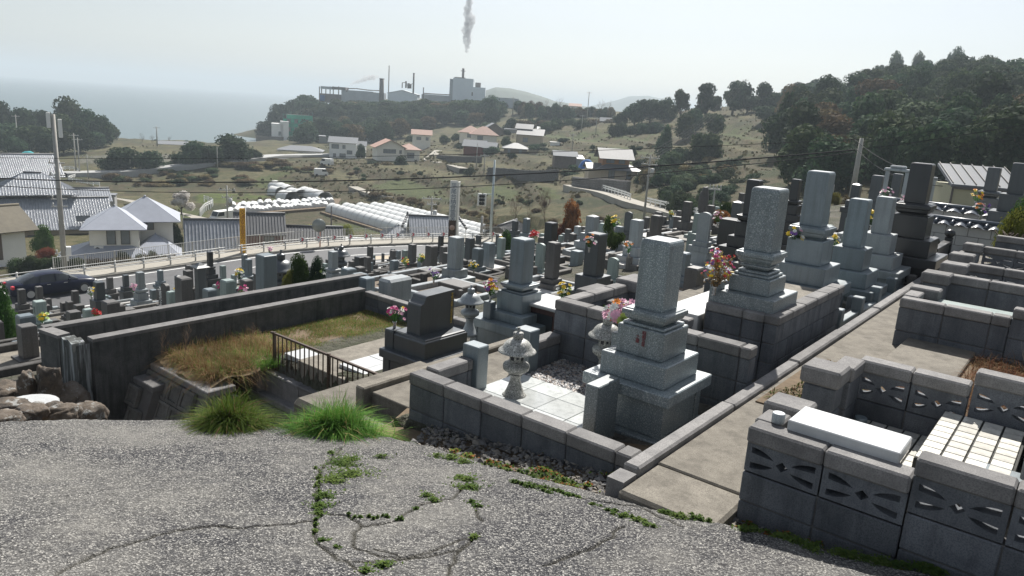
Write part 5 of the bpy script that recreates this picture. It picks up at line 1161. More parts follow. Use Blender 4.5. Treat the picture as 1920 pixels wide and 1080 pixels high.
# black enclosure of the tallest black grave, white tiled wall behind it
en = thing('plot_fence', 'black polished stone enclosure with round finials beside the path', 'stone fence', G(13.9, -2.35, -2.7), RZ)
for (a0, a1, b0, b1) in ((-.05, .05, 0, 1.5), (-.05, .05, 1.62, 3.1), (-1.7, -.12, -.07, .03)):
    mb = MB(); mb.box(a0, a1, b0, b1, 0, .62, 0, .01); mb.box(a0-.03, a1+.03, b0, b1, .62, .68, 0, .01); mb.build('panel', MG['K'], en)
for (a, b_) in ((0, -.06), (0, 1.56), (0, 3.2)):
    mb = MB(); mb.box(a-.07, a+.07, b_-.05, b_+.05, 0, .74, 0, .008); mb.rings([(.05, .74), (.1, .80), (.09, .86), (.03, .9)], 12, 0, ctr=(a, b_), smooth=True); mb.build('post', MG['K'], en)
mb = MB(); mb.box(-1.75, .12, -.12, 3.3, -.5, .02, 0, .01); mb.build('footing', MG['D'], en)
m_wb = mat_plain('white_block', (.55, .54, .52), .7, var=.1, scale=20, bmp=.05); m_kaw = mat_plain('blue_grey_roof_tile', (.10, .115, .14), .28, var=.25, scale=12, bmp=.05)
ww = block_wall('white block wall capped with dark curved roof tiles by the hut', 17.6, -3.3, 0, 2.4, -2.75, -1.75, th=.14, bl=.4, course=.2, cap=0, bmat=m_wb, stagger=True)
tm = MB(); tm.rings([(.055, -.13), (.055, .13)], 10, 0); 
def tile_cap(parent, L, ztop, n):
    m1 = MB(); m1.box(-.04, L+.04, -.15, .15, ztop, ztop+.03, 0, .004); m1.build('cap', m_kaw, parent)
    for i in range(n):
        mb = MB(); x = L*(i+.5)/n; w = L/n; vs = []
        for k in range(7):
            u = -.5+k/6; zz_ = .03+.025*math.cos(u*2*math.pi)+.03
            for yy, dz in ((-.2, -.05), (0, .03), (.2, -.05)): vs.append((x+u*w*.98, yy, ztop+zz_+dz))
        mb.add(vs, [(k*3+j, (k+1)*3+j, (k+1)*3+j+1, k*3+j+1) for k in range(6) for j in range(2)], 0, True); mb.tube((x+w/2, -.21, ztop+.03), (x+w/2, 0, ztop+.11), .028, .028, 6); mb.tube((x+w/2, 0, ztop+.11), (x+w/2, .21, ztop+.03), .028, .028, 6); mb.build('roof_tile', m_kaw, parent)
    mb = MB(); mb.tube((-.05, 0, ztop+.12), (L+.05, 0, ztop+.12), .04, .04, 8); mb.build('ridge_tile', m_kaw, parent)
tile_cap(ww, 2.4, 1.0, 8)
w2 = block_wall('second white block wall with dark roof tiles, farther back', 19.6, -4.3, 0, 3.2, -2.8, -1.65, th=.14, bl=.4, course=.2, cap=0, bmat=m_wb, stagger=True); tile_cap(w2, 3.2, 1.15, 9)
# natural standing stone in the upper rows
p = atd(1320, 375, 38); g0 = gz(p.x, p.y); hh = fitz(p.x, p.y, 351)-g0
o = rock('tall dark natural standing stone with rounded top beside a thin pole', (p.x, p.y, g0+hh/2), .28, .24, hh/2*1.05, 41, MG['N'], 'standing stone', 'standing_stone')
# curved polished plates
p = atd(208, 600, 21); g0 = gz(p.x, p.y)
grave('dark polished low plate with arched top beside a pink flower', 0, 0, [('plate', 'round', .5, .1, g0-.2, fitz(p.x, p.y, 588))], 'D', z0=g0-.2, loc=(p.x, p.y))
g_ = tablet = grave('pale scrolled tablet with a brown side behind the small lawn wall', 0, 0, [('base', 'box', .34, .36, -4.6, -4.05), ('tablet', 'box', .18, .33, -4.05, fitz(*atd(741, 530, 15.3)[:2], 519))], 'L', z0=-4.6, loc=tuple(atd(741, 540, 15.3)[:2]), bev=.05)
for (x, y, D, w_, h_, l_) in [(675, 520, 16.2, .13, .28, 'little grey box post on the corner behind the lawn wall'), (688, 527, 15.6, .12, .3, 'second little grey box post above the lawn wall')]:
    p = atd(x, y, D); grave(l_, 0, 0, [('post', 'pillar', w_, w_, gz(p.x, p.y)-.2, fitz(p.x, p.y, y-7))], 'B', z0=gz(p.x, p.y)-.2, loc=(p.x, p.y))
# ---------------------------------------------------------------- flowers
PET = {k: mat_plain('petal_'+k, c_, .5, var=.15, scale=40, bmp=0) for k, c_ in dict(pink=(.82, .46, .58), yellow=(.85, .60, .03), orange=(.80, .28, .03), white=(.75, .75, .70), purple=(.26, .13, .42), red=(.65, .03, .03), magenta=(.6, .05, .22), lime=(.42, .52, .14)).items()}
m_stem = mat_leaf('stem_leaf', (.03, .08, .02), (.07, .16, .04), (.14, .26, .07), .25); m_vase = mat_plain('steel_vase', (.5, .5, .5), .25, .8, var=.05)
def blossom(mb, c_, r, nrm, mi, rnd, layers=2, n=9):
    nrm = nrm.normalized(); u = nrm.orthogonal().normalized(); w = nrm.cross(u)
    for L in range(layers):
        rr = r*(1-.35*L); lift = r*(.15+.25*L); a0 = rnd.random()
        for i in range(n):
            a = a0+2*math.pi*i/n; d = u*math.cos(a)+w*math.sin(a); t_ = nrm.cross(d)*rr*.26; b0 = len(mb.v)
            mb.v += [tuple(c_), tuple(c_+d*rr*.6+t_+nrm*lift*.4), tuple(c_+d*rr+nrm*lift), tuple(c_+d*rr*.6-t_+nrm*lift*.4)]; mb.f.append((b0, b0+1, b0+2, b0+3)); mb.m.append(mi); mb.sm.append(False)
def bouquet(label, p, colors, h=.3, spread=.12, nb=14, r=.03, seed=0, vase=True, big=None, dry=False):
    rnd = random.Random(seed); g = thing('bouquet', label, 'flowers', p, 0)
    if vase: mb = MB(); mb.rings([(.02, 0), (.022, .01), (.02, .06), (.03, .09), (.028, .095)], 12, smooth=True); mb.build('vase', m_vase, g)
    lf = MB(); cols = [PET[c_] for c_ in colors]; bl = {}
    for i in range(nb):
        a = rnd.uniform(0, 6.28); q = spread*math.sqrt(rnd.random()); c_ = Vector((q*math.cos(a), q*math.sin(a), h*rnd.uniform(.62, 1.05)-q*.5)); lf.tube((0, 0, .07), c_, .003, .002, 3, 0, False)
        k = rnd.randrange(len(colors)); b_ = bl.setdefault(k, MB()); blossom(b_, c_, r*rnd.uniform(.7, 1.25), Vector((c_.x, c_.y-.1, .15)), 0, rnd)
        for _ in range(6):
            t_ = rnd.uniform(.3, .9); m_ = Vector((0, 0, .07)).lerp(c_, t_)+Vector((rnd.uniform(-.03, .03), rnd.uniform(-.03, .03), rnd.uniform(-.02, .03))); d = Vector((rnd.uniform(-1, 1), rnd.uniform(-1, 1), rnd.uniform(0, 1))).normalized()*.035; s_ = d.orthogonal().normalized()*.009; b0 = len(lf.v)
            lf.v += [tuple(m_), tuple(m_+d*.5+s_), tuple(m_+d), tuple(m_+d*.5-s_)]; lf.f.append((b0, b0+1, b0+2, b0+3)); lf.m.append(0); lf.sm.append(False)
    put('leaves', lf.mesh('leaves', m_stem if not dry else m_gr2, fix=False), g)
    for k, b_ in bl.items(): put('blossoms', b_.mesh('blossoms', cols[k], fix=False), g)['label'] = colors[k]+' blossoms'
    if big:
        b_ = MB(); blossom(b_, Vector(big[1]), big[2], Vector((-.2, -1, .35)), 0, rnd, 4, 20); put('blossoms', b_.mesh('blossoms', PET[big[0]], fix=False), g)['label'] = 'large pale green chrysanthemum'
    return g
bouquet('big bouquet of pink, yellow and orange flowers at the nearest big grave', G(5.59, -3.10, -1.86), ['pink', 'pink', 'pink', 'pink', 'yellow', 'orange', 'white', 'pink'], .30, .17, 60, .044, 1, big=('lime', (-.03, -.15, .16), .062))
tb = G(6.53, -7.03, -2.95); bouquet('bouquet of pink, white and yellow flowers left of the dark scrolled tablet', tb, ['pink', 'yellow', 'white', 'magenta', 'pink'], .34, .14, 26, .03, 2)
bouquet('bright orange, pink and violet bouquet left of the tall blue grey grave', G(8.59, -7.12, -2.93), ['orange', 'magenta', 'purple', 'yellow', 'pink', 'white'], .34, .12, 30, .035, 3)
bouquet('yellow flowers before the reddish stone box in the middle', atd(1056, 575, 10.8), ['yellow', 'yellow', 'lime', 'white'], .36, .10, 18, .032, 4)
bouquet('dried purple and red flowers left of the raised salt and pepper grave', G(7.36, -3.02, -1.62), ['magenta', 'purple', 'magenta', 'red'], .34, .14, 40, .02, 5, dry=True)
bouquet('dried dark red flowers with yellow tips nearer the shiny lantern', G(7.2, -2.98, -1.75), ['magenta', 'yellow', 'red'], .42, .17, 30, .016, 6, dry=True)
FLW = [(1104, 473, 14.5, ['orange', 'white', 'pink'], 'peach and white flowers left of the brown grey polished grave'), (1487, 470, 10.2, ['magenta', 'pink', 'yellow', 'white', 'purple'], 'magenta and yellow flowers between the salt and pepper grave and the next'), (1556, 480, 11.5, ['white', 'yellow', 'yellow'], 'white and yellow flowers beside the smooth grey grave'),
 (1632, 432, 13.0, ['yellow', 'yellow'], 'small bright yellow posy behind the smooth grey grave'), (1690, 402, 13.0, ['pink', 'orange', 'white', 'magenta'], 'pink and orange flowers left of the tallest black grave'), (1836, 412, 14.5, ['pink', 'pink', 'white', 'orange', 'purple'], 'large pink and white bouquet before the golden lined grave'),
 (1828, 386, 15.5, ['yellow', 'orange'], 'orange yellow posy by the pale box stone'), (813, 532, 16.5, ['purple', 'white'], 'purple and white flowers before the big pale veined grave'), (760, 505, 24, ['yellow', 'lime', 'red'], 'yellow green posy beside the little white grave'), (790, 498, 26, ['yellow', 'lime'], 'yellow green sprays right of the dark brown stepped grave'),
 (888, 512, 19, ['yellow', 'white'], 'faded yellow flowers right of the big pale grave'), (457, 566, 15.5, ['pink', 'white', 'magenta'], 'pink and white bouquet left of the big blue grey block'), (448, 530, 22, ['yellow', 'white', 'lime'], 'white and yellow bouquet on a lower terrace grave'), (172, 562, 24, ['yellow', 'white'], 'yellow posy left of the dark three stepped grave'),
 (250, 553, 26, ['pink'], 'tiny pink posy behind the pale shelf grave'), (181, 603, 18.5, ['red', 'red'], 'red flowers just above the second long wall'), (330, 562, 24, ['yellow', 'white'], 'small yellow posy right of the wide brown slab'), (415, 552, 23, ['magenta'], 'magenta posy near the grey blue upright stone'),
 (1152, 432, 22, ['yellow', 'lime'], 'tall green sprays with yellow buds by the curled top grave'), (1178, 483, 16, ['orange', 'white'], 'withered flowers below the glossy pale grey grave'), (1258, 412, 34, ['yellow', 'lime'], 'yellow green posy left of the brown grave by the country road'), (940, 462, 30, ['lime', 'yellow'], 'green sprays with lime buds right of the dark grave by the road'),
 (1345, 425, 17, ['pink', 'white'], 'pink and white posy on the pale rolled top grave row'), (1000, 460, 20, ['red', 'pink'], 'red posy left of the tall blue grey pillar'), (80, 612, 20, ['yellow', 'lime'], 'small yellow green posy at the foot of the pale green grey grave'), (600, 533, 20, ['lime', 'white'], 'white and lime sprays right of the glossy brownish black stone'),
 (506, 480, 34, ['pink'], 'tiny pink posy behind the big blue grey block'), (1660, 385, 15, ['white', 'pink'], 'white and pink flowers left of the dark grave with the pale frame')]
for i, (x, y, D, cl, lb) in enumerate(FLW): bouquet(lb, atd(x, y, D), cl, .36 if D < 20 else .42, .13, 16, .036 if D < 20 else .05, 50+i)
# ================================================================ MAIN ROAD BELOW THE CEMETERY
RZD = -12.9
rail_px = [(-260, 590), (-120, 562), (0, 541), (90, 530), (179, 520), (224, 515), (267, 509), (307, 502), (346, 496), (400, 488), (450, 481), (500, 474), (547, 468), (580, 465), (610, 463), (652, 461), (702, 459), (761, 457), (830, 455), (900, 455), (980, 455)]
RP = [at(x, y, RZD) for x, y in rail_px]
def resample(P, d):
    out = [P[0].copy()]; acc = 0
    for a, b_ in zip(P, P[1:]):
        L = (b_-a).length; t_ = d-acc
        while t_ <= L: out.append(a.lerp(b_, t_/L)); t_ += d
        acc = L-(t_-d)
    return out
def smooth(P, n=3):
    for _ in range(n): P = [P[0]]+[(P[i-1]+P[i]*2+P[i+1])/4 for i in range(1, len(P)-1)]+[P[-1]]
    return P
RL = smooth(resample(RP, 1.0), 30)
def offs(P, d, z):
    out = []
    for i in range(len(P)):
        t_ = (P[min(i+1, len(P)-1)]-P[max(i-1, 0)]).normalized(); n = Vector((-t_.y, t_.x, 0)); out.append(Vector((P[i].x+n.x*d, P[i].y+n.y*d, z)))
    return out
def ribbon(P, d0, d1, z0, z1, mi=0, mb=None):
    mb = mb or MB(); A_ = offs(P, d0, z0); B_ = offs(P, d1, z1); n = len(P)
    mb.add([tuple(p) for p in A_]+[tuple(p) for p in B_], [(i, i+1, n+i+1, n+i) for i in range(n-1)], mi); return mb
m_tar = mat_plain('asphalt', (.075, .075, .078), .7, var=.25, scale=6, bmp=.1, kind='Position'); m_pav = mat_plain('pavement', (.30, .28, .24), .9, var=.2, scale=3, kind='Position'); m_line = mat_plain('road_paint', (.72, .72, .70), .6, var=.12, scale=3, kind='Position', bmp=0)
o = ribbon(RL, -7.6, -.4, RZD, RZD).build('road', m_tar); tag(o, kind='structure')
o = ribbon(RL, -.1, 2.2, RZD+.16, RZD+.16).build('pavement', m_pav); tag(o, kind='structure')
mb = ribbon(RL, -.42, -.1, RZD+.14, RZD+.165); ribbon(RL, -.421, -.42, RZD-.1, RZD+.14, 0, mb); o = mb.build('kerb', m_pav); tag(o, kind='structure')
mb = ribbon(RL, -.95, -.8, RZD+.006, RZD+.006); ribbon(RL, -6.6, -6.45, RZD+.006, RZD+.006, 0, mb)
CL = resample(offs(RL, -3.7, RZD+.006), .5)
for i in range(0, len(CL)-10, 20): ribbon(CL[i:i+9], -.07, .07, RZD+.006, RZD+.006, 0, mb)
o = mb.build('road_marking', m_line); tag(o, kind='structure')
mb = MB(); m_bk = mat_plain('brick_pave', (.42, .36, .27), .9, var=.2, kind='Position'); i0 = 34; ribbon(RL[i0:i0+3], -5.9, -4.6, RZD+.008, RZD+.008, 0, mb); o = mb.build('road_patch', m_bk); tag(o, kind='structure')
m_steel = mat_plain('galvanised', (.48, .48, .46), .45, .4, var=.1)
gr_ = thing('guard_rail', 'low pale three beam guard rail along the outer edge of the road', 'guard rail', RL[0]); o0 = RL[0]
PP = resample(offs(RL, .0, RZD+.16), 2.0)
pm = MB(); pm.tube((0, 0, -.2), (0, 0, .82), .06, .06, 8); pm = pm.mesh('post', m_steel)
for p in PP: put('post', pm, gr_, loc=p-o0)
for z in (.36, .56, .76):
    mb = MB(); Q = offs(RL, -.07, RZD+.16+z)
    for a, b_ in zip(Q, Q[1:]): mb.tube(a-o0, b_-o0, .03, .03, 5, 0, False)
    mb.build('beam', m_steel, gr_)
fe = thing('pedestrian_fence', 'tall grey railing with close vertical bars on the outer side of the pavement', 'fence', RL[0])
FQ = offs(RL, 1.9, RZD+.16); i_start = min(range(len(FQ)), key=lambda i: abs(960+F*FQ[i].dot(cr)/FQ[i].dot(cf)-112)); FQ = FQ[i_start:]
for z in (.12, 1.05):
    mb = MB()
    for a, b_ in zip(FQ, FQ[1:]): mb.tube(a-o0+Vector((0, 0, z)), b_-o0+Vector((0, 0, z)), .02, .02, 4, 0, False)
    mb.build('rail', m_steel, fe)
bm_ = MB(); bm_.box(-.011, .011, -.011, .011, .12, 1.05); bm_ = bm_.mesh('bar', m_steel); pm2 = MB(); pm2.box(-.03, .03, -.03, .03, -.1, 1.08); pm2 = pm2.mesh('post', m_steel)
BQ = resample(FQ, .14); rest = MB()
for i, p in enumerate(BQ):
    q = p-o0
    if i < 290: put('bar', bm_, fe, loc=q)
    else: rest.box(q.x-.011, q.x+.011, q.y-.011, q.y+.011, q.z+.12, q.z+1.05)
tag(rest.build('bar', m_steel, fe), kind='stuff')
for p in resample(FQ, 2.0): put('post', pm2, fe, loc=p-o0)
# chevron reflectors on the rail
m_cr = mat_plain('chevron_red', (.62, .03, .05), .4, var=.05); m_cw = m_wpaint
chev = None
for x, y in [(564, 462), (595, 459), (630, 456), (658, 454), (689, 453), (719, 452), (749, 451), (778, 450), (807, 449), (834, 448), (922, 448)]:
    p = min(offs(resample(RL, .5), -.14, RZD+.9), key=lambda q: abs(960+F*q.dot(cr)/q.dot(cf)-x)); a = math.atan2(p.y, p.x)-math.pi/2
    if chev is None:
        chev = thing('chevron_marker', 'small red and white chevron marker on the guard rail of the bend', 'road marker', p, a, 'chevron markers along the guard rail')
        mb = MB(); mb.box(-.17, .17, 0, .03, -.17, .17, 0, .01); mb.build('board', m_cw, chev)
        mb = MB(); T = Matrix.Rotation(math.pi/2, 4, 'X'); mb.prism([(-.12, .15), (.0, .15), (.13, 0), (0, -.15), (-.12, -.15), (.01, 0)], .001, .008, 0, T); mb.build('arrow', m_cr, chev)
        mb = MB(); mb.box(-.02, .02, 0, .04, -.4, -.17); mb.build('bracket', m_steel, chev)
    else: dup(chev, p, a)
# ---------------------------------------------------------------- parked car
def car(label, loc, rz, L=4.85, W=1.76, H=1.44, paint=None, name='parked_car'):
    g = thing(name, label, 'car', loc, rz); P_ = paint
    st = [  # x, half width, z floor, z belt, z top of the body section
        (-.5, .60, .38, .66), (-.488, .74, .30, .78), (-.455, .83, .25, .93), (-.40, .87, .22, .985), (-.30, .88, .20, .99), (-.1, .88, .19, .97), (.1, .88, .19, .95), (.22, .88, .20, .93), (.32, .87, .22, .89), (.40, .855, .24, .84), (.45, .80, .27, .76), (.482, .70, .31, .67), (.495, .60, .36, .60)]
    mb = MB(); n = len(st); vs = []
    for x, w, z0, z1 in st:
        x *= L; w *= W/1.76; vs += [(x, -w*.9, z0), (x, -w, z0+.12), (x, -w*1.0, (z0+z1)/2), (x, -w*.93, z1-.04), (x, -w*.8, z1), (x, 0, z1+.03), (x, w*.8, z1), (x, w*.93, z1-.04), (x, w, (z0+z1)/2), (x, w, z0+.12), (x, w*.9, z0)]
    k = 11; fs = [(i*k+j, (i+1)*k+j, (i+1)*k+(j+1) % k, i*k+(j+1) % k) for i in range(n-1) for j in range(k)]
    mb.add(vs, fs, 0, True); mb.f += [tuple(range(k)), tuple(reversed(range((n-1)*k, n*k)))]; mb.m += [0, 0]; mb.sm += [False, False]; mb.build('body', P_, g)
    cab_ = [(-.375, .99, .70, .97), (-.30, 1.20, .64, .98), (-.22, 1.35, .60, 1.0), (-.10, H-.01, .58, 1.0), (.0, H-.02, .58, 1.0), (.09, 1.36, .60, .99), (.18, 1.14, .68, .98), (.25, .955, .76, .96)]
    vs = []; mb = MB()
    for x, zt_, w, _ in cab_: x *= L; vs += [(x, -.80, .93), (x, -w-.03, zt_-.045), (x, -w+.1, zt_), (x, w-.1, zt_), (x, w+.03, zt_-.045), (x, .80, .93)]
    n = len(cab_); gl = []; rf = []
    for i in range(n-1):
        for j in range(5):
            f_ = (i*6+j, (i+1)*6+j, (i+1)*6+j+1, i*6+j+1); (rf if (j in (1, 2, 3) and 2 <= i <= 4) else gl).append(f_)
    mb.add(vs, gl, 0, True); mb.build('windows', m_glass, g); mb = MB(); mb.add(vs, rf, 0, True); mb.build('roof', P_, g)
    mb = MB()
    for sy in (-1, 1):
        for x in (-.19, -.01, .165): mb.tube((x*L, sy*.805, .95), (x*L+(.0 if abs(x) < .1 else (-.09 if x > 0 else .1)), sy*(.645), 1.37 if abs(x) < .1 else 1.3 if x < 0 else 1.2), .03, .025, 4)
    mb.build('pillars', P_, g)
    w_ = MB(); w_.rings([(.27, 0), (.32, .01), (.335, .04), (.335, .18), (.32, .21), (.2, .21)], 20, smooth=True); r_ = MB(); r_.rings([(.21, .0), (.21, .012), (.05, -.006)], 16)
    w_ = w_.mesh('wheel', m_ink); r_ = r_.mesh('rim', m_silver)
    for sx, sy in ((-.30, -1), (.305, -1), (-.30, 1), (.305, 1)):
        o = put('wheel', w_, g, loc=(sx*L, sy*(W/2-.0), .335), rot=(-sy*math.pi/2 if sy < 0 else math.pi/2, 0, 0)); o.rotation_euler = (sy*math.pi/2, 0, 0); put('rim', r_, o, loc=(0, 0, -.004))
    for sy in (-1, 1):
        mb = MB(); mb.box(.43*L, .478*L, sy*.62-.15, sy*.62+.15, .60, .73, 0, .03); mb.build('headlight', m_cw, g)
        mb = MB(); mb.box(-.492*L, -.455*L, sy*.66-.13, sy*.66+.13, .70, .90, 0, .03); mb.build('tail_light', m_cr, g)
        mb = MB(); mb.box(.12*L, .15*L, sy*.95-.08, sy*.95+.08, .93, 1.05, 0, .02); mb.build('mirror', P_, g)
        for x in (-.19, .0): mb = MB(); mb.box(x*L+.35, x*L+.55, sy*.885-.012, sy*.885+.012, .80, .83); mb.build('handle', m_silver, g)
    return g
m_navy = mat_plain('navy_paint', (.006, .009, .028), .3, 0, var=.05, bmp=0, spec=.25)
ca_, cb_ = at(52, 563, RZD), at(163, 548, RZD); cd = (cb_-ca_).normalized(); cm = (ca_+cb_)/2+Vector((-cd.y, cd.x, 0))*.8
car('dark navy blue sedan parked beside the cemetery facing right', (cm.x, cm.y, RZD), math.atan2(cd.y, cd.x), paint=m_navy)
def van(label, px, py, rz):
    q = hit(px, py, 60); g = thing('parked_van', label, 'van', q, rz); mb = MB()
    pr = [(-1.7, .3), (1.7, .3), (1.72, .9), (1.45, 1.15), (1.1, 1.85), (-1.6, 1.9), (-1.72, 1.2)]; mb.prism(pr, -.74, .74, 0, Matrix.Rotation(math.pi/2, 4, 'X')); mb.build('body', m_cw, g)
    mb = MB(); mb.prism([(1.42, 1.2), (1.12, 1.75), (.2, 1.75), (.2, 1.2)], -.75, .75, 0, Matrix.Rotation(math.pi/2, 4, 'X')); mb.prism([(1.46, 1.18), (1.13, 1.8), (1.16, 1.8), (1.49, 1.18)], -.6, .6, 0, Matrix.Rotation(math.pi/2, 4, 'X')); mb.build('windows', m_glass, g)
    for sx in (-1.1, 1.1):
        for sy in (-.7, .7): mb = MB(); mb.tube((sx, sy-.09, .3), (sx, sy+.09, .3), .3, .3, 12); mb.build('wheel', m_ink, g)
van('small white van parked on the track beside the white hoop rows', 417, 418, R(-120)); van('white car parked under trees below the two storey white house', 613, 310, R(160)); van('small grey white vehicle on the grass lower down the bank', 602, 330, R(20))
# ---------------------------------------------------------------- poles, signs and signals
m_pole = mat_plain('concrete_pole', (.36, .35, .32), .8, var=.15, scale=3); m_ppole = mat_plain('painted_pole', (.50, .56, .57), .5, .2, var=.08)
def pole(label, px, ptop, D=None, foot=None, r=.15, arms=(), cat='utility pole', name='utility_pole', mat=None, xf=False, lean=0, extra=None):
    q = atd(px, foot, D) if D else hit(px, foot, 20); zb = q.z if foot is not None else gz(q.x, q.y); zt = fitz(q.x, q.y, ptop); zb = min(zb, gz(q.x, q.y)) if q.length > 55 else zb
    g = thing(name, label, cat, (q.x, q.y, zb), math.atan2(q.y, q.x)-math.pi/2); H = zt-zb; mb = MB(); mb.tube((0, 0, -.5), (lean, 0, H), r, r*.62, 10); mb.build('shaft', mat or m_pole, g)
    for (dz, w_) in arms:
        mb = MB(); mb.box(-w_/2, w_/2, -.05, .05, H-dz-.05, H-dz+.05)
        for k in range(4): xx = -w_/2+w_*(k+.3)/3.6; mb.tube((xx, 0, H-dz+.05), (xx, 0, H-dz+.28), .05, .03, 6)
        mb.build('crossarm', m_steel, g)
    if xf: mb = MB(); mb.tube((.4, 0, H-2.6), (.4, 0, H-1.7), .26, .26, 10); mb.box(-.2, .5, -.06, .06, H-2.7, H-2.6); mb.build('transformer', m_steel, g)
    if extra: extra(g, H)
    return g
def ant(g, H):
    for x, z0, z1 in ((-.28, -.9, .1), (.35, -1.5, -.3)): mb = MB(); mb.box(x-.12, x+.12, -.1, .1, H+z0, H+z1, 0, .03); mb.build('antenna', m_cw, g)
    for z in (3.2, 4.0, 5.6, 6.1, 9.3): mb = MB(); mb.box(-.5, .45, -.04, .04, H-z, H-z+.08); mb.tube((-.4, 0, H-z+.08), (-.4, 0, H-z+.3), .05, .05, 6); mb.build('crossarm', m_steel, g)
    mb = MB(); mb.box(.14, .45, -.2, .2, H-9.4, H-8.8, 0, .03); mb.box(.1, .3, -.15, .15, .8, 1.5, 0, .03); mb.build('box', m_cw, g)
P1 = at(122, 508, RZD)
pole('tall leaning concrete utility pole with white antennas beside the road', 122, 214, P1.length*0+P1.dot(cf), 508, .19, (), extra=ant)
pole('utility pole with crossarms between the fields and the tile roofs', 427, 348, 100, 425, .14, ((.6, 2.2), (1.6, 1.4)), xf=True)
pole('thin dark pole in the ploughed field behind the long low roof', 621, 386, 88, 432, .10, (), mat=mat_plain('dark_pole', (.09, .08, .075), .8))
pole('utility pole with crossarm standing before the white tunnels', 808, 368, 92, 425, .13, ((.3, 2.4), (1.0, 1.2)), xf=True)
pole('short thick concrete post by the road fence', 902, 405, 73.5, 446, .17, (), cat='post', name='concrete_post')
pole('utility pole with transformers between the middle rows and the country road', 1208, 290, 95, 402, .16, ((.4, 2.4), (1.2, 2.0)), xf=True)
pole('leaning pale concrete pole rising behind the upper rows on the right', 1600, 259, 40, 352, .16, ())
pole('thin pale pole beside the natural standing stone', 1335, 352, 48, 400, .07, ((.1, .8),))
for lb, x, y0, y1, r in [('distant utility pole before the dark wood at the far left', 35, 215, 285, .2), ('left of the distant paired poles above the tile roofs', 143, 250, 325, .2), ('right of the distant paired poles above the tile roofs', 150, 258, 330, .18), ('twin transformer pole by the shore among bare trees', 295, 237, 275, .25), ('pole rising before the green netted tower', 611, 228, 262, .2),
    ('pole below the field terraces between the rock wall and orchards', 907, 288, 328, .14), ('pole left of the red brick gabled house', 893, 268, 312, .13), ('pole on the hill top where four wires start', 1391, 148, 205, .22), ('pole beside the white tank below the far hill', 961, 182, 216, .3), ('left of two thin poles in the orchard below the big field', 1090, 215, 248, .16), ('right of two thin poles in the orchard below the big field', 1117, 220, 250, .15),
    ('thin pole between the open shed and the barn', 1072, 250, 288, .14), ('mast with antenna rising from the bare trees on the ridge', 1103, 172, 195, .2), ('thin pole in the dark trees behind the upper rows', 1502, 282, 325, .15), ('small pole with crossarms far right behind the pale rows', 1560, 346, 372, .09), ('pole on the embankment above the scrub', 408, 276, 318, .13), ('short pole on the railway line before the round dark trees', 245, 299, 326, .13), ('leaning brace pole behind the tile roofs', 166, 290, 338, .15), ('thin post left of the netted orchard', 344, 400, 430, .1)]:
    pole(lb, x, y0, None, y1, r, ((.5, 2.2),) if r > .13 else ())
def yel(g, H):
    mb = MB(); mb.box(-.42, .02, -.06, .06, H-3.75, H-.1, 0, .02); b_ = mb.build('board', mat_plain('yellow_sign', (.80, .42, .01), .45, var=.05), g); me = text_mesh('交通安全宣言の町', .42); me.materials.append(mat_plain('brown_ink', (.25, .07, .01), .5)); put('lettering', me, b_, loc=(-.2, -.065, H-.58))
PY = at(461, 478, RZD); pole('tall narrow yellow sign with vertical writing on a white pole by the road', 461, 388, PY.dot(cf), 478, .07, (), 'sign', 'road_sign', m_wpaint, extra=yel)
def sig(g, H):
    mb = MB(); mb.box(-.06, .0, -.04, .04, H-3.5, H-3.4); mb.box(-1.0, 0, -.03, .03, H-3.35, H-3.28); mb.build('arm', m_ppole, g)
    for x, a in ((-1.25, .5), (-.8, -.6)):
        mb = MB(); T = Matrix.Translation((x, 0, H-3.9)) @ Matrix.Rotation(a, 4, 'Z'); mb.box(-.2, .2, -.12, .12, -.62, .62, 0, .04, T); b_ = mb.build('signal_head', m_cw, g); mb = MB()
        for k in (-.36, 0, .36): q = T @ Vector((0, 0, k)); d = T.to_3x3() @ Vector((0, -1, 0)); mb.tube(q+d*.1, q+d*.28, .15, .15, 10, 0, True)
        mb.build('lens', m_ink, b_)
PS = at(919, 450, RZD); pole('tall grey green traffic signal pole with white signal heads', 919, 300, PS.dot(cf), 450, .15, (), 'traffic light', 'traffic_light', m_ppole, extra=sig)
def mirr(g, H):
    mb = MB(); mb.tube((-.1, -.05, H-.5), (-.1, .05, H-.5), .55, .55, 20); mb.tube((-.1, .06, H-.5), (-.1, .1, H-.5), .58, .58, 20); mb.build('mirror', mat_plain('mirror_back', (.30, .32, .29), .35, .3, var=.1), g)
    mb = MB(); mb.box(-.18, -.02, -.09, -.06, H-1.9, H-1.6); mb.build('plate', m_wpaint, g)
PM = at(600, 466, RZD); pole('round traffic mirror on an orange pole seen from behind', 600, 412, PM.dot(cf), 466, .06, (), 'traffic mirror', 'traffic_mirror', mat_plain('orange_pole', (.45, .13, .05), .5), extra=mirr)
# banner pillar
p = atd(848, 445, 66); zb = RZD; g = thing('banner_pillar', 'tall narrow roadside board with white face, vertical writing and a brown portrait panel', 'sign', (p.x, p.y, zb), math.atan2(p.y, p.x)-math.pi/2+.12); H = fitz(p.x, p.y, 339)-zb
mb = MB(); mb.box(-.38, .26, -.06, .06, 2.2, H, 0, .01); b_ = mb.build('front_board', m_wpaint, g); me = text_mesh('平尾台納骨霊堂墓', .50); me.materials.append(mat_plain('blue_ink', (.06, .10, .17), .5)); put('lettering', me, b_, loc=(-.06, -.066, H-.62))
mb = MB(); T = Matrix.Translation((.42, .3, 0)) @ Matrix.Rotation(1.2, 4, 'Z'); mb.box(-.3, .3, -.05, .05, .6, H-.1, 0, .01, T); mb.build('side_board', m_wpaint, g)
mb = MB(); mb.box(-.38, .26, -.075, -.061, 1.35, 2.9); mb.build('portrait_panel', mat_plain('dark_brown_panel', (.06, .03, .02), .5), g)
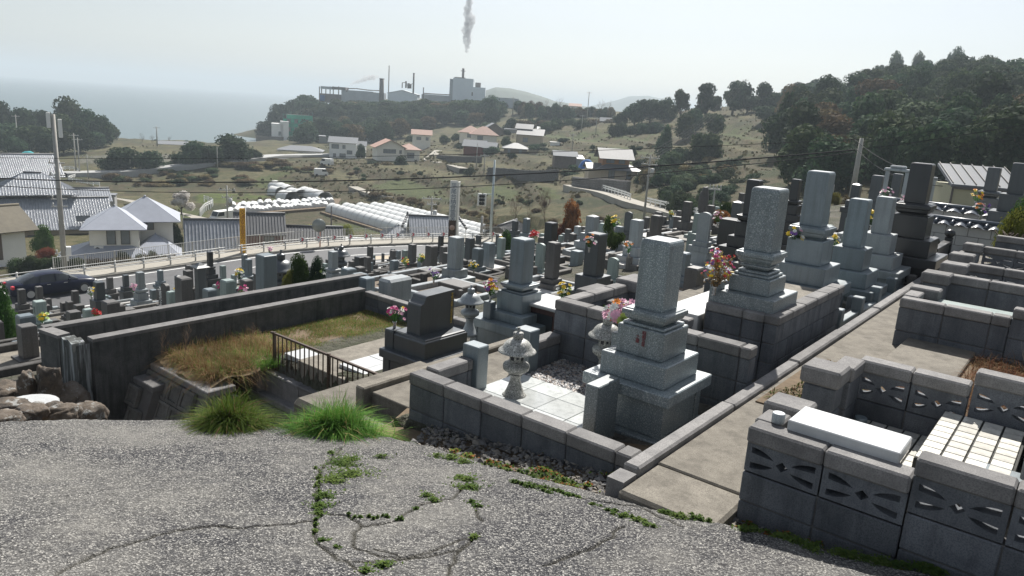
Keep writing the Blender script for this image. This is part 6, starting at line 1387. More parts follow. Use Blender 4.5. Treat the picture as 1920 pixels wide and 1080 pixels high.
mb = MB(); mb.tube((-.06, -.08, 2.25), (-.06, -.085, 2.25), .24, .24, 14); mb.box(-.2, .1, -.086, -.078, 1.45, 1.6); mb.build('portrait', mat_plain('skin_tone_print', (.5, .33, .26), .5), g)
mb = MB(); [mb.tube((x, 0, -.2), (x, 0, 2.3), .06, .06, 6) for x in (-.3, .2)]; mb.build('legs', m_ink, g)
# wires
m_wire = mat_plain('black_wire', (.02, .02, .022), .9, bmp=0)
def wire(label, a, b_, sag, r=.012, n=28, group=None):
    mb = MB(); pr_ = None; P_ = [a.lerp(b_, i/n)-Vector((0, 0, sag*4*(i/n)*(1-i/n))) for i in range(n+1)]
    for p, q in zip(P_, P_[1:]): mb.tube(p-a, q-a, r, r, 4, 0, False)
    o = mb.build('cable', m_wire, None, loc=a); return tag(o, label, 'cable', group)
pt = atd(1606, 283, 40); wire('thickest black cable crossing the picture just above the white tunnels', atd(-300, 318, 50), atd(1603, 281, 40), 1.25, .048)
wire('lower thin cable crossing the picture below the thick one', atd(-300, 324, 50), atd(1603, 286, 40), 1.72, .028)
wire('upper thin cable crossing the picture at the height of the far houses', atd(-300, 289, 52), atd(1611, 261, 40), .62, .02)
wire('cable running right from the leaning pole up to the picture edge', atd(1606, 281, 40), atd(2100, 200, 26), .12, .02); wire('upper twin of the cables running right from the leaning pole', atd(1611, 268, 40), atd(2100, 178, 26), .10, .014)
wire('cable sagging from the leaning pole towards the yellow hut', atd(1603, 262, 40), atd(1800, 345, 24), .35, .014); wire('second cable sagging from the leaning pole behind the tallest black grave', atd(1603, 276, 40), atd(1790, 350, 24), .5, .014)
for i in range(4): wire(['leftmost', 'second', 'third', 'rightmost'][i]+' of four wires climbing from the transformer pole to the hill top', atd(1208+i*4, 292+i*3, 95), atd(1389+i*2, 150+i*3, 255), 2.0, .02)
wire('thin wire from the transformer pole down to the standing stone pole', atd(1210, 335, 95), atd(1335, 356, 48), .8, .014)
# ================================================================ HOUSES
m_rt = mat_plain('silver_roof_tile', (.27, .285, .31), .26, var=.3, scale=2.5, bmp=.1, kind='Position', spec=.7); m_rd = mat_plain('dark_roof_tile', (.085, .088, .095), .55, var=.3, scale=3, bmp=.1, kind='Position')
m_rl = mat_plain('light_grey_roof', (.33, .35, .40), .4, var=.12, scale=1, kind='Position', bmp=.05); m_rb = mat_plain('brown_roof', (.11, .095, .065), .8, var=.3, scale=3, kind='Position'); m_ro = mat_plain('salmon_roof', (.36, .22, .17), .75, var=.15, kind='Position'); m_rm = mat_plain('grey_metal_roof', (.17, .18, .195), .8, 0, var=.1, kind='Position')
m_wc = mat_plain('cream_wall', (.80, .77, .68), .8, var=.08, scale=1, kind='Position'); m_ww = mat_plain('white_wall', (.85, .85, .82), .8, var=.06, scale=1, kind='Position'); m_wt = mat_plain('tan_wall', (.46, .39, .29), .8, var=.12, scale=1, kind='Position'); m_wd = mat_plain('weathered_boards', (.16, .13, .11), .85, var=.3, scale=2, kind='Position'); m_wr = mat_plain('red_brown_wall', (.17, .05, .035), .8, var=.2, kind='Position'); m_wg = mat_plain('grey_wall', (.33, .33, .32), .8, var=.12, kind='Position')
m_frame = mat_plain('window_frame', (.12, .11, .10), .4, .3); m_curt = mat_plain('curtained_glass', (.22, .24, .25), .15, var=.25, scale=1.5, bmp=0)
WIN = {}
def window(parent, x, y, z, w, h, rz=0, pane=None, nb=1):
    k = (round(w, 2), round(h, 2), nb)
    if k not in WIN:
        f_ = MB(); t_ = .07; f_.box(-w/2-t_, w/2+t_, -.06, .02, -t_, 0); f_.box(-w/2-t_, w/2+t_, -.06, .02, h, h+t_); f_.box(-w/2-t_, -w/2, -.06, .02, 0, h); f_.box(w/2, w/2+t_, -.06, .02, 0, h)
        for i in range(nb): xx = -w/2+w*(i+1)/(nb+1); f_.box(xx-.03, xx+.03, -.04, .01, 0, h)
        p_ = MB(); p_.box(-w/2, w/2, -.02, .0, 0, h); WIN[k] = (f_.mesh('window', m_frame), p_.mesh('pane', m_curt))
    a, b_ = WIN[k]; o = put('window', a, parent, loc=(x, y, z), rot=(0, 0, rz)); put('pane', b_, o); return o
def roofplane(mb, e0, e1, r1, r0, th=.1, ribs=None, sp=.3, rb=.05):
    e0, e1, r1, r0 = map(Vector, (e0, e1, r1, r0)); n = (e1-e0).cross(r0-e0)
    if n.length < 1e-6: n = (e1-e0).cross(r1-e0)
    n.normalize(); n = n if n.z > 0 else -n; b0 = [p for p in (e0, e1, r1, r0)]; vs = b0+[p+n*th for p in b0]
    mb.add([tuple(p) for p in vs], [(3, 2, 1, 0), (4, 5, 6, 7), (0, 1, 5, 4), (1, 2, 6, 5), (2, 3, 7, 6), (3, 0, 4, 7)])
    if ribs is not None:
        L = (e1-e0).length; k = max(2, int(L/sp)); ex = (e1-e0).normalized(); up = (n.cross(ex)).normalized(); up = up if up.z > 0 else -up
        for i in range(k):
            u = (i+.5)/k; a = e0.lerp(e1, u)+n*th
            # length of this rib: until it meets the hips or the ridge
            best = 1e9
            for p, q in ((e1, r1), (r1, r0), (r0, e0)):
                d = (q-p); 
                if d.length < 1e-4: continue
                A2 = np.array([[up.dot(ex), -d.dot(ex)], [up.dot(up), -d.dot(up)]]); rhs = np.array([(p-e0.lerp(e1, u)).dot(ex), (p-e0.lerp(e1, u)).dot(up)])
                if abs(np.linalg.det(A2)) < 1e-6: continue
                t_, s_ = np.linalg.solve(A2, rhs)
                if t_ > .05 and -.01 <= s_ <= 1.01: best = min(best, t_)
            if best > 1e8: continue
            b_ = a+up*best; c_ = ex*rb; ribs.add([tuple(a-c_), tuple(a+n*rb*1.2), tuple(a+c_), tuple(b_-c_), tuple(b_+n*rb*1.2), tuple(b_+c_)], [(0, 1, 4, 3), (1, 2, 5, 4), (0, 2, 1)])
def vol(g, x, y, z0, L, W, H, kind='gable', rise=1.5, ov=.5, wm=None, rm=None, wins=(), ribs=False, ridge=True, rz=0.0):
    """one block of a building, ridge along x; wins: (side, x, z, w, h, bars)"""
    T = Matrix.Translation((x, y, z0)) @ Matrix.Rotation(rz, 4, 'Z'); w = MB(); w.box(-L/2, L/2, -W/2, W/2, -3, H, 0, 0, T)
    hx, hy = L/2+ov, W/2+ov; e = H-.02; sl = rise/(W/2); ze = e-ov*sl*.6; r = MB(); rb = MB() if ribs else None
    def X(p): return tuple(T @ Vector(p))
    zr = e+rise
    if kind == 'gable':
        roofplane(r, X((-hx, -hy, ze)), X((hx, -hy, ze)), X((hx, 0, zr)), X((-hx, 0, zr)), .1, rb); roofplane(r, X((-hx, hy, ze)), X((hx, hy, ze)), X((hx, 0, zr)), X((-hx, 0, zr)), .1, rb)
        for sx in (-1, 1): w.add([X((sx*L/2, -W/2, H)), X((sx*L/2, W/2, H)), X((sx*L/2, 0, zr))], [(0, 1, 2)])
        rl_ = ((-hx, 0), (hx, 0))
    elif kind == 'hip':
        d = min(hy, hx-.05); k = hx-d; roofplane(r, X((-hx, -hy, ze)), X((hx, -hy, ze)), X((k, 0, zr)), X((-k, 0, zr)), .1, rb); roofplane(r, X((hx, hy, ze)), X((-hx, hy, ze)), X((-k, 0, zr)), X((k, 0, zr)), .1, rb)
        roofplane(r, X((hx, -hy, ze)), X((hx, hy, ze)), X((k, .01, zr)), X((k, -.01, zr)), .1, rb); roofplane(r, X((-hx, hy, ze)), X((-hx, -hy, ze)), X((-k, -.01, zr)), X((-k, .01, zr)), .1, rb); rl_ = ((-k, 0), (k, 0))
    elif kind == 'shed':
        roofplane(r, X((-hx, -hy, e)), X((hx, -hy, e)), X((hx, hy, zr)), X((-hx, hy, zr)), .1, rb); rl_ = None
    else: r.box(-hx, hx, -hy, hy, e, e+.15, 0, 0, T); rl_ = None
    w.build('wall', wm, g); ro = r.build('roof', rm, g)
    if rb: tag(rb.build('roof_tile', rm, ro), kind='stuff')
    if ridge and rl_: mb = MB(); mb.tube(X((rl_[0][0], 0, zr+.12)), X((rl_[1][0]+.01, 0, zr+.12)), .14, .14, 8); mb.build('ridge', m_rd if rm in (m_rt, m_rd) else rm, ro)
    for side, wx, wz, ww, wh, nb in wins:
        px_, py_, a = {'f': (wx, -W/2-.01, 0), 'b': (wx, W/2+.01, math.pi), 'r': (L/2+.01, wx, math.pi/2), 'l': (-L/2-.01, wx, -math.pi/2)}[side]; q = T @ Vector((px_, py_, wz)); window(g, q.x, q.y, q.z, ww, wh, a+rz, nb=nb)
def hloc(px, py, D, rot=0.0): q = atd(px, py, D); return (q.x, q.y, q.z), math.atan2(q.y, q.x)-math.pi/2+R(rot)
def hthing(name, label, px, py, D, rot=0.0, cat='house'): l, a = hloc(px, py, D, rot); return thing(name, label, cat, l, a)
# cream house with the outdoor unit
h = hthing('house', 'cream two storey house with grey hipped roofs and an outdoor air unit on its wall', 216, 466, 80, -4)
vol(h, 0, 2.6, .1, 4.7, 5.6, 2.3, 'hip', 1.75, .75, m_wc, m_rl, [('f', -.3, .45, .75, 1.45, 0), ('f', 1.05, .45, .75, 1.45, 0)])
vol(h, 2.9, 5.6, -.3, 5.6, 5.4, 3.1, 'hip', 2.0, .75, m_wc, m_rl, [('f', .2, 1.9, 1.2, .9, 1)])
vol(h, -.6, 1.0, -2.2, 7.2, 5.2, 1.7, 'hip', 1.3, 1.2, m_wc, m_rl, []); vol(h, 3.9, 2.0, -2.2, 3.6, 6.0, 1.7, 'hip', 1.6, .8, m_wc, m_rl, [])
mb = MB(); mb.box(-1.95, -1.05, -.65, -.25, -.25, .35, 0, .03); ac = mb.build('outdoor_unit', m_cw, h); mb = MB(); mb.tube((-1.6, -.66, .05), (-1.6, -.68, .05), .24, .24, 16); mb.build('fan', m_ink, ac); mb = MB(); [mb.tube((x, -.45, -.5), (x, -.45, -.25), .03, .03, 4) for x in (-1.85, -1.15)]; mb.tube((-2.05, -.1, .3), (-2.05, -.1, 2.1), .05, .05, 6); mb.build('bracket', m_cw, ac)
for x in (-2.32, 2.32): mb = MB(); mb.tube((x, .02, -.4), (x, .02, 2.1), .05, .05, 6); mb.build('downpipe', m_frame, h)
# big traditional tiled house
h = hthing('house', 'large traditional house with striped silver tile roofs and an upper storey', 112, 440, 93, 4)
vol(h, 0, 4.5, 0, 10.6, 8.0, 1.0, 'gable', 2.9, .9, m_wt, m_rt, [('f', -2.2, -1.5, 2.2, 1.4, 2), ('f', 2.2, -1.5, 2.2, 1.4, 2)], True)
vol(h, -2.0, 7.5, 2.8, 7.6, 5.6, 2.0, 'hip', 2.0, .95, m_wc, m_rt, [('f', -2.1, .55, 1.9, 1.1, 1), ('f', .2, .55, 1.9, 1.1, 1), ('f', 2.3, .55, 1.2, 1.1, 1)], True); vol(h, -6.8, 6.5, 1.3, 4.5, 5.5, 1.6, 'hip', 2.0, .8, m_wc, m_rt, [], True)
vol(h, 4.5, 9.5, 2.3, 3.5, 4.5, 1.0, 'gable', 1.2, .7, m_wc, m_rt, [], True, rz=0)
mb = MB(); mb.box(1.9, 3.5, -1.2, -.2, 0, .08); mb.build('skylight', m_glass, h, loc=(0, .9, 2.25), rot=(math.atan(.62), 0, 0))
h = hthing('house', 'dark brown roofed house with grey boards and white gable side at the left edge', 10, 478, 70, 24)
vol(h, -1.4, 2.5, 0, 6.4, 5.2, 2.55, 'gable', 1.6, .9, m_ww, m_rb, [('f', -1.6, .3, 1.6, 1.4, 1)], False); mb = MB()
for i in range(12): mb.box(-4.55+i*.36, -4.22+i*.36, -.16, -.11, -.4, 2.0)
mb.build('board', m_wd, h)
h = hthing('house', 'long silver tiled house with tan gable end behind the traditional house', 60, 345, 122, 10); vol(h, -5.5, 4, 0, 19, 8.5, 1.4, 'gable', 3.0, .7, m_wt, m_rt, [('f', -5, .1, 2, 1, 1), ('f', 1, .1, 2, 1, 1)], True)
h = hthing('shed', 'small grey green metal shed on the slope behind the cream house', 197, 381, 112, -10, 'shed'); vol(h, 0, 1, 0, 2.6, 2.0, 1.15, 'flat', 0, .12, m_wg, m_rm)
mb = MB(); mb.box(-.05, .0, -.03, .02, -.5, 1.1); mb.box(.75, .8, -.03, .02, -.5, 1.1); mb.build('door', m_ww, h)
h = hthing('house', 'weathered silver tile roof just beyond the road fence', 404, 484, 70, 2); vol(h, 0, 2.8, 0, 4.6, 5.2, .5, 'gable', 2.6, .35, m_wd, m_rt, [], True)
h = hthing('house', 'old house with dark tiled roof and red brown boards behind the yellow sign', 492, 455, 79, 2); vol(h, -.2, 2.2, 0, 4.6, 4.4, .95, 'gable', 1.75, .35, m_wr, m_rd, [('f', .9, -.4, .9, 1.0, 1)], True); vol(h, -.5, .4, -2.8, 6.5, 4, 1.2, 'flat', 0, .3, m_wr, m_rd)
h = hthing('shed', 'long low dark tiled roof right of the red brown house', 590, 458, 82, 0, 'shed'); vol(h, -.2, 2.0, 0, 6.0, 4.0, .3, 'gable', 1.25, .3, m_wd, m_rd, [], True)
h = hthing('house', 'temple like tiled roof with curved ridge ends below the white tunnels', 805, 446, 86, 6); vol(h, .6, 2.5, 0, 4.7, 4.6, .3, 'gable', 1.75, .5, m_wd, m_rt, [], True); vol(h, -3.4, 2.2, -.3, 3.0, 3.6, .2, 'hip', 1.0, .5, m_wd, m_rt, [], True)
for sx in (-2.4, 3.6): mb = MB(); [mb.tube((sx+math.copysign(.12*i, sx), 2.5-i*.35*1, 2.2-i*.18), (sx+math.copysign(.12*(i+1), sx), 2.5-(i+1)*.35, 2.2-(i+1)*.18+(.12 if i == 4 else 0)), .16, .14, 6) for i in range(6)]; mb.tube((sx, 2.5, 2.1), (sx, 2.5, 2.6), .16, .1, 6); mb.build('gable_tile', m_rd, h)
h = hthing('house', 'small tiled roof with pointed gable right of the signal pole', 938, 452, 80, 70); vol(h, 2, 0, 0, 5, 4.6, .3, 'gable', 1.35, .4, m_wd, m_rd, [], True)
mb = MB(); q = atd(712, 452, 84); mb.box(-4.5, 4.5, -2, 2, -.6, 0); o = mb.build('flat_roof', m_white, None, loc=q, rot=(0, 0, math.atan2(q.y, q.x)-math.pi/2)); tag(o, 'bright white flat roof just behind the chevron rail', 'roof')
# yellow hut on the right
h = hthing('hut', 'pale yellow hut with standing seam metal roof behind the upper graves', 1800, 400, 24, 14, 'hut'); m_wy = mat_plain('yellow_wall', (.42, .40, .27), .7, var=.08, kind='Position')
vol(h, .62, 1.2, -.02, 1.95, 2.3, .85, 'shed', .55, .05, m_wy, m_rm, [])
for i in range(7): mb = MB(); x = -.37+i*.33; a = math.atan(.55/2.4); mb.box(x, x+.025, -1.2, 1.2, .02, .05); mb.build('seam', m_frame, h, loc=(0, 1.2, 1.19), rot=(a, 0, 0))
for x in (-.34, 1.58): mb = MB(); mb.box(x-.03, x+.03, .0, .04, -1.5, .82); mb.build('corner_post', m_frame, h)
mb = MB(); mb.box(-.37, 1.6, -.02, .04, .76, .84); mb.box(-.36, 1.6, .02, .045, .2, .225); mb.build('trim', m_frame, h)
# houses of the valley
VH = [  # px, py base, D, rot, label, volumes
 (562, 298, 262, -6, 'long pale warehouse with low grey roof by the railway line', [(0, 4, 0, 15, 8, 2.9, 'hip', 1.4, .4, m_wc, m_rm, [('f', x, 1.2, .9, .9, 0) for x in (-4.5, -1.5, 2, 5)])]),
 (648, 298, 245, -4, 'two storey white house with blue grey roof beside a dark shrub', [(-1, 4, 0, 8.6, 7, 5.2, 'gable', 1.6, .5, m_ww, m_rm, [('f', -2.4, 3.2, 2.2, 1.3, 1), ('f', 2.2, 1.6, 1.6, 1.1, 1), ('f', -2.6, .5, .8, 1, 0), ('f', 0, .4, 1.8, 1.2, 1), ('f', .4, 3.3, .8, 1.1, 0)]), (4.5, 5, 0, 3.5, 5, 4.4, 'gable', 1.3, .4, m_ww, m_rm, [])]),
 (742, 300, 222, 12, 'cream house with salmon gable roof and a wide upper window', [(-1.5, 4, 0, 7.0, 8.2, 3.6, 'gable', 2.1, .8, m_wc, m_ro, [('l', .3, 1.9, 3.6, 1.1, 3), ('l', -3, 1.9, .6, .9, 0)], False, False, math.pi/2), (5, 5, 0, 5.5, 5.5, 3.2, 'hip', 1.5, .6, m_wc, m_ro, [('f', 0, .6, 2, 1.5, 1)])]),
 (790, 272, 270, 0, 'small two storey cream house with salmon roof higher up the slope', [(0, 3, 0, 6.5, 5.5, 3.8, 'gable', 1.5, .6, m_wc, m_ro, [('f', -1, 1.8, 1.5, 1, 1), ('f', 2, 1.8, .8, 1, 0)])]),
 (838, 262, 330, 0, 'flat roofed pale shed at the foot of the wooded headland', [(-34, 4, 0, 12, 8, 2.5, 'flat', 0, .3, m_wg, m_rm, [])]),
 (625, 268, 320, 0, 'low building with flat pale roof beside the netted tower', [(0, 4, 0, 12, 8, 2.5, 'flat', 0, .3, m_wg, m_rm, [])]),
 (880, 263, 275, -4, 'cream house with white hipped roof, left and higher in the cluster', [(0, 4, 0, 7.5, 7, 3.0, 'hip', 2.1, .8, m_wc, m_ro, [('f', 0, 1.0, 1.8, 1.2, 1)])]),
 (908, 268, 258, 4, 'cream house with pale pink hipped roof in the middle of the cluster', [(0, 4, 0, 8.5, 7, 3.0, 'hip', 2.4, .8, m_wc, m_ro, [('f', -1.5, 1.0, 1.8, 1.2, 1)])]),
 (896, 291, 236, -8, 'house with red brick lower wall and grey gables', [(-1.5, 4, 0, 6.5, 6.5, 2.7, 'gable', 1.7, .6, m_wr, m_rm, []), (3.5, 3, 0, 3.6, 5.5, 2.6, 'gable', 1.5, .6, m_wg, m_rm, [('f', 0, .8, 1, 1.2, 0)])]),
 (940, 254, 300, 8, 'barn with big dark blue grey gable roof', [(-3, 4, 0, 7, 8, 2.0, 'gable', 2.6, .6, m_wd, m_rm, [], False, False, math.pi/2), (5, 4, 0, 6, 6, 2.6, 'flat', 0, .3, m_wg, m_rm, [])]),
 (995, 273, 252, -6, 'brown two storey house with grey gable and blue shutters', [(-.5, 4, 0, 8, 7, 3.6, 'gable', 1.8, .7, m_wt, m_rd, [('f', -1.5, 1.0, 1.6, 1.4, 1)]), (-3, 6, 2, 5, 5, 3.4, 'gable', 1.4, .6, m_wt, m_rd, [])]),
 (972, 293, 232, 0, 'low dark house with blue doors beside garden pines', [(-1, 4, 0, 7.2, 6, 2.4, 'hip', 1.4, .7, m_wd, m_rd, [('f', -2, .3, .8, 1.8, 0), ('f', 1.5, .3, .8, 1.8, 0)]), (4.5, 3.5, 0, 2.4, 4, 2.9, 'flat', 0, .1, m_wt, m_rm, [])]),
 (1020, 249, 305, 0, 'white roofed open shed above the cluster', [(0, 3, 0, 5.5, 4, 1.3, 'shed', .8, .3, m_wg, m_ww, [])]),
 (1040, 277, 250, 0, 'small open carport with pale roof and thin posts', [(0, 2, 1.5, 3.2, 2.5, .2, 'flat', 0, .2, m_ww, m_ww, [])]),
 (1064, 308, 186, 8, 'low grey barn with patched metal roof left of the blue tarpaulin', [(-.5, 3, 0, 5.4, 5, 2.0, 'gable', 1.0, .5, m_wd, m_rm, []), (2.6, 3, 0, 2.8, 4, 1.4, 'shed', .7, .4, m_wg, m_ww, [])]),
 (1163, 338, 152, 14, 'big old farmhouse with two tiers of dark tile roofs and orange walls', [(0, 4.5, 0, 7.5, 6.2, 2.2, 'hip', 1.5, 1.2, m_wt, m_rd, [('f', -1.6, .2, 1.2, 1.7, 1), ('f', 2.0, .2, .9, 1.6, 0)]), (-.6, 4.8, 3.0, 5.6, 4.4, 1.4, 'gable', 1.6, .9, mat_plain('orange_boards', (.34, .17, .08), .8, kind='Position'), m_rd, [('f', -1.2, .2, 1.6, .95, 1), ('f', 1.2, .2, 1.2, .95, 1)]), (-5.0, 4, 0, 2.6, 4, 2.0, 'gable', .9, .5, m_wt, m_rd, [])]),
 (1136, 236, 320, 0, 'small lonely house with pale roof below the dark clump of trees', [(0, 3, 0, 4.8, 4, 2.0, 'gable', 1.4, .5, m_wd, m_rm, [])]),
 (1078, 206, 400, 0, 'orange roofed hut among the ridge trees', [(0, 3, 0, 6, 5, 2.0, 'gable', 1.3, .5, m_ww, m_ro, [])]),
 (950, 213, 430, 0, 'pale grey windowless tank building below the far hill', [(0, 4, 0, 13, 10, 8.5, 'flat', 0, .0, mat_plain('pale_tank', (.42, .45, .48), .7, var=.05, kind='Position'), m_rm, [])]),
 (325, 282, 285, 0, 'low shore building with pale roof between the bare trees', [(0, 4, 0, 10, 6, 2.2, 'gable', 1.0, .5, m_wc, m_rm, [])]),
]
for x, y, D, rot, lb, vols in VH:
    h = hthing('house', lb, x, y, D, rot, 'building' if 'building' in lb or 'warehouse' in lb else 'house')
    for v_ in vols: vol(h, *(v_[:12]), ribs=False, ridge=False, rz=v_[14] if len(v_) > 14 else 0.0)
# blue tarpaulins
def tarp(label, px, py, D, w, h_, col, seed):
    q = atd(px, py, D); mb = MB(); n = 12; vs = []; rnd = random.Random(seed)
    for j in range(n):
        for i in range(n):
            u = i/(n-1)*2-1; v = j/(n-1)*2-1; z = h_*max(0, 1-abs(u)**2.4)*max(0, 1-abs(v)**2.4)+rnd.uniform(-.08, .08); vs.append((u*w/2, v*w/3, z-.4))
    mb.add(vs, [(j*n+i, j*n+i+1, (j+1)*n+i+1, (j+1)*n+i) for j in range(n-1) for i in range(n-1)], 0, True); o = mb.build('tarpaulin', mat_plain('tarp%d' % seed, col, .8, var=.2, scale=2), None, loc=q, rot=(0, 0, math.atan2(q.y, q.x)-math.pi/2)); tag(o, label, 'tarpaulin')
tarp('bright blue tarpaulin roof between the barn and the farmhouse', 1100, 313, 180, 4.2, 2.2, (.02, .12, .38), 1); tarp('teal and blue tarpaulin covered heap in the field at the left', 53, 297, 165, 4.4, 2.0, (.02, .30, .32), 2)
# ---------------------------------------------------------------- factory on the headland
fac = mat_plain('factory_panel', (.68, .74, .78), .7, var=.06, kind='Position', scale=.5, bmp=0); fcd = mat_plain('factory_dark', (.16, .14, .13), .7, kind='Position'); fgm = mat_plain('factory_grey', (.42, .45, .47), .7, var=.2, kind='Position', scale=.3)
FD = 455
def fbox(g, o_, x0, x1, y0, y1, mat, nm='block', d=8, dy=0):
    a = atd(x0, y1, FD+dy)-o_; b_ = atd(x1, y1, FD+dy)-o_; z1 = atd((x0+x1)/2, y0, FD+dy).z-o_.z; zb = min(a.z, b_.z); u = (b_-a); u.z = 0; L = u.length; T = Matrix.Translation((a.x, a.y, 0)) @ Matrix.Rotation(math.atan2(u.y, u.x), 4, 'Z')
    mb = MB(); mb.box(0, L, 0, d, zb-.5, z1, 0, 0, T); return mb.build(nm, mat, g)
def fthing(label, x, y, name='factory_building', cat='factory'): o_ = atd(x, y, FD); return thing(name, label, cat, o_), o_
g, o_ = fthing('tall pale blue factory block with three window bands and a rooftop chimney', 865, 185); fbox(g, o_, 848, 886, 147, 186, fac, d=14); fbox(g, o_, 842, 848, 148, 186, fgm, 'side', 14, 3); fbox(g, o_, 886, 909, 164, 188, fac, 'annex', 10)
fbox(g, o_, 891, 901, 155, 164, fcd, 'roof_tank', 3, 3); [fbox(g, o_, 858, 875, y, y+1.6, fcd, 'window_band', .4, -.5) for y in (164.5, 173)]; fbox(g, o_, 884, 886.5, 173, 178, fcd, 'door', .4, -.6); fbox(g, o_, 852, 872, 144.8, 147, fcd, 'roof_rail', 6, 2)
q = atd(868, 146, FD+4)-o_; mb = MB(); mb.tube(q, q+Vector((0, 0, 5.6)), .75, .75, 10); mb.tube(q+Vector((0, 0, 3.9)), q+Vector((0, 0, 4.2)), 1.5, 1.5, 10); mb.build('chimney', fcd, g)
g, o_ = fthing('gable fronted pale factory hall left of the tall block', 755, 180); a_, b_ = atd(724, 182, FD), atd(790, 186, FD)
u = b_-a_; hh = thing('factory_hall', 'wide pale grey gabled factory hall with three small dark windows', 'factory', a_, math.atan2(u.y, u.x)); bpy.data.objects.remove(g)
vol(hh, 10, 5, -1, 12, 18, 3.6, 'gable', 2.2, .4, fac, fgm, [], rz=math.pi/2, ridge=False)
[window(hh, x, -.92, 1.4, 1.3, .5) for x in (4, 10, 16)]
g, o_ = fthing('long low dark factory sheds and pipe bridge at the left of the headland', 660, 185, 'factory_shed'); fbox(g, o_, 598, 640, 176, 190, fcd, 'wall', 8); fbox(g, o_, 640, 720, 172, 190, fgm, 'wall', 8); fbox(g, o_, 640, 700, 170, 172.5, fgm, 'roof', 9, -.5); fbox(g, o_, 790, 845, 178, 188, fgm, 'wall', 6, 4); fbox(g, o_, 600, 608, 178, 187, mat_plain('blue_tank', (.03, .12, .3), .6), 'tank', 3, -2)
[fbox(g, o_, x, x+1.1, 162, 178, fcd, 'column', 1, -1) for x in (598, 602, 610, 618, 624, 634)]
for x0, x1, y in ((601, 622, 162), (622, 648, 163)): fbox(g, o_, x0, x1, y, y+2.6, fgm if x0 < 610 else fcd, 'canopy', 9, -2)
for pts in ([(650, 172), (652, 166), (668, 166), (690, 169)], [(690, 169), (712, 170)], [(795, 175), (845, 178)]):
    for p0, p1 in zip(pts, pts[1:]): mb = MB(); mb.tube(atd(*p0, FD-2)-o_, atd(*p1, FD-2)-o_, .3, .3, 6); mb.build('pipe', fcd, g)
def stack(label, x, y0, y1, r, mat=fcd, cat='chimney'):
    q = atd(x, y1, FD); H = fitz(q.x, q.y, y0)-q.z; mb = MB(); mb.tube((0, 0, -3), (0, 0, H), r, r*.92, 12); mb.tube((0, 0, H-.5), (0, 0, H), r*1.06, r*1.06, 12); o = mb.build('chimney', mat, None, loc=q); tag(o, label, cat)
stack('thick dark factory chimney in the middle of the headland', 715, 147, 188, 1.45); stack('slender tall mast like chimney left of the gabled hall', 728.5, 123, 172, .3); stack('thin tall dark chimney behind the gabled hall', 775, 137, 170, .55); stack('short thin chimney right of the gabled hall', 793.5, 164, 182, .35)
g, o_ = fthing('cluster of pipes and small vessels on the gabled hall roof', 760, 165, 'pipe_cluster')
for x, y0, y1, w in ((754, 155, 165, .3), (761, 152, 165, .5), (766, 156, 166, .8), (770, 158, 166, .5)): q = atd(x, y1, FD-1)-o_; q2 = atd(x, y0, FD-1)-o_; mb = MB(); mb.tube(q, Vector((q.x, q.y, q2.z)), w, w, 8); mb.build('vessel', fcd, g)
for p0, p1 in (((754, 155), (761, 155)), ((761, 160), (774, 157))): mb = MB(); mb.tube(atd(*p0, FD-1)-o_, atd(*p1, FD-1)-o_, .2, .2, 5); mb.build('pipe', fcd, g)
# white house and green netted scaffold on the shore
g = hthing('house', 'white angular house at the tip of the headland', 520, 256, 372, 0); vol(g, 0, 4, 0, 5.5, 7, 6.2, 'flat', 0, 0, m_ww, m_ww, [('f', 1.2, .6, 1.2, 1.8, 0)]); vol(g, 3.5, 4, 0, 4, 7, 7.4, 'flat', 0, 0, m_ww, m_ww, [])
mb = MB(); mb.box(-10, 3, -2, -1.5, -7, 0); mb.build('sea_wall', m_conc, g)
g = hthing('scaffold', 'building wrapped in green scaffolding net on the shore', 558, 248, 380, 0, 'scaffolding'); m_net = mat_plain('green_net', (.02, .32, .20), .7, var=.4, scale=1.5, kind='Position'); m_pipe = mat_plain('green_pipe', (.05, .22, .17), .5)
mb = MB(); mb.box(-5.5, 5.5, 1, 8, -4, 8.5); mb.build('core', m_wg, g); nx_, nz_ = 8, 6
for i in range(nx_+1): mb = MB(); mb.tube((-7+i*1.8, 0, -6), (-7+i*1.8, 0, 9+(i % 3)*.6), .09, .09, 4); mb.tube((-7+i*1.8, .9, -6), (-7+i*1.8, .9, 9), .09, .09, 4); mb.build('pole', m_pipe, g)
for j in range(nz_+1): mb = MB(); mb.tube((-7, 0, -4+j*2.1), (7.4, 0, -4+j*2.1), .09, .09, 4); mb.box(-7, 7.4, 0, .9, -4.1+j*2.1, -4+j*2.1); mb.build('deck', m_pipe, g)
rnd = random.Random(5)
for i in range(nx_):
    for j in range(nz_):
        if rnd.random() < .75: mb = MB(); mb.box(-6.95+i*1.8, -5.25+i*1.8, -.12, -.08, -3.9+j*2.1, -2.05+j*2.1); mb.build('net_panel', m_net, g)
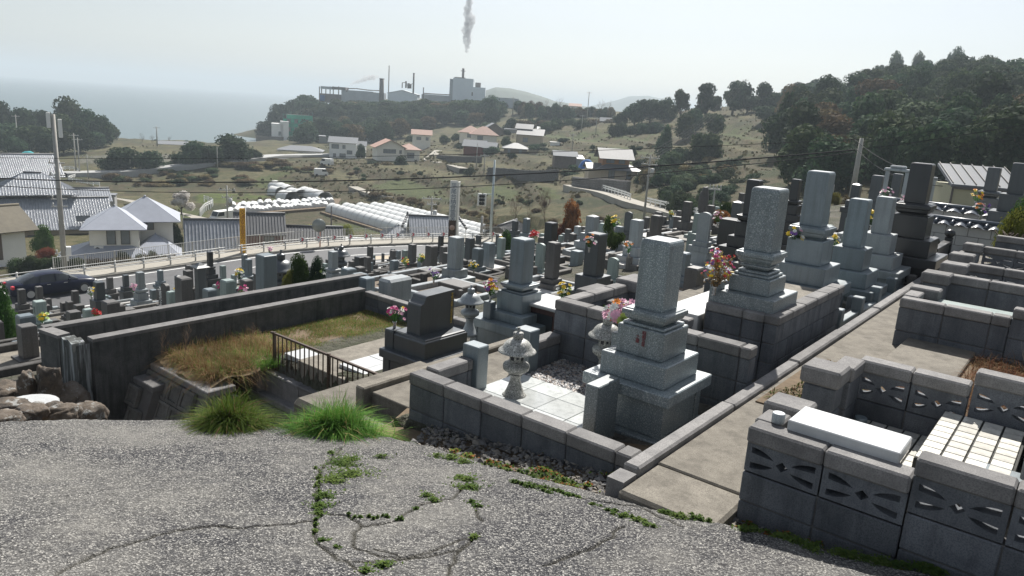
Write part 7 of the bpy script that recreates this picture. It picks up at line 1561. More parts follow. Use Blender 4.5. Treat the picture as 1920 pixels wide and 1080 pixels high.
# smoke: real volumes
m_smoke, t, bs = nt('smoke'); t.nodes.clear(); pv = N(t, 'ShaderNodeVolumePrincipled'); pv.inputs['Color'].default_value = (.97, .98, 1, 1); pv.inputs['Anisotropy'].default_value = .1; mo = N(t, 'ShaderNodeOutputMaterial'); t.links.new(pv.outputs[0], mo.inputs['Volume']); g_ = coords(t, 'Position'); nn = noiset(t, g_, .28, 4, .7); t.links.new(scaled(t, nn, .33, .60, .45), pv.inputs['Density'])
def smoke(label, pts):
    o_ = atd(*pts[0][:2], FD+4); bm = bmesh.new()
    for k, (x, y, r_) in enumerate(pts):
        q = atd(x, y, FD+4)-o_; rad = r_*FD/1400; mtx = Matrix.Translation(q) @ Matrix.Diagonal((rad, rad, rad, 1)); v0 = len(bm.verts); bmesh.ops.create_icosphere(bm, subdivisions=2, radius=1, matrix=mtx); bm.verts.ensure_lookup_table()
        for v in bm.verts[v0:]: d = v.co-q; v.co = q+d*(1+.35*noise.noise(v.co*.35+Vector((k, 0, 0))))
    me = bpy.data.meshes.new('smoke'); bm.to_mesh(me); bm.free(); me.materials.append(m_smoke); o = put('smoke', me, None, loc=o_); tag(o, label, kind='stuff')
    md = o.modifiers.new('merge', 'REMESH'); md.mode = 'VOXEL'; md.voxel_size = .45
smoke('grey smoke column rising above the tall factory block', [(874, 96, 4), (876, 88, 6), (876, 78, 8), (877, 68, 9), (874, 58, 10), (878, 48, 10), (882, 38, 11), (878, 28, 10), (877, 16, 9), (880, 5, 8), (880, -8, 9), (884, -22, 10)])
smoke('thin white smoke drifting right from the low factory sheds', [(652, 163, 2), (657, 159, 3), (663, 156, 4), (670, 153, 4.5), (677, 151, 5), (684, 148, 5.5), (692, 146, 6), (700, 145, 6), (708, 144, 4)])
# ================================================================ FIELDS: tunnels, walls, lanes
m_film = mat_plain('greenhouse_film', (.62, .63, .62), .45, var=.06, scale=1, bmp=0)
def tunnel(label, a, b_, w, h_, group=None, ribs=True):
    u = b_-a; L = Vector((u.x, u.y, 0)).length; g = thing('greenhouse_tunnel', label, 'greenhouse', a, math.atan2(u.y, u.x), group); mb = MB(); n = 12; m_ = max(2, int(L/1.2)); vs = []; dz = u.z/m_
    for i in range(m_+1):
        k = 1 if i % 2 == 0 else .996
        for j in range(n+1): t_ = math.pi*j/n; vs.append((L*i/m_, w/2*math.cos(t_)*k, h_*math.sin(t_)**.8*k+dz*i-.05))
    mb.add(vs, [(i*(n+1)+j, (i+1)*(n+1)+j, (i+1)*(n+1)+j+1, i*(n+1)+j+1) for i in range(m_) for j in range(n)], 0, True); mb.f.append(tuple(range(n+1))); mb.m.append(0); mb.sm.append(False); mb.build('film', m_film, g)
    if ribs: mb = MB(); [mb.tube((L*i/m_, w/2*1.01*math.cos(math.pi*j/8), h_*1.01*math.sin(math.pi*j/8)**.8+dz*i), (L*i/m_, w/2*1.01*math.cos(math.pi*(j+1)/8), h_*1.01*math.sin(math.pi*(j+1)/8)**.8+dz*i), .03, .03, 3, 0, False) for i in range(0, m_+1, 2) for j in range(8)]; tag(mb.build('hoops', m_steel, g), kind='stuff')
    return g
F0, F1, E0, stp = TF0, TF1, TE0, TST; _u = (F1-F0).normalized(); TW = abs(stp.x*_u.y-stp.y*_u.x); print('TW', TW); n_f = ['nearest', 'second', 'third', 'fourth', 'farthest']
for i in range(5):
    a = F0+stp*(4-i); d = F1-F0; a.z = -21.4; b_ = a+Vector((d.x, d.y, d.z)); tunnel(n_f[i]+' of the five long white greenhouse tunnels', a, b_, TW*.86, 1.6, 'long white greenhouse tunnels')
mb = MB(); a, b_ = F0+stp*4.8, F1+stp*4.8; a.z = -21.45; b_.z = -19.65; c_, d_ = F0-stp*.9, F1-stp*.9; c_.z = -21.45; d_.z = -19.65; mb.add([tuple(a), tuple(b_), tuple(d_), tuple(c_)], [(0, 1, 2, 3)]); mb2 = MB(); mb2.add([tuple(a), tuple(b_), tuple(d_), tuple(c_)]+[(p.x, p.y, -24) for p in (a, b_, d_, c_)], [(0, 1, 2, 3), (0, 4, 5, 1), (3, 7, 4, 0), (2, 6, 7, 3), (1, 5, 6, 2)]); tag(mb2.build('field_terrace', m_soil), kind='structure')
for i, (x0, y0, x1, y1) in enumerate([(515, 349, 545, 360), (510, 360, 525, 362), (545, 363, 565, 367), (570, 361, 610, 372), (530, 368, 548, 371)]):
    a = hit(x0, y0+3, 60); b_ = hit(x1, y1+3, 60); tunnel(['small white tunnel highest up behind the hoop rows', 'low round end of a small white tunnel at the left', 'small pale tunnel in the middle behind the hoop rows', 'larger small tunnel just behind the long ones', 'tiny grey tunnel in front of the small ones'][i], a, b_, 3.4, 1.7)
hr = thing('hoop_row', 'two rows of crumpled white crop hoops left of the long tunnels', 'crop cover', hit(520, 392, 60)); o_ = hr.location.copy(); k_ = 0
hm = MB(); n = 8; vs = []
for i in range(5):
    for j in range(n+1): t_ = math.pi*j/n; vs.append((i*1.0, .62*math.cos(t_)*(1-.06*(i % 2)), 1.1*math.sin(t_)**.7*(1-.08*(i % 2))))
hm.add(vs, [(i*(n+1)+j, (i+1)*(n+1)+j, (i+1)*(n+1)+j+1, i*(n+1)+j+1) for i in range(4) for j in range(n)], 0, True); hm.f.append(tuple(range(n+1))); hm.m.append(0); hm.sm.append(False); hm = hm.mesh('hoop', m_film)
for r_, (xa, ya, xb, yb) in enumerate([(438, 388, 622, 379), (432, 399, 610, 386)]):
    A_, B_ = at(xa, ya, -21.3), at(xb, yb, -21.3)
    for i in range(24): q = A_.lerp(B_, i/23); put('hoop', hm, hr, loc=(q.x-o_.x, q.y-o_.y, -21.6-o_.z), rot=(0, 0, 1.9+random.uniform(-.1, .1)), scale=(1, 1, random.uniform(.55, .95)))
mb = MB(); q = [at(430, 404, -21.4), at(630, 388, -21.4), at(640, 372, -21.4), at(436, 380, -21.4)]; mb.add([tuple(p) for p in q]+[(p.x, p.y, -24) for p in q], [(0, 1, 2, 3), (0, 4, 5, 1), (1, 5, 6, 2), (3, 7, 4, 0)]); tag(mb.build('field_terrace', m_soil), kind='structure')
def ground_ribbon(name, pts, w, mat, dz=.12, lo=60, side=False):
    P_ = [hit(x, y, lo) for x, y in pts]; P_ = resample([Vector((p.x, p.y, 0)) for p in P_], 2.0); P_ = smooth(P_, 4); L_, R_ = offs(P_, w/2, 0), offs(P_, -w/2, 0); mb = MB(); n = len(P_); rows = []
    zc = [gz(p.x, p.y)+dz for p in P_]; zc = np.convolve(np.pad(zc, 3, 'edge'), np.ones(7)/7, 'valid')
    for i in range(n): z = max(zc[i], gz(P_[i].x, P_[i].y)+.05); rows += [(L_[i].x, L_[i].y, z), (R_[i].x, R_[i].y, z), (L_[i].x, L_[i].y, z-1.5), (R_[i].x, R_[i].y, z-1.5)]
    mb.add(rows, [(i*4, i*4+1, i*4+5, i*4+4) for i in range(n-1)]+[(i*4, i*4+4, i*4+6, i*4+2) for i in range(n-1)]+[(i*4+1, i*4+3, i*4+7, i*4+5) for i in range(n-1)]); o = mb.build(name, mat); tag(o, kind='structure'); return [Vector((p.x, p.y, z)) for p, z in zip(P_, zc)]
cr_ = ground_ribbon('country_road', [(1070, 350), (1100, 357), (1150, 368), (1180, 380), (1230, 392), (1290, 408), (1340, 420)], 3.2, m_pav, .3)
ground_ribbon('farm_track', [(662, 350), (690, 362), (715, 368), (745, 370)], 2.2, m_pav); ground_ribbon('farm_track', [(822, 282), (806, 296), (800, 301), (840, 308), (875, 318)], 2.6, m_pav); ground_ribbon('farm_track', [(130, 345), (200, 372), (300, 395), (380, 412), (410, 425)], 2.4, m_pav)
rw = ground_ribbon('railway_bed', [(120, 333), (190, 330), (300, 322), (400, 312), (480, 303), (560, 297), (640, 294)], 4.5, m_wg, 1.2)
def lowrail(label, pts, h_=.9, mat=None, off=0.0, lo=60):
    P_ = resample([Vector((p.x, p.y, 0)) for p in (hit(x, y, lo) for x, y in pts)], 2.0); P_ = offs(smooth(P_, 3), off, 0); g = thing('guard_rail', label, 'guard rail', (P_[0].x, P_[0].y, gz(P_[0].x, P_[0].y))); o_ = g.location.copy(); Z_ = [gz(p.x, p.y)+.3 for p in P_]
    mb = MB()
    for (p, z0), (q, z1) in zip(zip(P_, Z_), zip(P_[1:], Z_[1:])):
        for dz in (.45, .85): mb.add([tuple(Vector((p.x, p.y, z0+dz*h_-.12))-o_), tuple(Vector((q.x, q.y, z1+dz*h_-.12))-o_), tuple(Vector((q.x, q.y, z1+dz*h_+.12))-o_), tuple(Vector((p.x, p.y, z0+dz*h_+.12))-o_)], [(0, 1, 2, 3)])
    mb.build('beam', mat or m_ww, g); pm_ = MB(); pm_.box(-.07, .07, -.07, .07, -.6, h_); pm_ = pm_.mesh('post', mat or m_ww)
    for p, z in zip(P_, Z_): put('post', pm_, g, loc=Vector((p.x, p.y, z))-o_)
lowrail('white guard rail along the country road below the farmhouse', [(1085, 347), (1110, 355), (1150, 365), (1178, 374), (1184, 380)]); lowrail('white guard rail along the lower country road behind the upper rows', [(1210, 384), (1260, 396), (1320, 412)])
lowrail('white guard rail on the bend above the traditional house', [(110, 325), (122, 318), (150, 322), (148, 335), (120, 340), (150, 347), (195, 352)]); lowrail('pale curved rail beside the white van', [(375, 405), (385, 392), (405, 384), (380, 377)])
def stonewall(label, pts, h_, mat, seed, sw=.55):
    P_ = [hit(x, y, 60) for x, y in pts]; P_ = resample([Vector((p.x, p.y, 0)) for p in P_], sw); g = thing('stone_wall', label, 'stone wall', (P_[0].x, P_[0].y, gz(P_[0].x, P_[0].y))); o_ = g.location.copy(); rnd = random.Random(seed); mb = MB(); core = MB(); n = int(h_/.42)
    for i, (p, q) in enumerate(zip(P_, P_[1:])):
        z0 = gz(p.x, p.y)-.5; d = (q-p).normalized(); nn = Vector((-d.y, d.x, 0)); T = Matrix.Translation(Vector((p.x, p.y, z0))-o_) @ Matrix.Rotation(math.atan2(d.y, d.x), 4, 'Z'); core.box(-.05, sw+.05, -.3, .3, 0, h_+.3, 0, 0, T)
        for j in range(n+1):
            a = sw*rnd.uniform(.8, 1.15)/2; b2 = .23*rnd.uniform(.8, 1.2); c2 = Vector(((.5 if j % 2 else 0)*sw+rnd.uniform(-.08, .08), -.3 if d.x > 0 else .3, .3+j*.42)); mb.box(c2.x-a, c2.x+a, c2.y-.14, c2.y+.14, c2.z-b2, c2.z+b2, 0, .09, T)
    core.build('core', m_core, g); tag(mb.build('stone', mat, g), kind='stuff')
m_st = mat_plain('field_stone', (.13, .125, .12), .9, var=.35, scale=2, kind='Position', bmp=.3)
stonewall('dark dry stone wall holding up the orchard terrace in the valley', [(915, 330), (960, 333), (1010, 337), (1048, 334)], 2.2, m_st, 1); stonewall('stone retaining wall below the big old farmhouse', [(1075, 352), (1120, 357), (1180, 364)], 2.4, m_st, 2); stonewall('low stone wall above the farm track in the middle of the valley', [(820, 300), (860, 302), (905, 303)], 1.6, m_st, 3)
# ================================================================ TREES AND SHRUBS
m_bark = mat_plain('bark', (.10, .075, .055), .9, var=.3, scale=3, bmp=.3)
LF = dict(dark=mat_leaf('leaf_dark', (.012, .029, .016), (.030, .057, .029), (.085, .122, .056), .25), olive=mat_leaf('leaf_olive', (.020, .037, .018), (.042, .063, .028), (.10, .125, .055), .25), dry=mat_leaf('leaf_brownish', (.05, .035, .02), (.11, .08, .04), (.20, .15, .08), .2),
    rust=mat_leaf('leaf_rust_red', (.09, .025, .012), (.20, .065, .03), (.33, .14, .07), .3), lime=mat_leaf('leaf_yellow_green', (.08, .10, .02), (.18, .20, .04), (.36, .34, .09), .3), near=mat_leaf('leaf_fresh', (.02, .05, .012), (.05, .10, .025), (.12, .19, .06), .3), bloom=mat_leaf('plum_bloom', (.28, .25, .23), (.45, .42, .40), (.62, .6, .58), .3))
def crown(seed, kind='round', nl=7, n=1700, leaf=.09, gap=.0):
    """unit crown, base at 0, height 1, half width about .5: lobes covered with leaf clumps"""
    rnd = random.Random(seed); L = []
    for i in range(nl):
        if kind == 'cone': t_ = i/nl; r = (1-t_)*.34+.08; a = rnd.uniform(0, 6.28); L.append((math.cos(a)*.12*(1-t_), math.sin(a)*.12*(1-t_), .18+t_*.72, r, r*.75))
        elif kind == 'low': a = rnd.uniform(0, 6.28); q = rnd.uniform(.05, .38); r = rnd.uniform(.16, .28); L.append((math.cos(a)*q, math.sin(a)*q, rnd.uniform(.15, .55), r, r*1.3))
        elif kind == 'flat': a = rnd.uniform(0, 6.28); q = rnd.uniform(.05, .38); r = rnd.uniform(.13, .22); L.append((math.cos(a)*q, math.sin(a)*q, rnd.uniform(.36, .88)-q*.3, r, r*.8))
        else: a = rnd.uniform(0, 6.28); q = rnd.uniform(.0, .27); r = rnd.uniform(.18, .28); L.append((math.cos(a)*q, math.sin(a)*q, rnd.uniform(.30, .80)-q*.35, r, r*.85))
    if kind in ('round', 'low'): L.append((0, 0, .42, .34, .36))
    vs = []; fs = []
    tot = sum(l[3]**2 for l in L)
    for (cx, cy, cz, r, rz) in L:
        b0 = len(vs); bm = bmesh.new(); bmesh.ops.create_icosphere(bm, subdivisions=1, radius=1)
        for v in bm.verts: k = .80+.15*noise.noise(v.co*2+Vector((seed, 0, 0))); vs.append((cx+v.co.x*r*k, cy+v.co.y*r*k, max(.02, cz+v.co.z*rz*k)))
        for f_ in bm.faces: fs.append(tuple(b0+v.index for v in f_.verts))
        bm.free()
        for i in range(int(n*r*r/tot)):
            d = Vector((rnd.gauss(0, 1), rnd.gauss(0, 1), rnd.gauss(0, 1)+.25)).normalized(); k = rnd.uniform(.82, 1.16)+.12*noise.noise(d*3+Vector((cx*9, seed, 0))); p = Vector((cx+d.x*r*k, cy+d.y*r*k, cz+d.z*rz*k))
            if p.z < .02: continue
            u = (d.orthogonal()+Vector((rnd.uniform(-.8, .8), rnd.uniform(-.8, .8), rnd.uniform(-.8, .8)))).normalized(); w = (d+Vector((rnd.uniform(-.9, .9), rnd.uniform(-.9, .9), rnd.uniform(-.9, .9)))).normalized().cross(u).normalized(); s_ = leaf*rnd.uniform(.45, 1.0); b0 = len(vs)
            vs += [tuple(p-u*s_), tuple(p-w*s_*.7), tuple(p+u*s_), tuple(p+w*s_*.7)]; fs.append((b0, b0+1, b0+2, b0+3))
    return vs, fs
CM = {}
def crown_mesh(kind, v, mat):
    k = (kind, v, mat)
    if k not in CM:
        kk = (kind, v)
        if kk not in CM:
            nl, n, lf = dict(round=(8, 2300, .052), cone=(7, 1800, .05), low=(8, 1800, .055), flat=(9, 1700, .05), fine=(9, 7000, .028), shrub=(8, 4500, .03))[kind]; CM[kk] = crown(sum(map(ord, kind))+v*13, {'fine': 'round', 'shrub': 'low'}.get(kind, kind), nl, n, lf)
        vs, fs = CM[kk]; me = bpy.data.meshes.new('crown'); me.from_pydata(vs, [], fs); me.materials.append(LF[mat]); me.update(); CM[k] = me
    return CM[k]
TK = {}
def trunk_mesh(v):
    if v not in TK:
        rnd = random.Random(v); mb = MB(); mb.tube((0, 0, -.15), (0, 0, .35), .035, .028, 6)
        for i in range(5): a = rnd.uniform(0, 6.28); mb.tube((0, 0, rnd.uniform(.1, .35)), (math.cos(a)*.25, math.sin(a)*.25, rnd.uniform(.45, .75)), .018, .006, 4)
        TK[v] = mb.mesh('trunk', m_bark)
    return TK[v]
rt_ = random.Random(99)
def tree(label, p, w, h, kind='round', mat='dark', group=None, cat='tree', name='tree', trunk=True, v=None):
    v = rt_.randrange(4) if v is None else v; g = thing(name, label, cat, p, rt_.uniform(0, 6.28), group); g.scale = (w, w*rt_.uniform(.85, 1.15), h); put('crown', crown_mesh(kind, v, mat), g)
    if trunk: put('trunk', trunk_mesh(v), g)
    return g
def ptree(label, x, y0, y1, wpx, D=None, kind='round', mat='dark', group=None, cat='tree', name='tree', sink=.0):
    q = atd(x, y1, D) if D else hit(x, y1, 55)
    if D: zg = gz(q.x, q.y); q.z = min(q.z, zg) if q.z > zg+.0 else q.z
    zt = fitz(q.x, q.y, y0); Dd = q.dot(cf); return tree(label, (q.x, q.y, q.z-sink), wpx*Dd/1400*1.05, max(1.0, zt-q.z+sink), kind, mat, group, cat, name)
# left wood
GL = 'trees of the dark wood at the far left above the sea'; LL = 'dense dark broadleaf tree in the wood at the far left above the sea'
for (x, y0, y1, w) in [(-40, 185, 275, 70), (5, 176, 270, 66), (45, 190, 275, 62), (80, 194, 272, 60), (112, 200, 280, 56), (135, 182, 272, 76), (165, 192, 276, 60), (192, 206, 276, 52), (206, 226, 264, 38), (150, 226, 286, 58), (120, 236, 290, 50), (60, 226, 285, 62), (18, 222, 285, 66), (180, 240, 278, 46), (90, 240, 292, 52), (30, 250, 296, 50), (-20, 230, 290, 70)]:
    ptree(LL, x, y0, y1, w, None, 'round', 'dark' if rt_.random() < .8 else 'olive', GL)
ptree('brown leaved tree at the seaward end of the left wood', 212, 232, 262, 26, None, 'round', 'dry')
for i, (x, y0, y1, w, l_) in enumerate([(240, 268, 322, 76, 'round dark evergreen clump left above the railway line'), (284, 276, 322, 64, 'dark evergreen touching the left clump above the railway'), (206, 292, 324, 44, 'smaller dull green tree left of the railway clump'), (362, 264, 314, 62, 'dark round tree in the middle clump above the railway'), (440, 252, 306, 84, 'largest dark round tree above the railway line'), (402, 266, 312, 56, 'dark tree between the two big ones above the railway'), (474, 276, 302, 40, 'low dark tree right of the largest one above the railway'), (338, 284, 312, 40, 'low dark shrub left of the middle railway clump')]): ptree(l_, x, y0, y1, w, None, 'round', 'dark')
for x in range(228, 360, 11): ptree('low dark shrub on the shoreline between the woods', x, 262+rt_.uniform(-3, 4), 276, 17, 320, 'low', 'dark', 'shrubs along the shoreline', 'shrub', 'shrub')
# headland
GH = 'trees covering the factory headland'; LH = 'hazy dark broadleaf tree on the slope of the factory headland'
for (x, y0, y1, w, D) in [(497, 220, 253, 36, 400), (512, 204, 245, 36, 410), (530, 188, 236, 40, 425), (548, 178, 228, 42, 435), (568, 170, 218, 46, 445), (588, 176, 222, 40, 440), (560, 200, 246, 40, 415), (600, 190, 238, 42, 425)]: ptree('dark tree on the steep seaward end of the factory headland', x, y0, y1, w, D, 'round', 'dark', 'trees on the seaward end of the headland')
for yy in (268, 256, 244, 232, 221, 211, 203, 197):
    x = 575+max(0, (215-yy))*.3
    while x < (940 if yy < 235 else 800+ (245-yy)*3):
        q = hit(x, yy+rt_.uniform(-3, 3), 150); Dd = q.dot(cf); hg = rt_.uniform(7, 11); zt = min(q.z+hg, atd(x, 187+(x-600)*.008, Dd).z+rt_.uniform(-.5, 1.2)); wd = rt_.uniform(9, 14)
        if zt-q.z > 2: tree(LH, (q.x, q.y, q.z-.5), wd, zt-q.z+.5, 'round', rt_.choice(['dark', 'dark', 'dark', 'olive', 'olive', 'dry']), GH)
        x += wd*1400/Dd*.6
for (x, y0, y1, w, D, l_, m_) in [(915, 178, 222, 48, 390, 'big round dark tree in front of the pale tank', 'dark'), (872, 180, 220, 44, 400, 'round olive tree below the tall factory block', 'olive'), (973, 184, 212, 26, 400, 'dark tree right of the pale tank', 'dark'), (750, 222, 262, 52, 370, 'large round olive tree low on the headland', 'olive'), (800, 218, 258, 60, 372, 'broad olive green tree low on the headland near the houses', 'olive'), (770, 250, 275, 30, 330, 'round green tree left of the small salmon roofed house', 'olive'),
    (566, 240, 274, 56, 340, 'dark bush in front of the green netted scaffold', 'dark'), (678, 270, 298, 22, 236, 'dark shrub at the corner of the two storey white house', 'dark'), (832, 250, 272, 24, 290, 'green tree below the headland left of the cluster of houses', 'olive'), (855, 246, 270, 22, 300, 'small olive tree left of the cluster of houses', 'olive'), (750, 291, 320, 34, 212, 'dark tree below the salmon gable house', 'dark'), (700, 298, 322, 40, 214, 'dark hedge tree below the two storey white house', 'dark'), (660, 296, 322, 30, 222, 'dull bush below the two storey white house', 'dry'), (725, 300, 324, 40, 208, 'brownish leafless bush below the salmon gable house', 'dry'), (882, 310, 334, 28, 190, 'round green shrub in the middle of the valley fields', 'olive')]: ptree(l_, x, y0, y1, w, D, 'round', m_)
# ridge in the middle
GM = 'trees along the middle ridge'
for i in range(30):
    x = 978+165*i/29+rt_.uniform(-3, 3); ptree('hazy tree on the ridge between the headland and the big clump', x, 183+rt_.uniform(0, 14)+(x-978)*.06, 226, rt_.uniform(18, 30), 390+rt_.uniform(-25, 10), 'round', rt_.choice(['dark', 'dark', 'dry', 'olive']), GM)
for i in range(18):
    x = 960+200*i/17+rt_.uniform(-5, 5); ptree('dull shrub below the middle ridge', x, 214+rt_.uniform(0, 12), 246, rt_.uniform(20, 34), 320+rt_.uniform(-15, 15), 'low', rt_.choice(['dark', 'dry', 'olive']), 'shrubs below the middle ridge', 'shrub', 'shrub')
for (x, y0, y1, w, l_) in [(1190, 184, 230, 46, 'left part of the big dark clump on the ridge'), (1218, 178, 230, 56, 'tallest tree of the big dark clump on the ridge'), (1243, 182, 230, 46, 'right part of the big dark clump on the ridge'), (1165, 205, 230, 34, 'low dark tree at the left foot of the big clump')]: ptree(l_, x, y0, y1, w, 290, 'round', 'dark')
for i in range(10): ptree('round shrub on the bank below the big dark clump', 1150+i*10+rt_.uniform(-3, 3), 226+rt_.uniform(-3, 6), 252, rt_.uniform(18, 28), 262, 'low', rt_.choice(['olive', 'dark']), 'shrubs on the bank below the dark clump', 'shrub', 'shrub')
for (x, y0, y1, w, l_, m_) in [(1275, 168, 216, 44, 'airy olive tree on the skyline, leftmost of the ridge group', 'olive'), (1322, 158, 222, 66, 'dark umbrella shaped pine on the skyline', 'dark'), (1372, 152, 214, 66, 'left crown of the wide flat pine group by the hill top pole', 'dark'), (1400, 149, 212, 72, 'middle crown of the wide flat pine group by the hill top pole', 'dark'), (1430, 154, 210, 56, 'right crown of the wide flat pine group by the hill top pole', 'dark')]: ptree(l_, x, y0, y1+6, w, 270, 'flat', m_)
for (x, y0, y1, w, D, l_, k_, m_) in [(1322, 236, 318, 66, 168, 'large dark olive tree standing in the middle of the slope', 'round', 'olive'), (1246, 226, 296, 40, 190, 'tall dark narrow tree left of the wires on the slope', 'cone', 'dark'), (1280, 210, 262, 50, 225, 'dull green tree behind the wires on the slope', 'round', 'olive'), (1340, 205, 246, 44, 225, 'olive and yellow tree below the skyline pines', 'round', 'olive'), (1300, 196, 240, 44, 240, 'dark tree below the skyline pine', 'round', 'dark'), (1187, 268, 292, 16, 190, 'small dark round shrub beside the farmhouse roof', 'round', 'dark'), (1105, 314, 332, 20, 172, 'clipped round green shrub in front of the farmhouse', 'round', 'olive'), (1070, 308, 336, 40, 172, 'dark garden pine left of the farmhouse', 'flat', 'dark'), (925, 270, 296, 34, 236, 'dark garden tree between the brick house and the low dark house', 'round', 'dark'), (948, 256, 278, 28, 255, 'olive garden tree in the cluster of houses', 'round', 'olive')]: ptree(l_, x, y0, y1, w, D, k_, m_)
# shrubs and scrub on the slope below the wires and along the foot of the right hill
GS = 'shrubs on the overgrown slope right of the farmhouse'
for i in range(95):
    x = 1195+rt_.random()*300; yb = 300+rt_.random()*95
    if yb < 285+(1340-x)*.12 or (x < 1240 and yb > 350): continue
    D = np.interp(yb, [285, 330, 360, 395], [185, 140, 115, 92]); s_ = rt_.uniform(26, 46); ptree('bushy shrub on the overgrown slope right of the farmhouse', x, yb-s_*rt_.uniform(.55, .8), yb, s_, D, 'low', rt_.choice(['dark', 'olive', 'olive', 'dry', 'dark']), GS, 'shrub', 'shrub')
# right hill: woods from foot to crest
GR = 'trees of the wooded hill on the right'; LR = ['dark evergreen broadleaf tree in the wood on the right hill', 'olive green broadleaf tree in the wood on the right hill', 'dark pointed conifer in the wood on the right hill', 'brownish tree in the wood on the right hill']
SKY = ([1430, 1470, 1500, 1550, 1580, 1600, 1640, 1680, 1740, 1790, 1830, 1870, 1930, 2050], [196, 158, 150, 140, 160, 140, 122, 100, 98, 94, 108, 112, 112, 115])
y = 355.0
while y > 96:
    x = 1425.0
    while x < 1990:
        xx = x+rt_.uniform(-9, 9); yy = y+rt_.uniform(-6, 6); sk_ = np.interp(xx, *SKY); wp = 30
        lim = 1478 if yy < 330 else 1500
        if yy > sk_+24 and xx > lim-(40 if yy < 215 else 0):
            q = hit(xx, yy, 55); Dd = q.dot(cf)
            if 70 < Dd < 330:
                hgt = rt_.uniform(7.5, 11)*(1 if Dd > 120 else .8); zt = min(q.z+hgt, atd(xx, sk_-2, Dd).z); wd = rt_.uniform(8, 12)*(1 if Dd > 120 else .8); k = rt_.random(); ki = 2 if k < .13 else 1 if k < .48 else 3 if k < .6 else 0; wp = wd*1400/Dd
                tree(LR[ki], (q.x, q.y, q.z), wd*(.6 if ki == 2 else 1), max(3, zt-q.z), 'cone' if ki == 2 else 'round', ['dark', 'olive', 'dark', 'dry'][ki], GR+(': %s' % ['evergreens', 'olive trees', 'conifers', 'brownish trees'][ki]))
        x += max(24, wp*.62)
    y -= 17
for i in range(30):
    xx = 1436+i*18+rt_.uniform(-6, 6); sk_ = np.interp(xx, *SKY); q = hit(xx, sk_+36, 60); zt = fitz(q.x, q.y, sk_+rt_.uniform(-8, 3)); Dd = q.dot(cf); ki = rt_.choice([0, 0, 1, 2]); tree(LR[ki], (q.x, q.y, q.z), rt_.uniform(8, 11)*(.7 if ki == 2 else 1), max(4, zt-q.z), 'cone' if ki == 2 else 'round', ['dark', 'olive', 'dark'][ki], GR+(': %s' % ['evergreens', 'olive trees', 'conifers'][ki]))
for (x, y0, y1, w, D, l_, k_, m_) in [(1462, 158, 300, 60, 165, 'tall dark cypress like tree at the left end of the right wood', 'cone', 'dark'), (1490, 168, 290, 66, 168, 'second tall dark tree at the left end of the right wood', 'cone', 'dark'), (1510, 230, 300, 60, 140, 'rust brown tree at the foot of the dark tall trees', 'round', 'dry'), (1600, 240, 300, 52, 132, 'pale flowering olive tree in the middle of the right wood', 'round', 'olive'), (1560, 215, 310, 56, 135, 'deep green tree right of the rust brown one', 'round', 'dark')]: ptree(l_, x, y0, y1, w, D, k_, m_)
for i in range(26):
    x = 1480+rt_.random()*560; yb = 330+rt_.random()*35; ptree('dark undergrowth tree behind the upper graves', x, yb-rt_.uniform(30, 50), yb, rt_.uniform(44, 70), 84+rt_.random()*16, 'round', rt_.choice(['dark', 'dark', 'olive']), 'trees at the foot of the right hill')
# embankment scrub along the railway
for i in range(72):
    x = 200+rt_.random()*420; y = 316+rt_.random()*40-(x-200)*.035
    if 470 < x < 600 and y > 325: continue
    ptree('tawny dry grass clump on the railway embankment' if i % 3 else 'dull green bramble on the railway embankment', x, y-rt_.uniform(8, 14), y, rt_.uniform(18, 34), None, 'low', 'dry' if i % 3 else 'olive', 'dry clumps on the railway embankment' if i % 3 else 'brambles on the railway embankment', 'shrub', 'shrub')
for i in range(30):
    x = 900+rt_.random()*260; y = 392+rt_.random()*40; 
    if i % 2: x = 630+rt_.random()*280; y = 352+(x-630)*.19+rt_.uniform(-4, 8)
    ptree('tawny scrub clump on the bank above the white tunnels' if i % 2 else 'tawny scrub clump in the field behind the bare trees', x, y-rt_.uniform(5, 9), y, rt_.uniform(14, 24), None, 'low', 'dry', 'scrub above the tunnels' if i % 2 else 'scrub in the field behind the bare trees', 'shrub', 'shrub')
for i in range(24):
    x = rt_.choice([rt_.uniform(620, 800), rt_.uniform(930, 1100), rt_.uniform(1100, 1240)]); y = {0: 325, 1: 372, 2: 285}[0 if x < 810 else 1 if x < 1100 else 2]+rt_.uniform(-14, 18)
    ptree('small shrub on a field edge in the valley', x, y-rt_.uniform(5, 10), y, rt_.uniform(8, 18), None, 'low', rt_.choice(['dark', 'olive', 'dry']), 'shrubs on field edges in the valley', 'shrub', 'shrub')
for i in range(28):
    x = rt_.uniform(860, 1060); y = rt_.uniform(238, 300); ptree('garden shrub among the valley houses', x, y-rt_.uniform(7, 13), y, rt_.uniform(12, 22), None, 'low', rt_.choice(['dark', 'olive', 'dark']), 'garden shrubs among the valley houses', 'shrub', 'shrub')
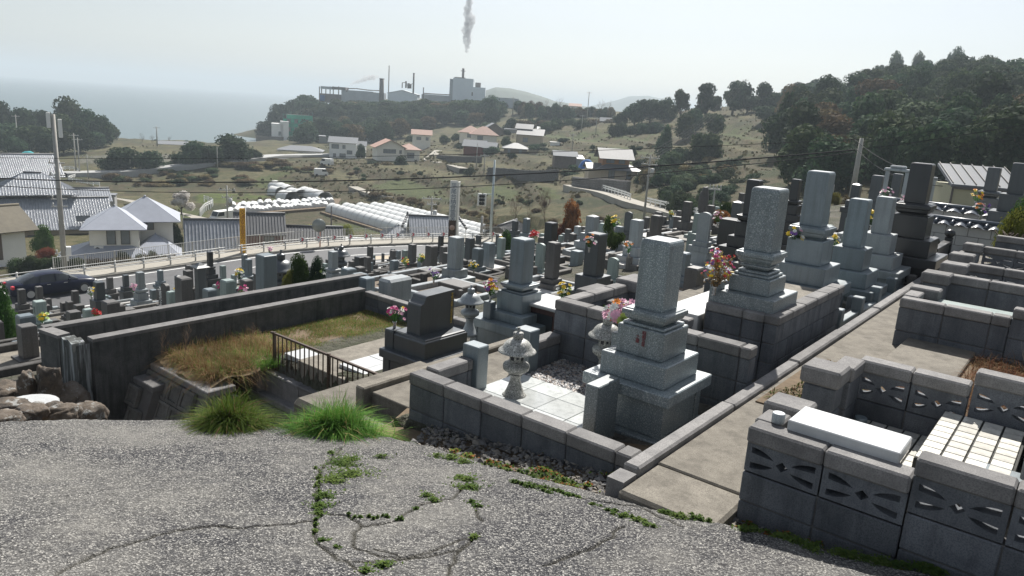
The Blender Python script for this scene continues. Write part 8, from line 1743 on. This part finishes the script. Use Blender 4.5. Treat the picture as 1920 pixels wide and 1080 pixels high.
# bare and coloured trees
def bare(label, x, y0, y1, D, mat, seed, n=2, sp=.5, depth=4, group=None):
    q = atd(x, y1, D); H = fitz(q.x, q.y, y0)-q.z; return twigs('bare_tree', label, 'tree', q, H*1.05, n, seed, mat, sp, H*.012, depth, group)
m_btw = mat_plain('bare_twigs', (.13, .085, .06), .8, var=.2)
bare('bare tree with thin brown branches left of the russet tree', 968, 362, 430, 62, m_btw, 3, 3, .55); bare('second bare brown tree just left of the russet tree', 1022, 352, 430, 62, m_btw, 4, 3, .55); bare('small bare tree between the two larger bare ones', 995, 375, 428, 64, m_btw, 9, 2, .5)
for i, (x, y0, y1, D) in enumerate([(265, 250, 274, 300), (285, 252, 274, 300), (320, 255, 276, 300), (1020, 185, 212, 330), (1050, 182, 214, 330), (1125, 186, 218, 330), (1140, 190, 220, 320)]): bare('bare winter tree on the shore by the transformer pole' if i < 3 else 'bare winter tree on the middle ridge', x, y0, y1, D, m_btw, 20+i, 3, .6, 3, 'bare trees on the shore' if i < 3 else 'bare trees on the ridge')
for i in range(10): x = 625+i*26+rt_.uniform(-8, 8); bare('leafless orchard tree on the valley slope', x, 322+rt_.uniform(-6, 8), 346, 182, m_btw, 60+i, 3, .7, 3, 'leafless orchard trees on the valley slope')
bare('bare trunk tree inside the russet crown', 1072, 378, 436, 50, m_btw, 12, 3, .5); ptree('small tree with russet red dead leaves behind the middle rows', 1071, 374, 440, 46, 50, 'round', 'rust'); ptree('low part of the russet tree crown', 1055, 408, 440, 36, 50, 'low', 'rust')
ptree('pale plum tree in blossom above the hoop rows', 340, 358, 396, 48, 118, 'flat', 'bloom'); ptree('red brown low shrub in the upper rows beside the standing stone', 1350, 398, 425, 44, 34, 'low', 'rust', name='shrub', cat='shrub')
# garden and cemetery plants near
def near(label, x, y0, y1, w, D, kind, mat, cat='shrub', name='shrub'): return ptree(label, x, y0, y1, w, D, kind, mat, None, cat, name)
near('garden pine beside the utility pole before the tiled house', 84, 420, 484, 46, 78, 'fine', 'near', 'tree', 'tree'); near('orange brown bush below the garden pine', 90, 458, 484, 34, 76, 'shrub', 'rust'); near('dark evergreen at the right corner of the cream house', 333, 418, 462, 30, 86, 'fine', 'dark')
for i in range(7): near(['clipped hedge bush at the far left beyond the road', 'second clipped hedge bush beyond the road', 'third clipped hedge bush beyond the road', 'fourth hedge bush behind the car roof', 'fifth hedge bush left of the utility pole', 'sixth hedge bush by the utility pole', 'seventh hedge bush right of the utility pole'][i], 28+i*20, 474, 512, 36, 62, 'shrub', 'olive')
for i, x in enumerate((235, 262, 288, 305)): near(['loose leafy shrub under the cream house roof', 'orange tree like shrub right of it', 'rounded shrub below the cream house', 'shrub at the right end of the cream house'][i], x, 464+(i % 2)*4, 496, 26, 66, 'shrub', 'olive')
for i in range(12): x = 150+i*16; near('brown hedge stems behind the road fence', x, 478-(x-150)*.06, 510-(x-150)*.1, 24, 63, 'shrub', 'dry').__setitem__('group', 'brown hedge behind the road fence')
near('yellow green bush behind the long low roof, left one', 580, 417, 440, 36, 92, 'shrub', 'lime'); near('yellow green bush behind the long low roof, right one', 650, 414, 446, 34, 92, 'shrub', 'lime')
near('bright green clipped bush among the lower graves', 563, 474, 530, 50, 20, 'fine', 'near'); near('darker bluish bush beside the pale lotus footed grave', 596, 478, 534, 40, 20, 'fine', 'dark'); near('yellowish small bush left of the bright green one', 544, 494, 530, 28, 20, 'fine', 'lime')
near('dark green conifer bush at the left edge of the picture', 4, 528, 610, 52, 17, 'fine', 'near'); near('green leafy plant beside the tall blue grey pillar by the road', 950, 432, 470, 34, 34, 'flat', 'near'); near('green leafy plant left of the curled top grave', 1150, 400, 440, 40, 24, 'flat', 'near')
near('evergreen shrub with yellowing tips at the right edge', 1905, 364, 455, 92, 13.5, 'fine', 'near'); near('yellow tinted upper sprays of the shrub at the right edge', 1912, 362, 400, 60, 13.2, 'shrub', 'lime')
near('straggly shrub between the smooth graves far right', 1565, 355, 385, 26, 48, 'shrub', 'lime'); near('pale scrub behind the small far graves on the right', 1585, 350, 380, 30, 60, 'shrub', 'dry'); near('small green plant right of the tall black grave', 1362, 372, 402, 30, 40, 'shrub', 'near')
st = MB(); [st.tube((rt_.uniform(-.25, .25), rt_.uniform(-.2, .2), 0), (rt_.uniform(-.3, .3), rt_.uniform(-.2, .2), .4), .012, .01, 5) for _ in range(16)]; q = atd(1890, 478, 13); tag(st.build('stems', m_bark, None, loc=q), 'bare stems under the shrub at the right edge', 'shrub stems')
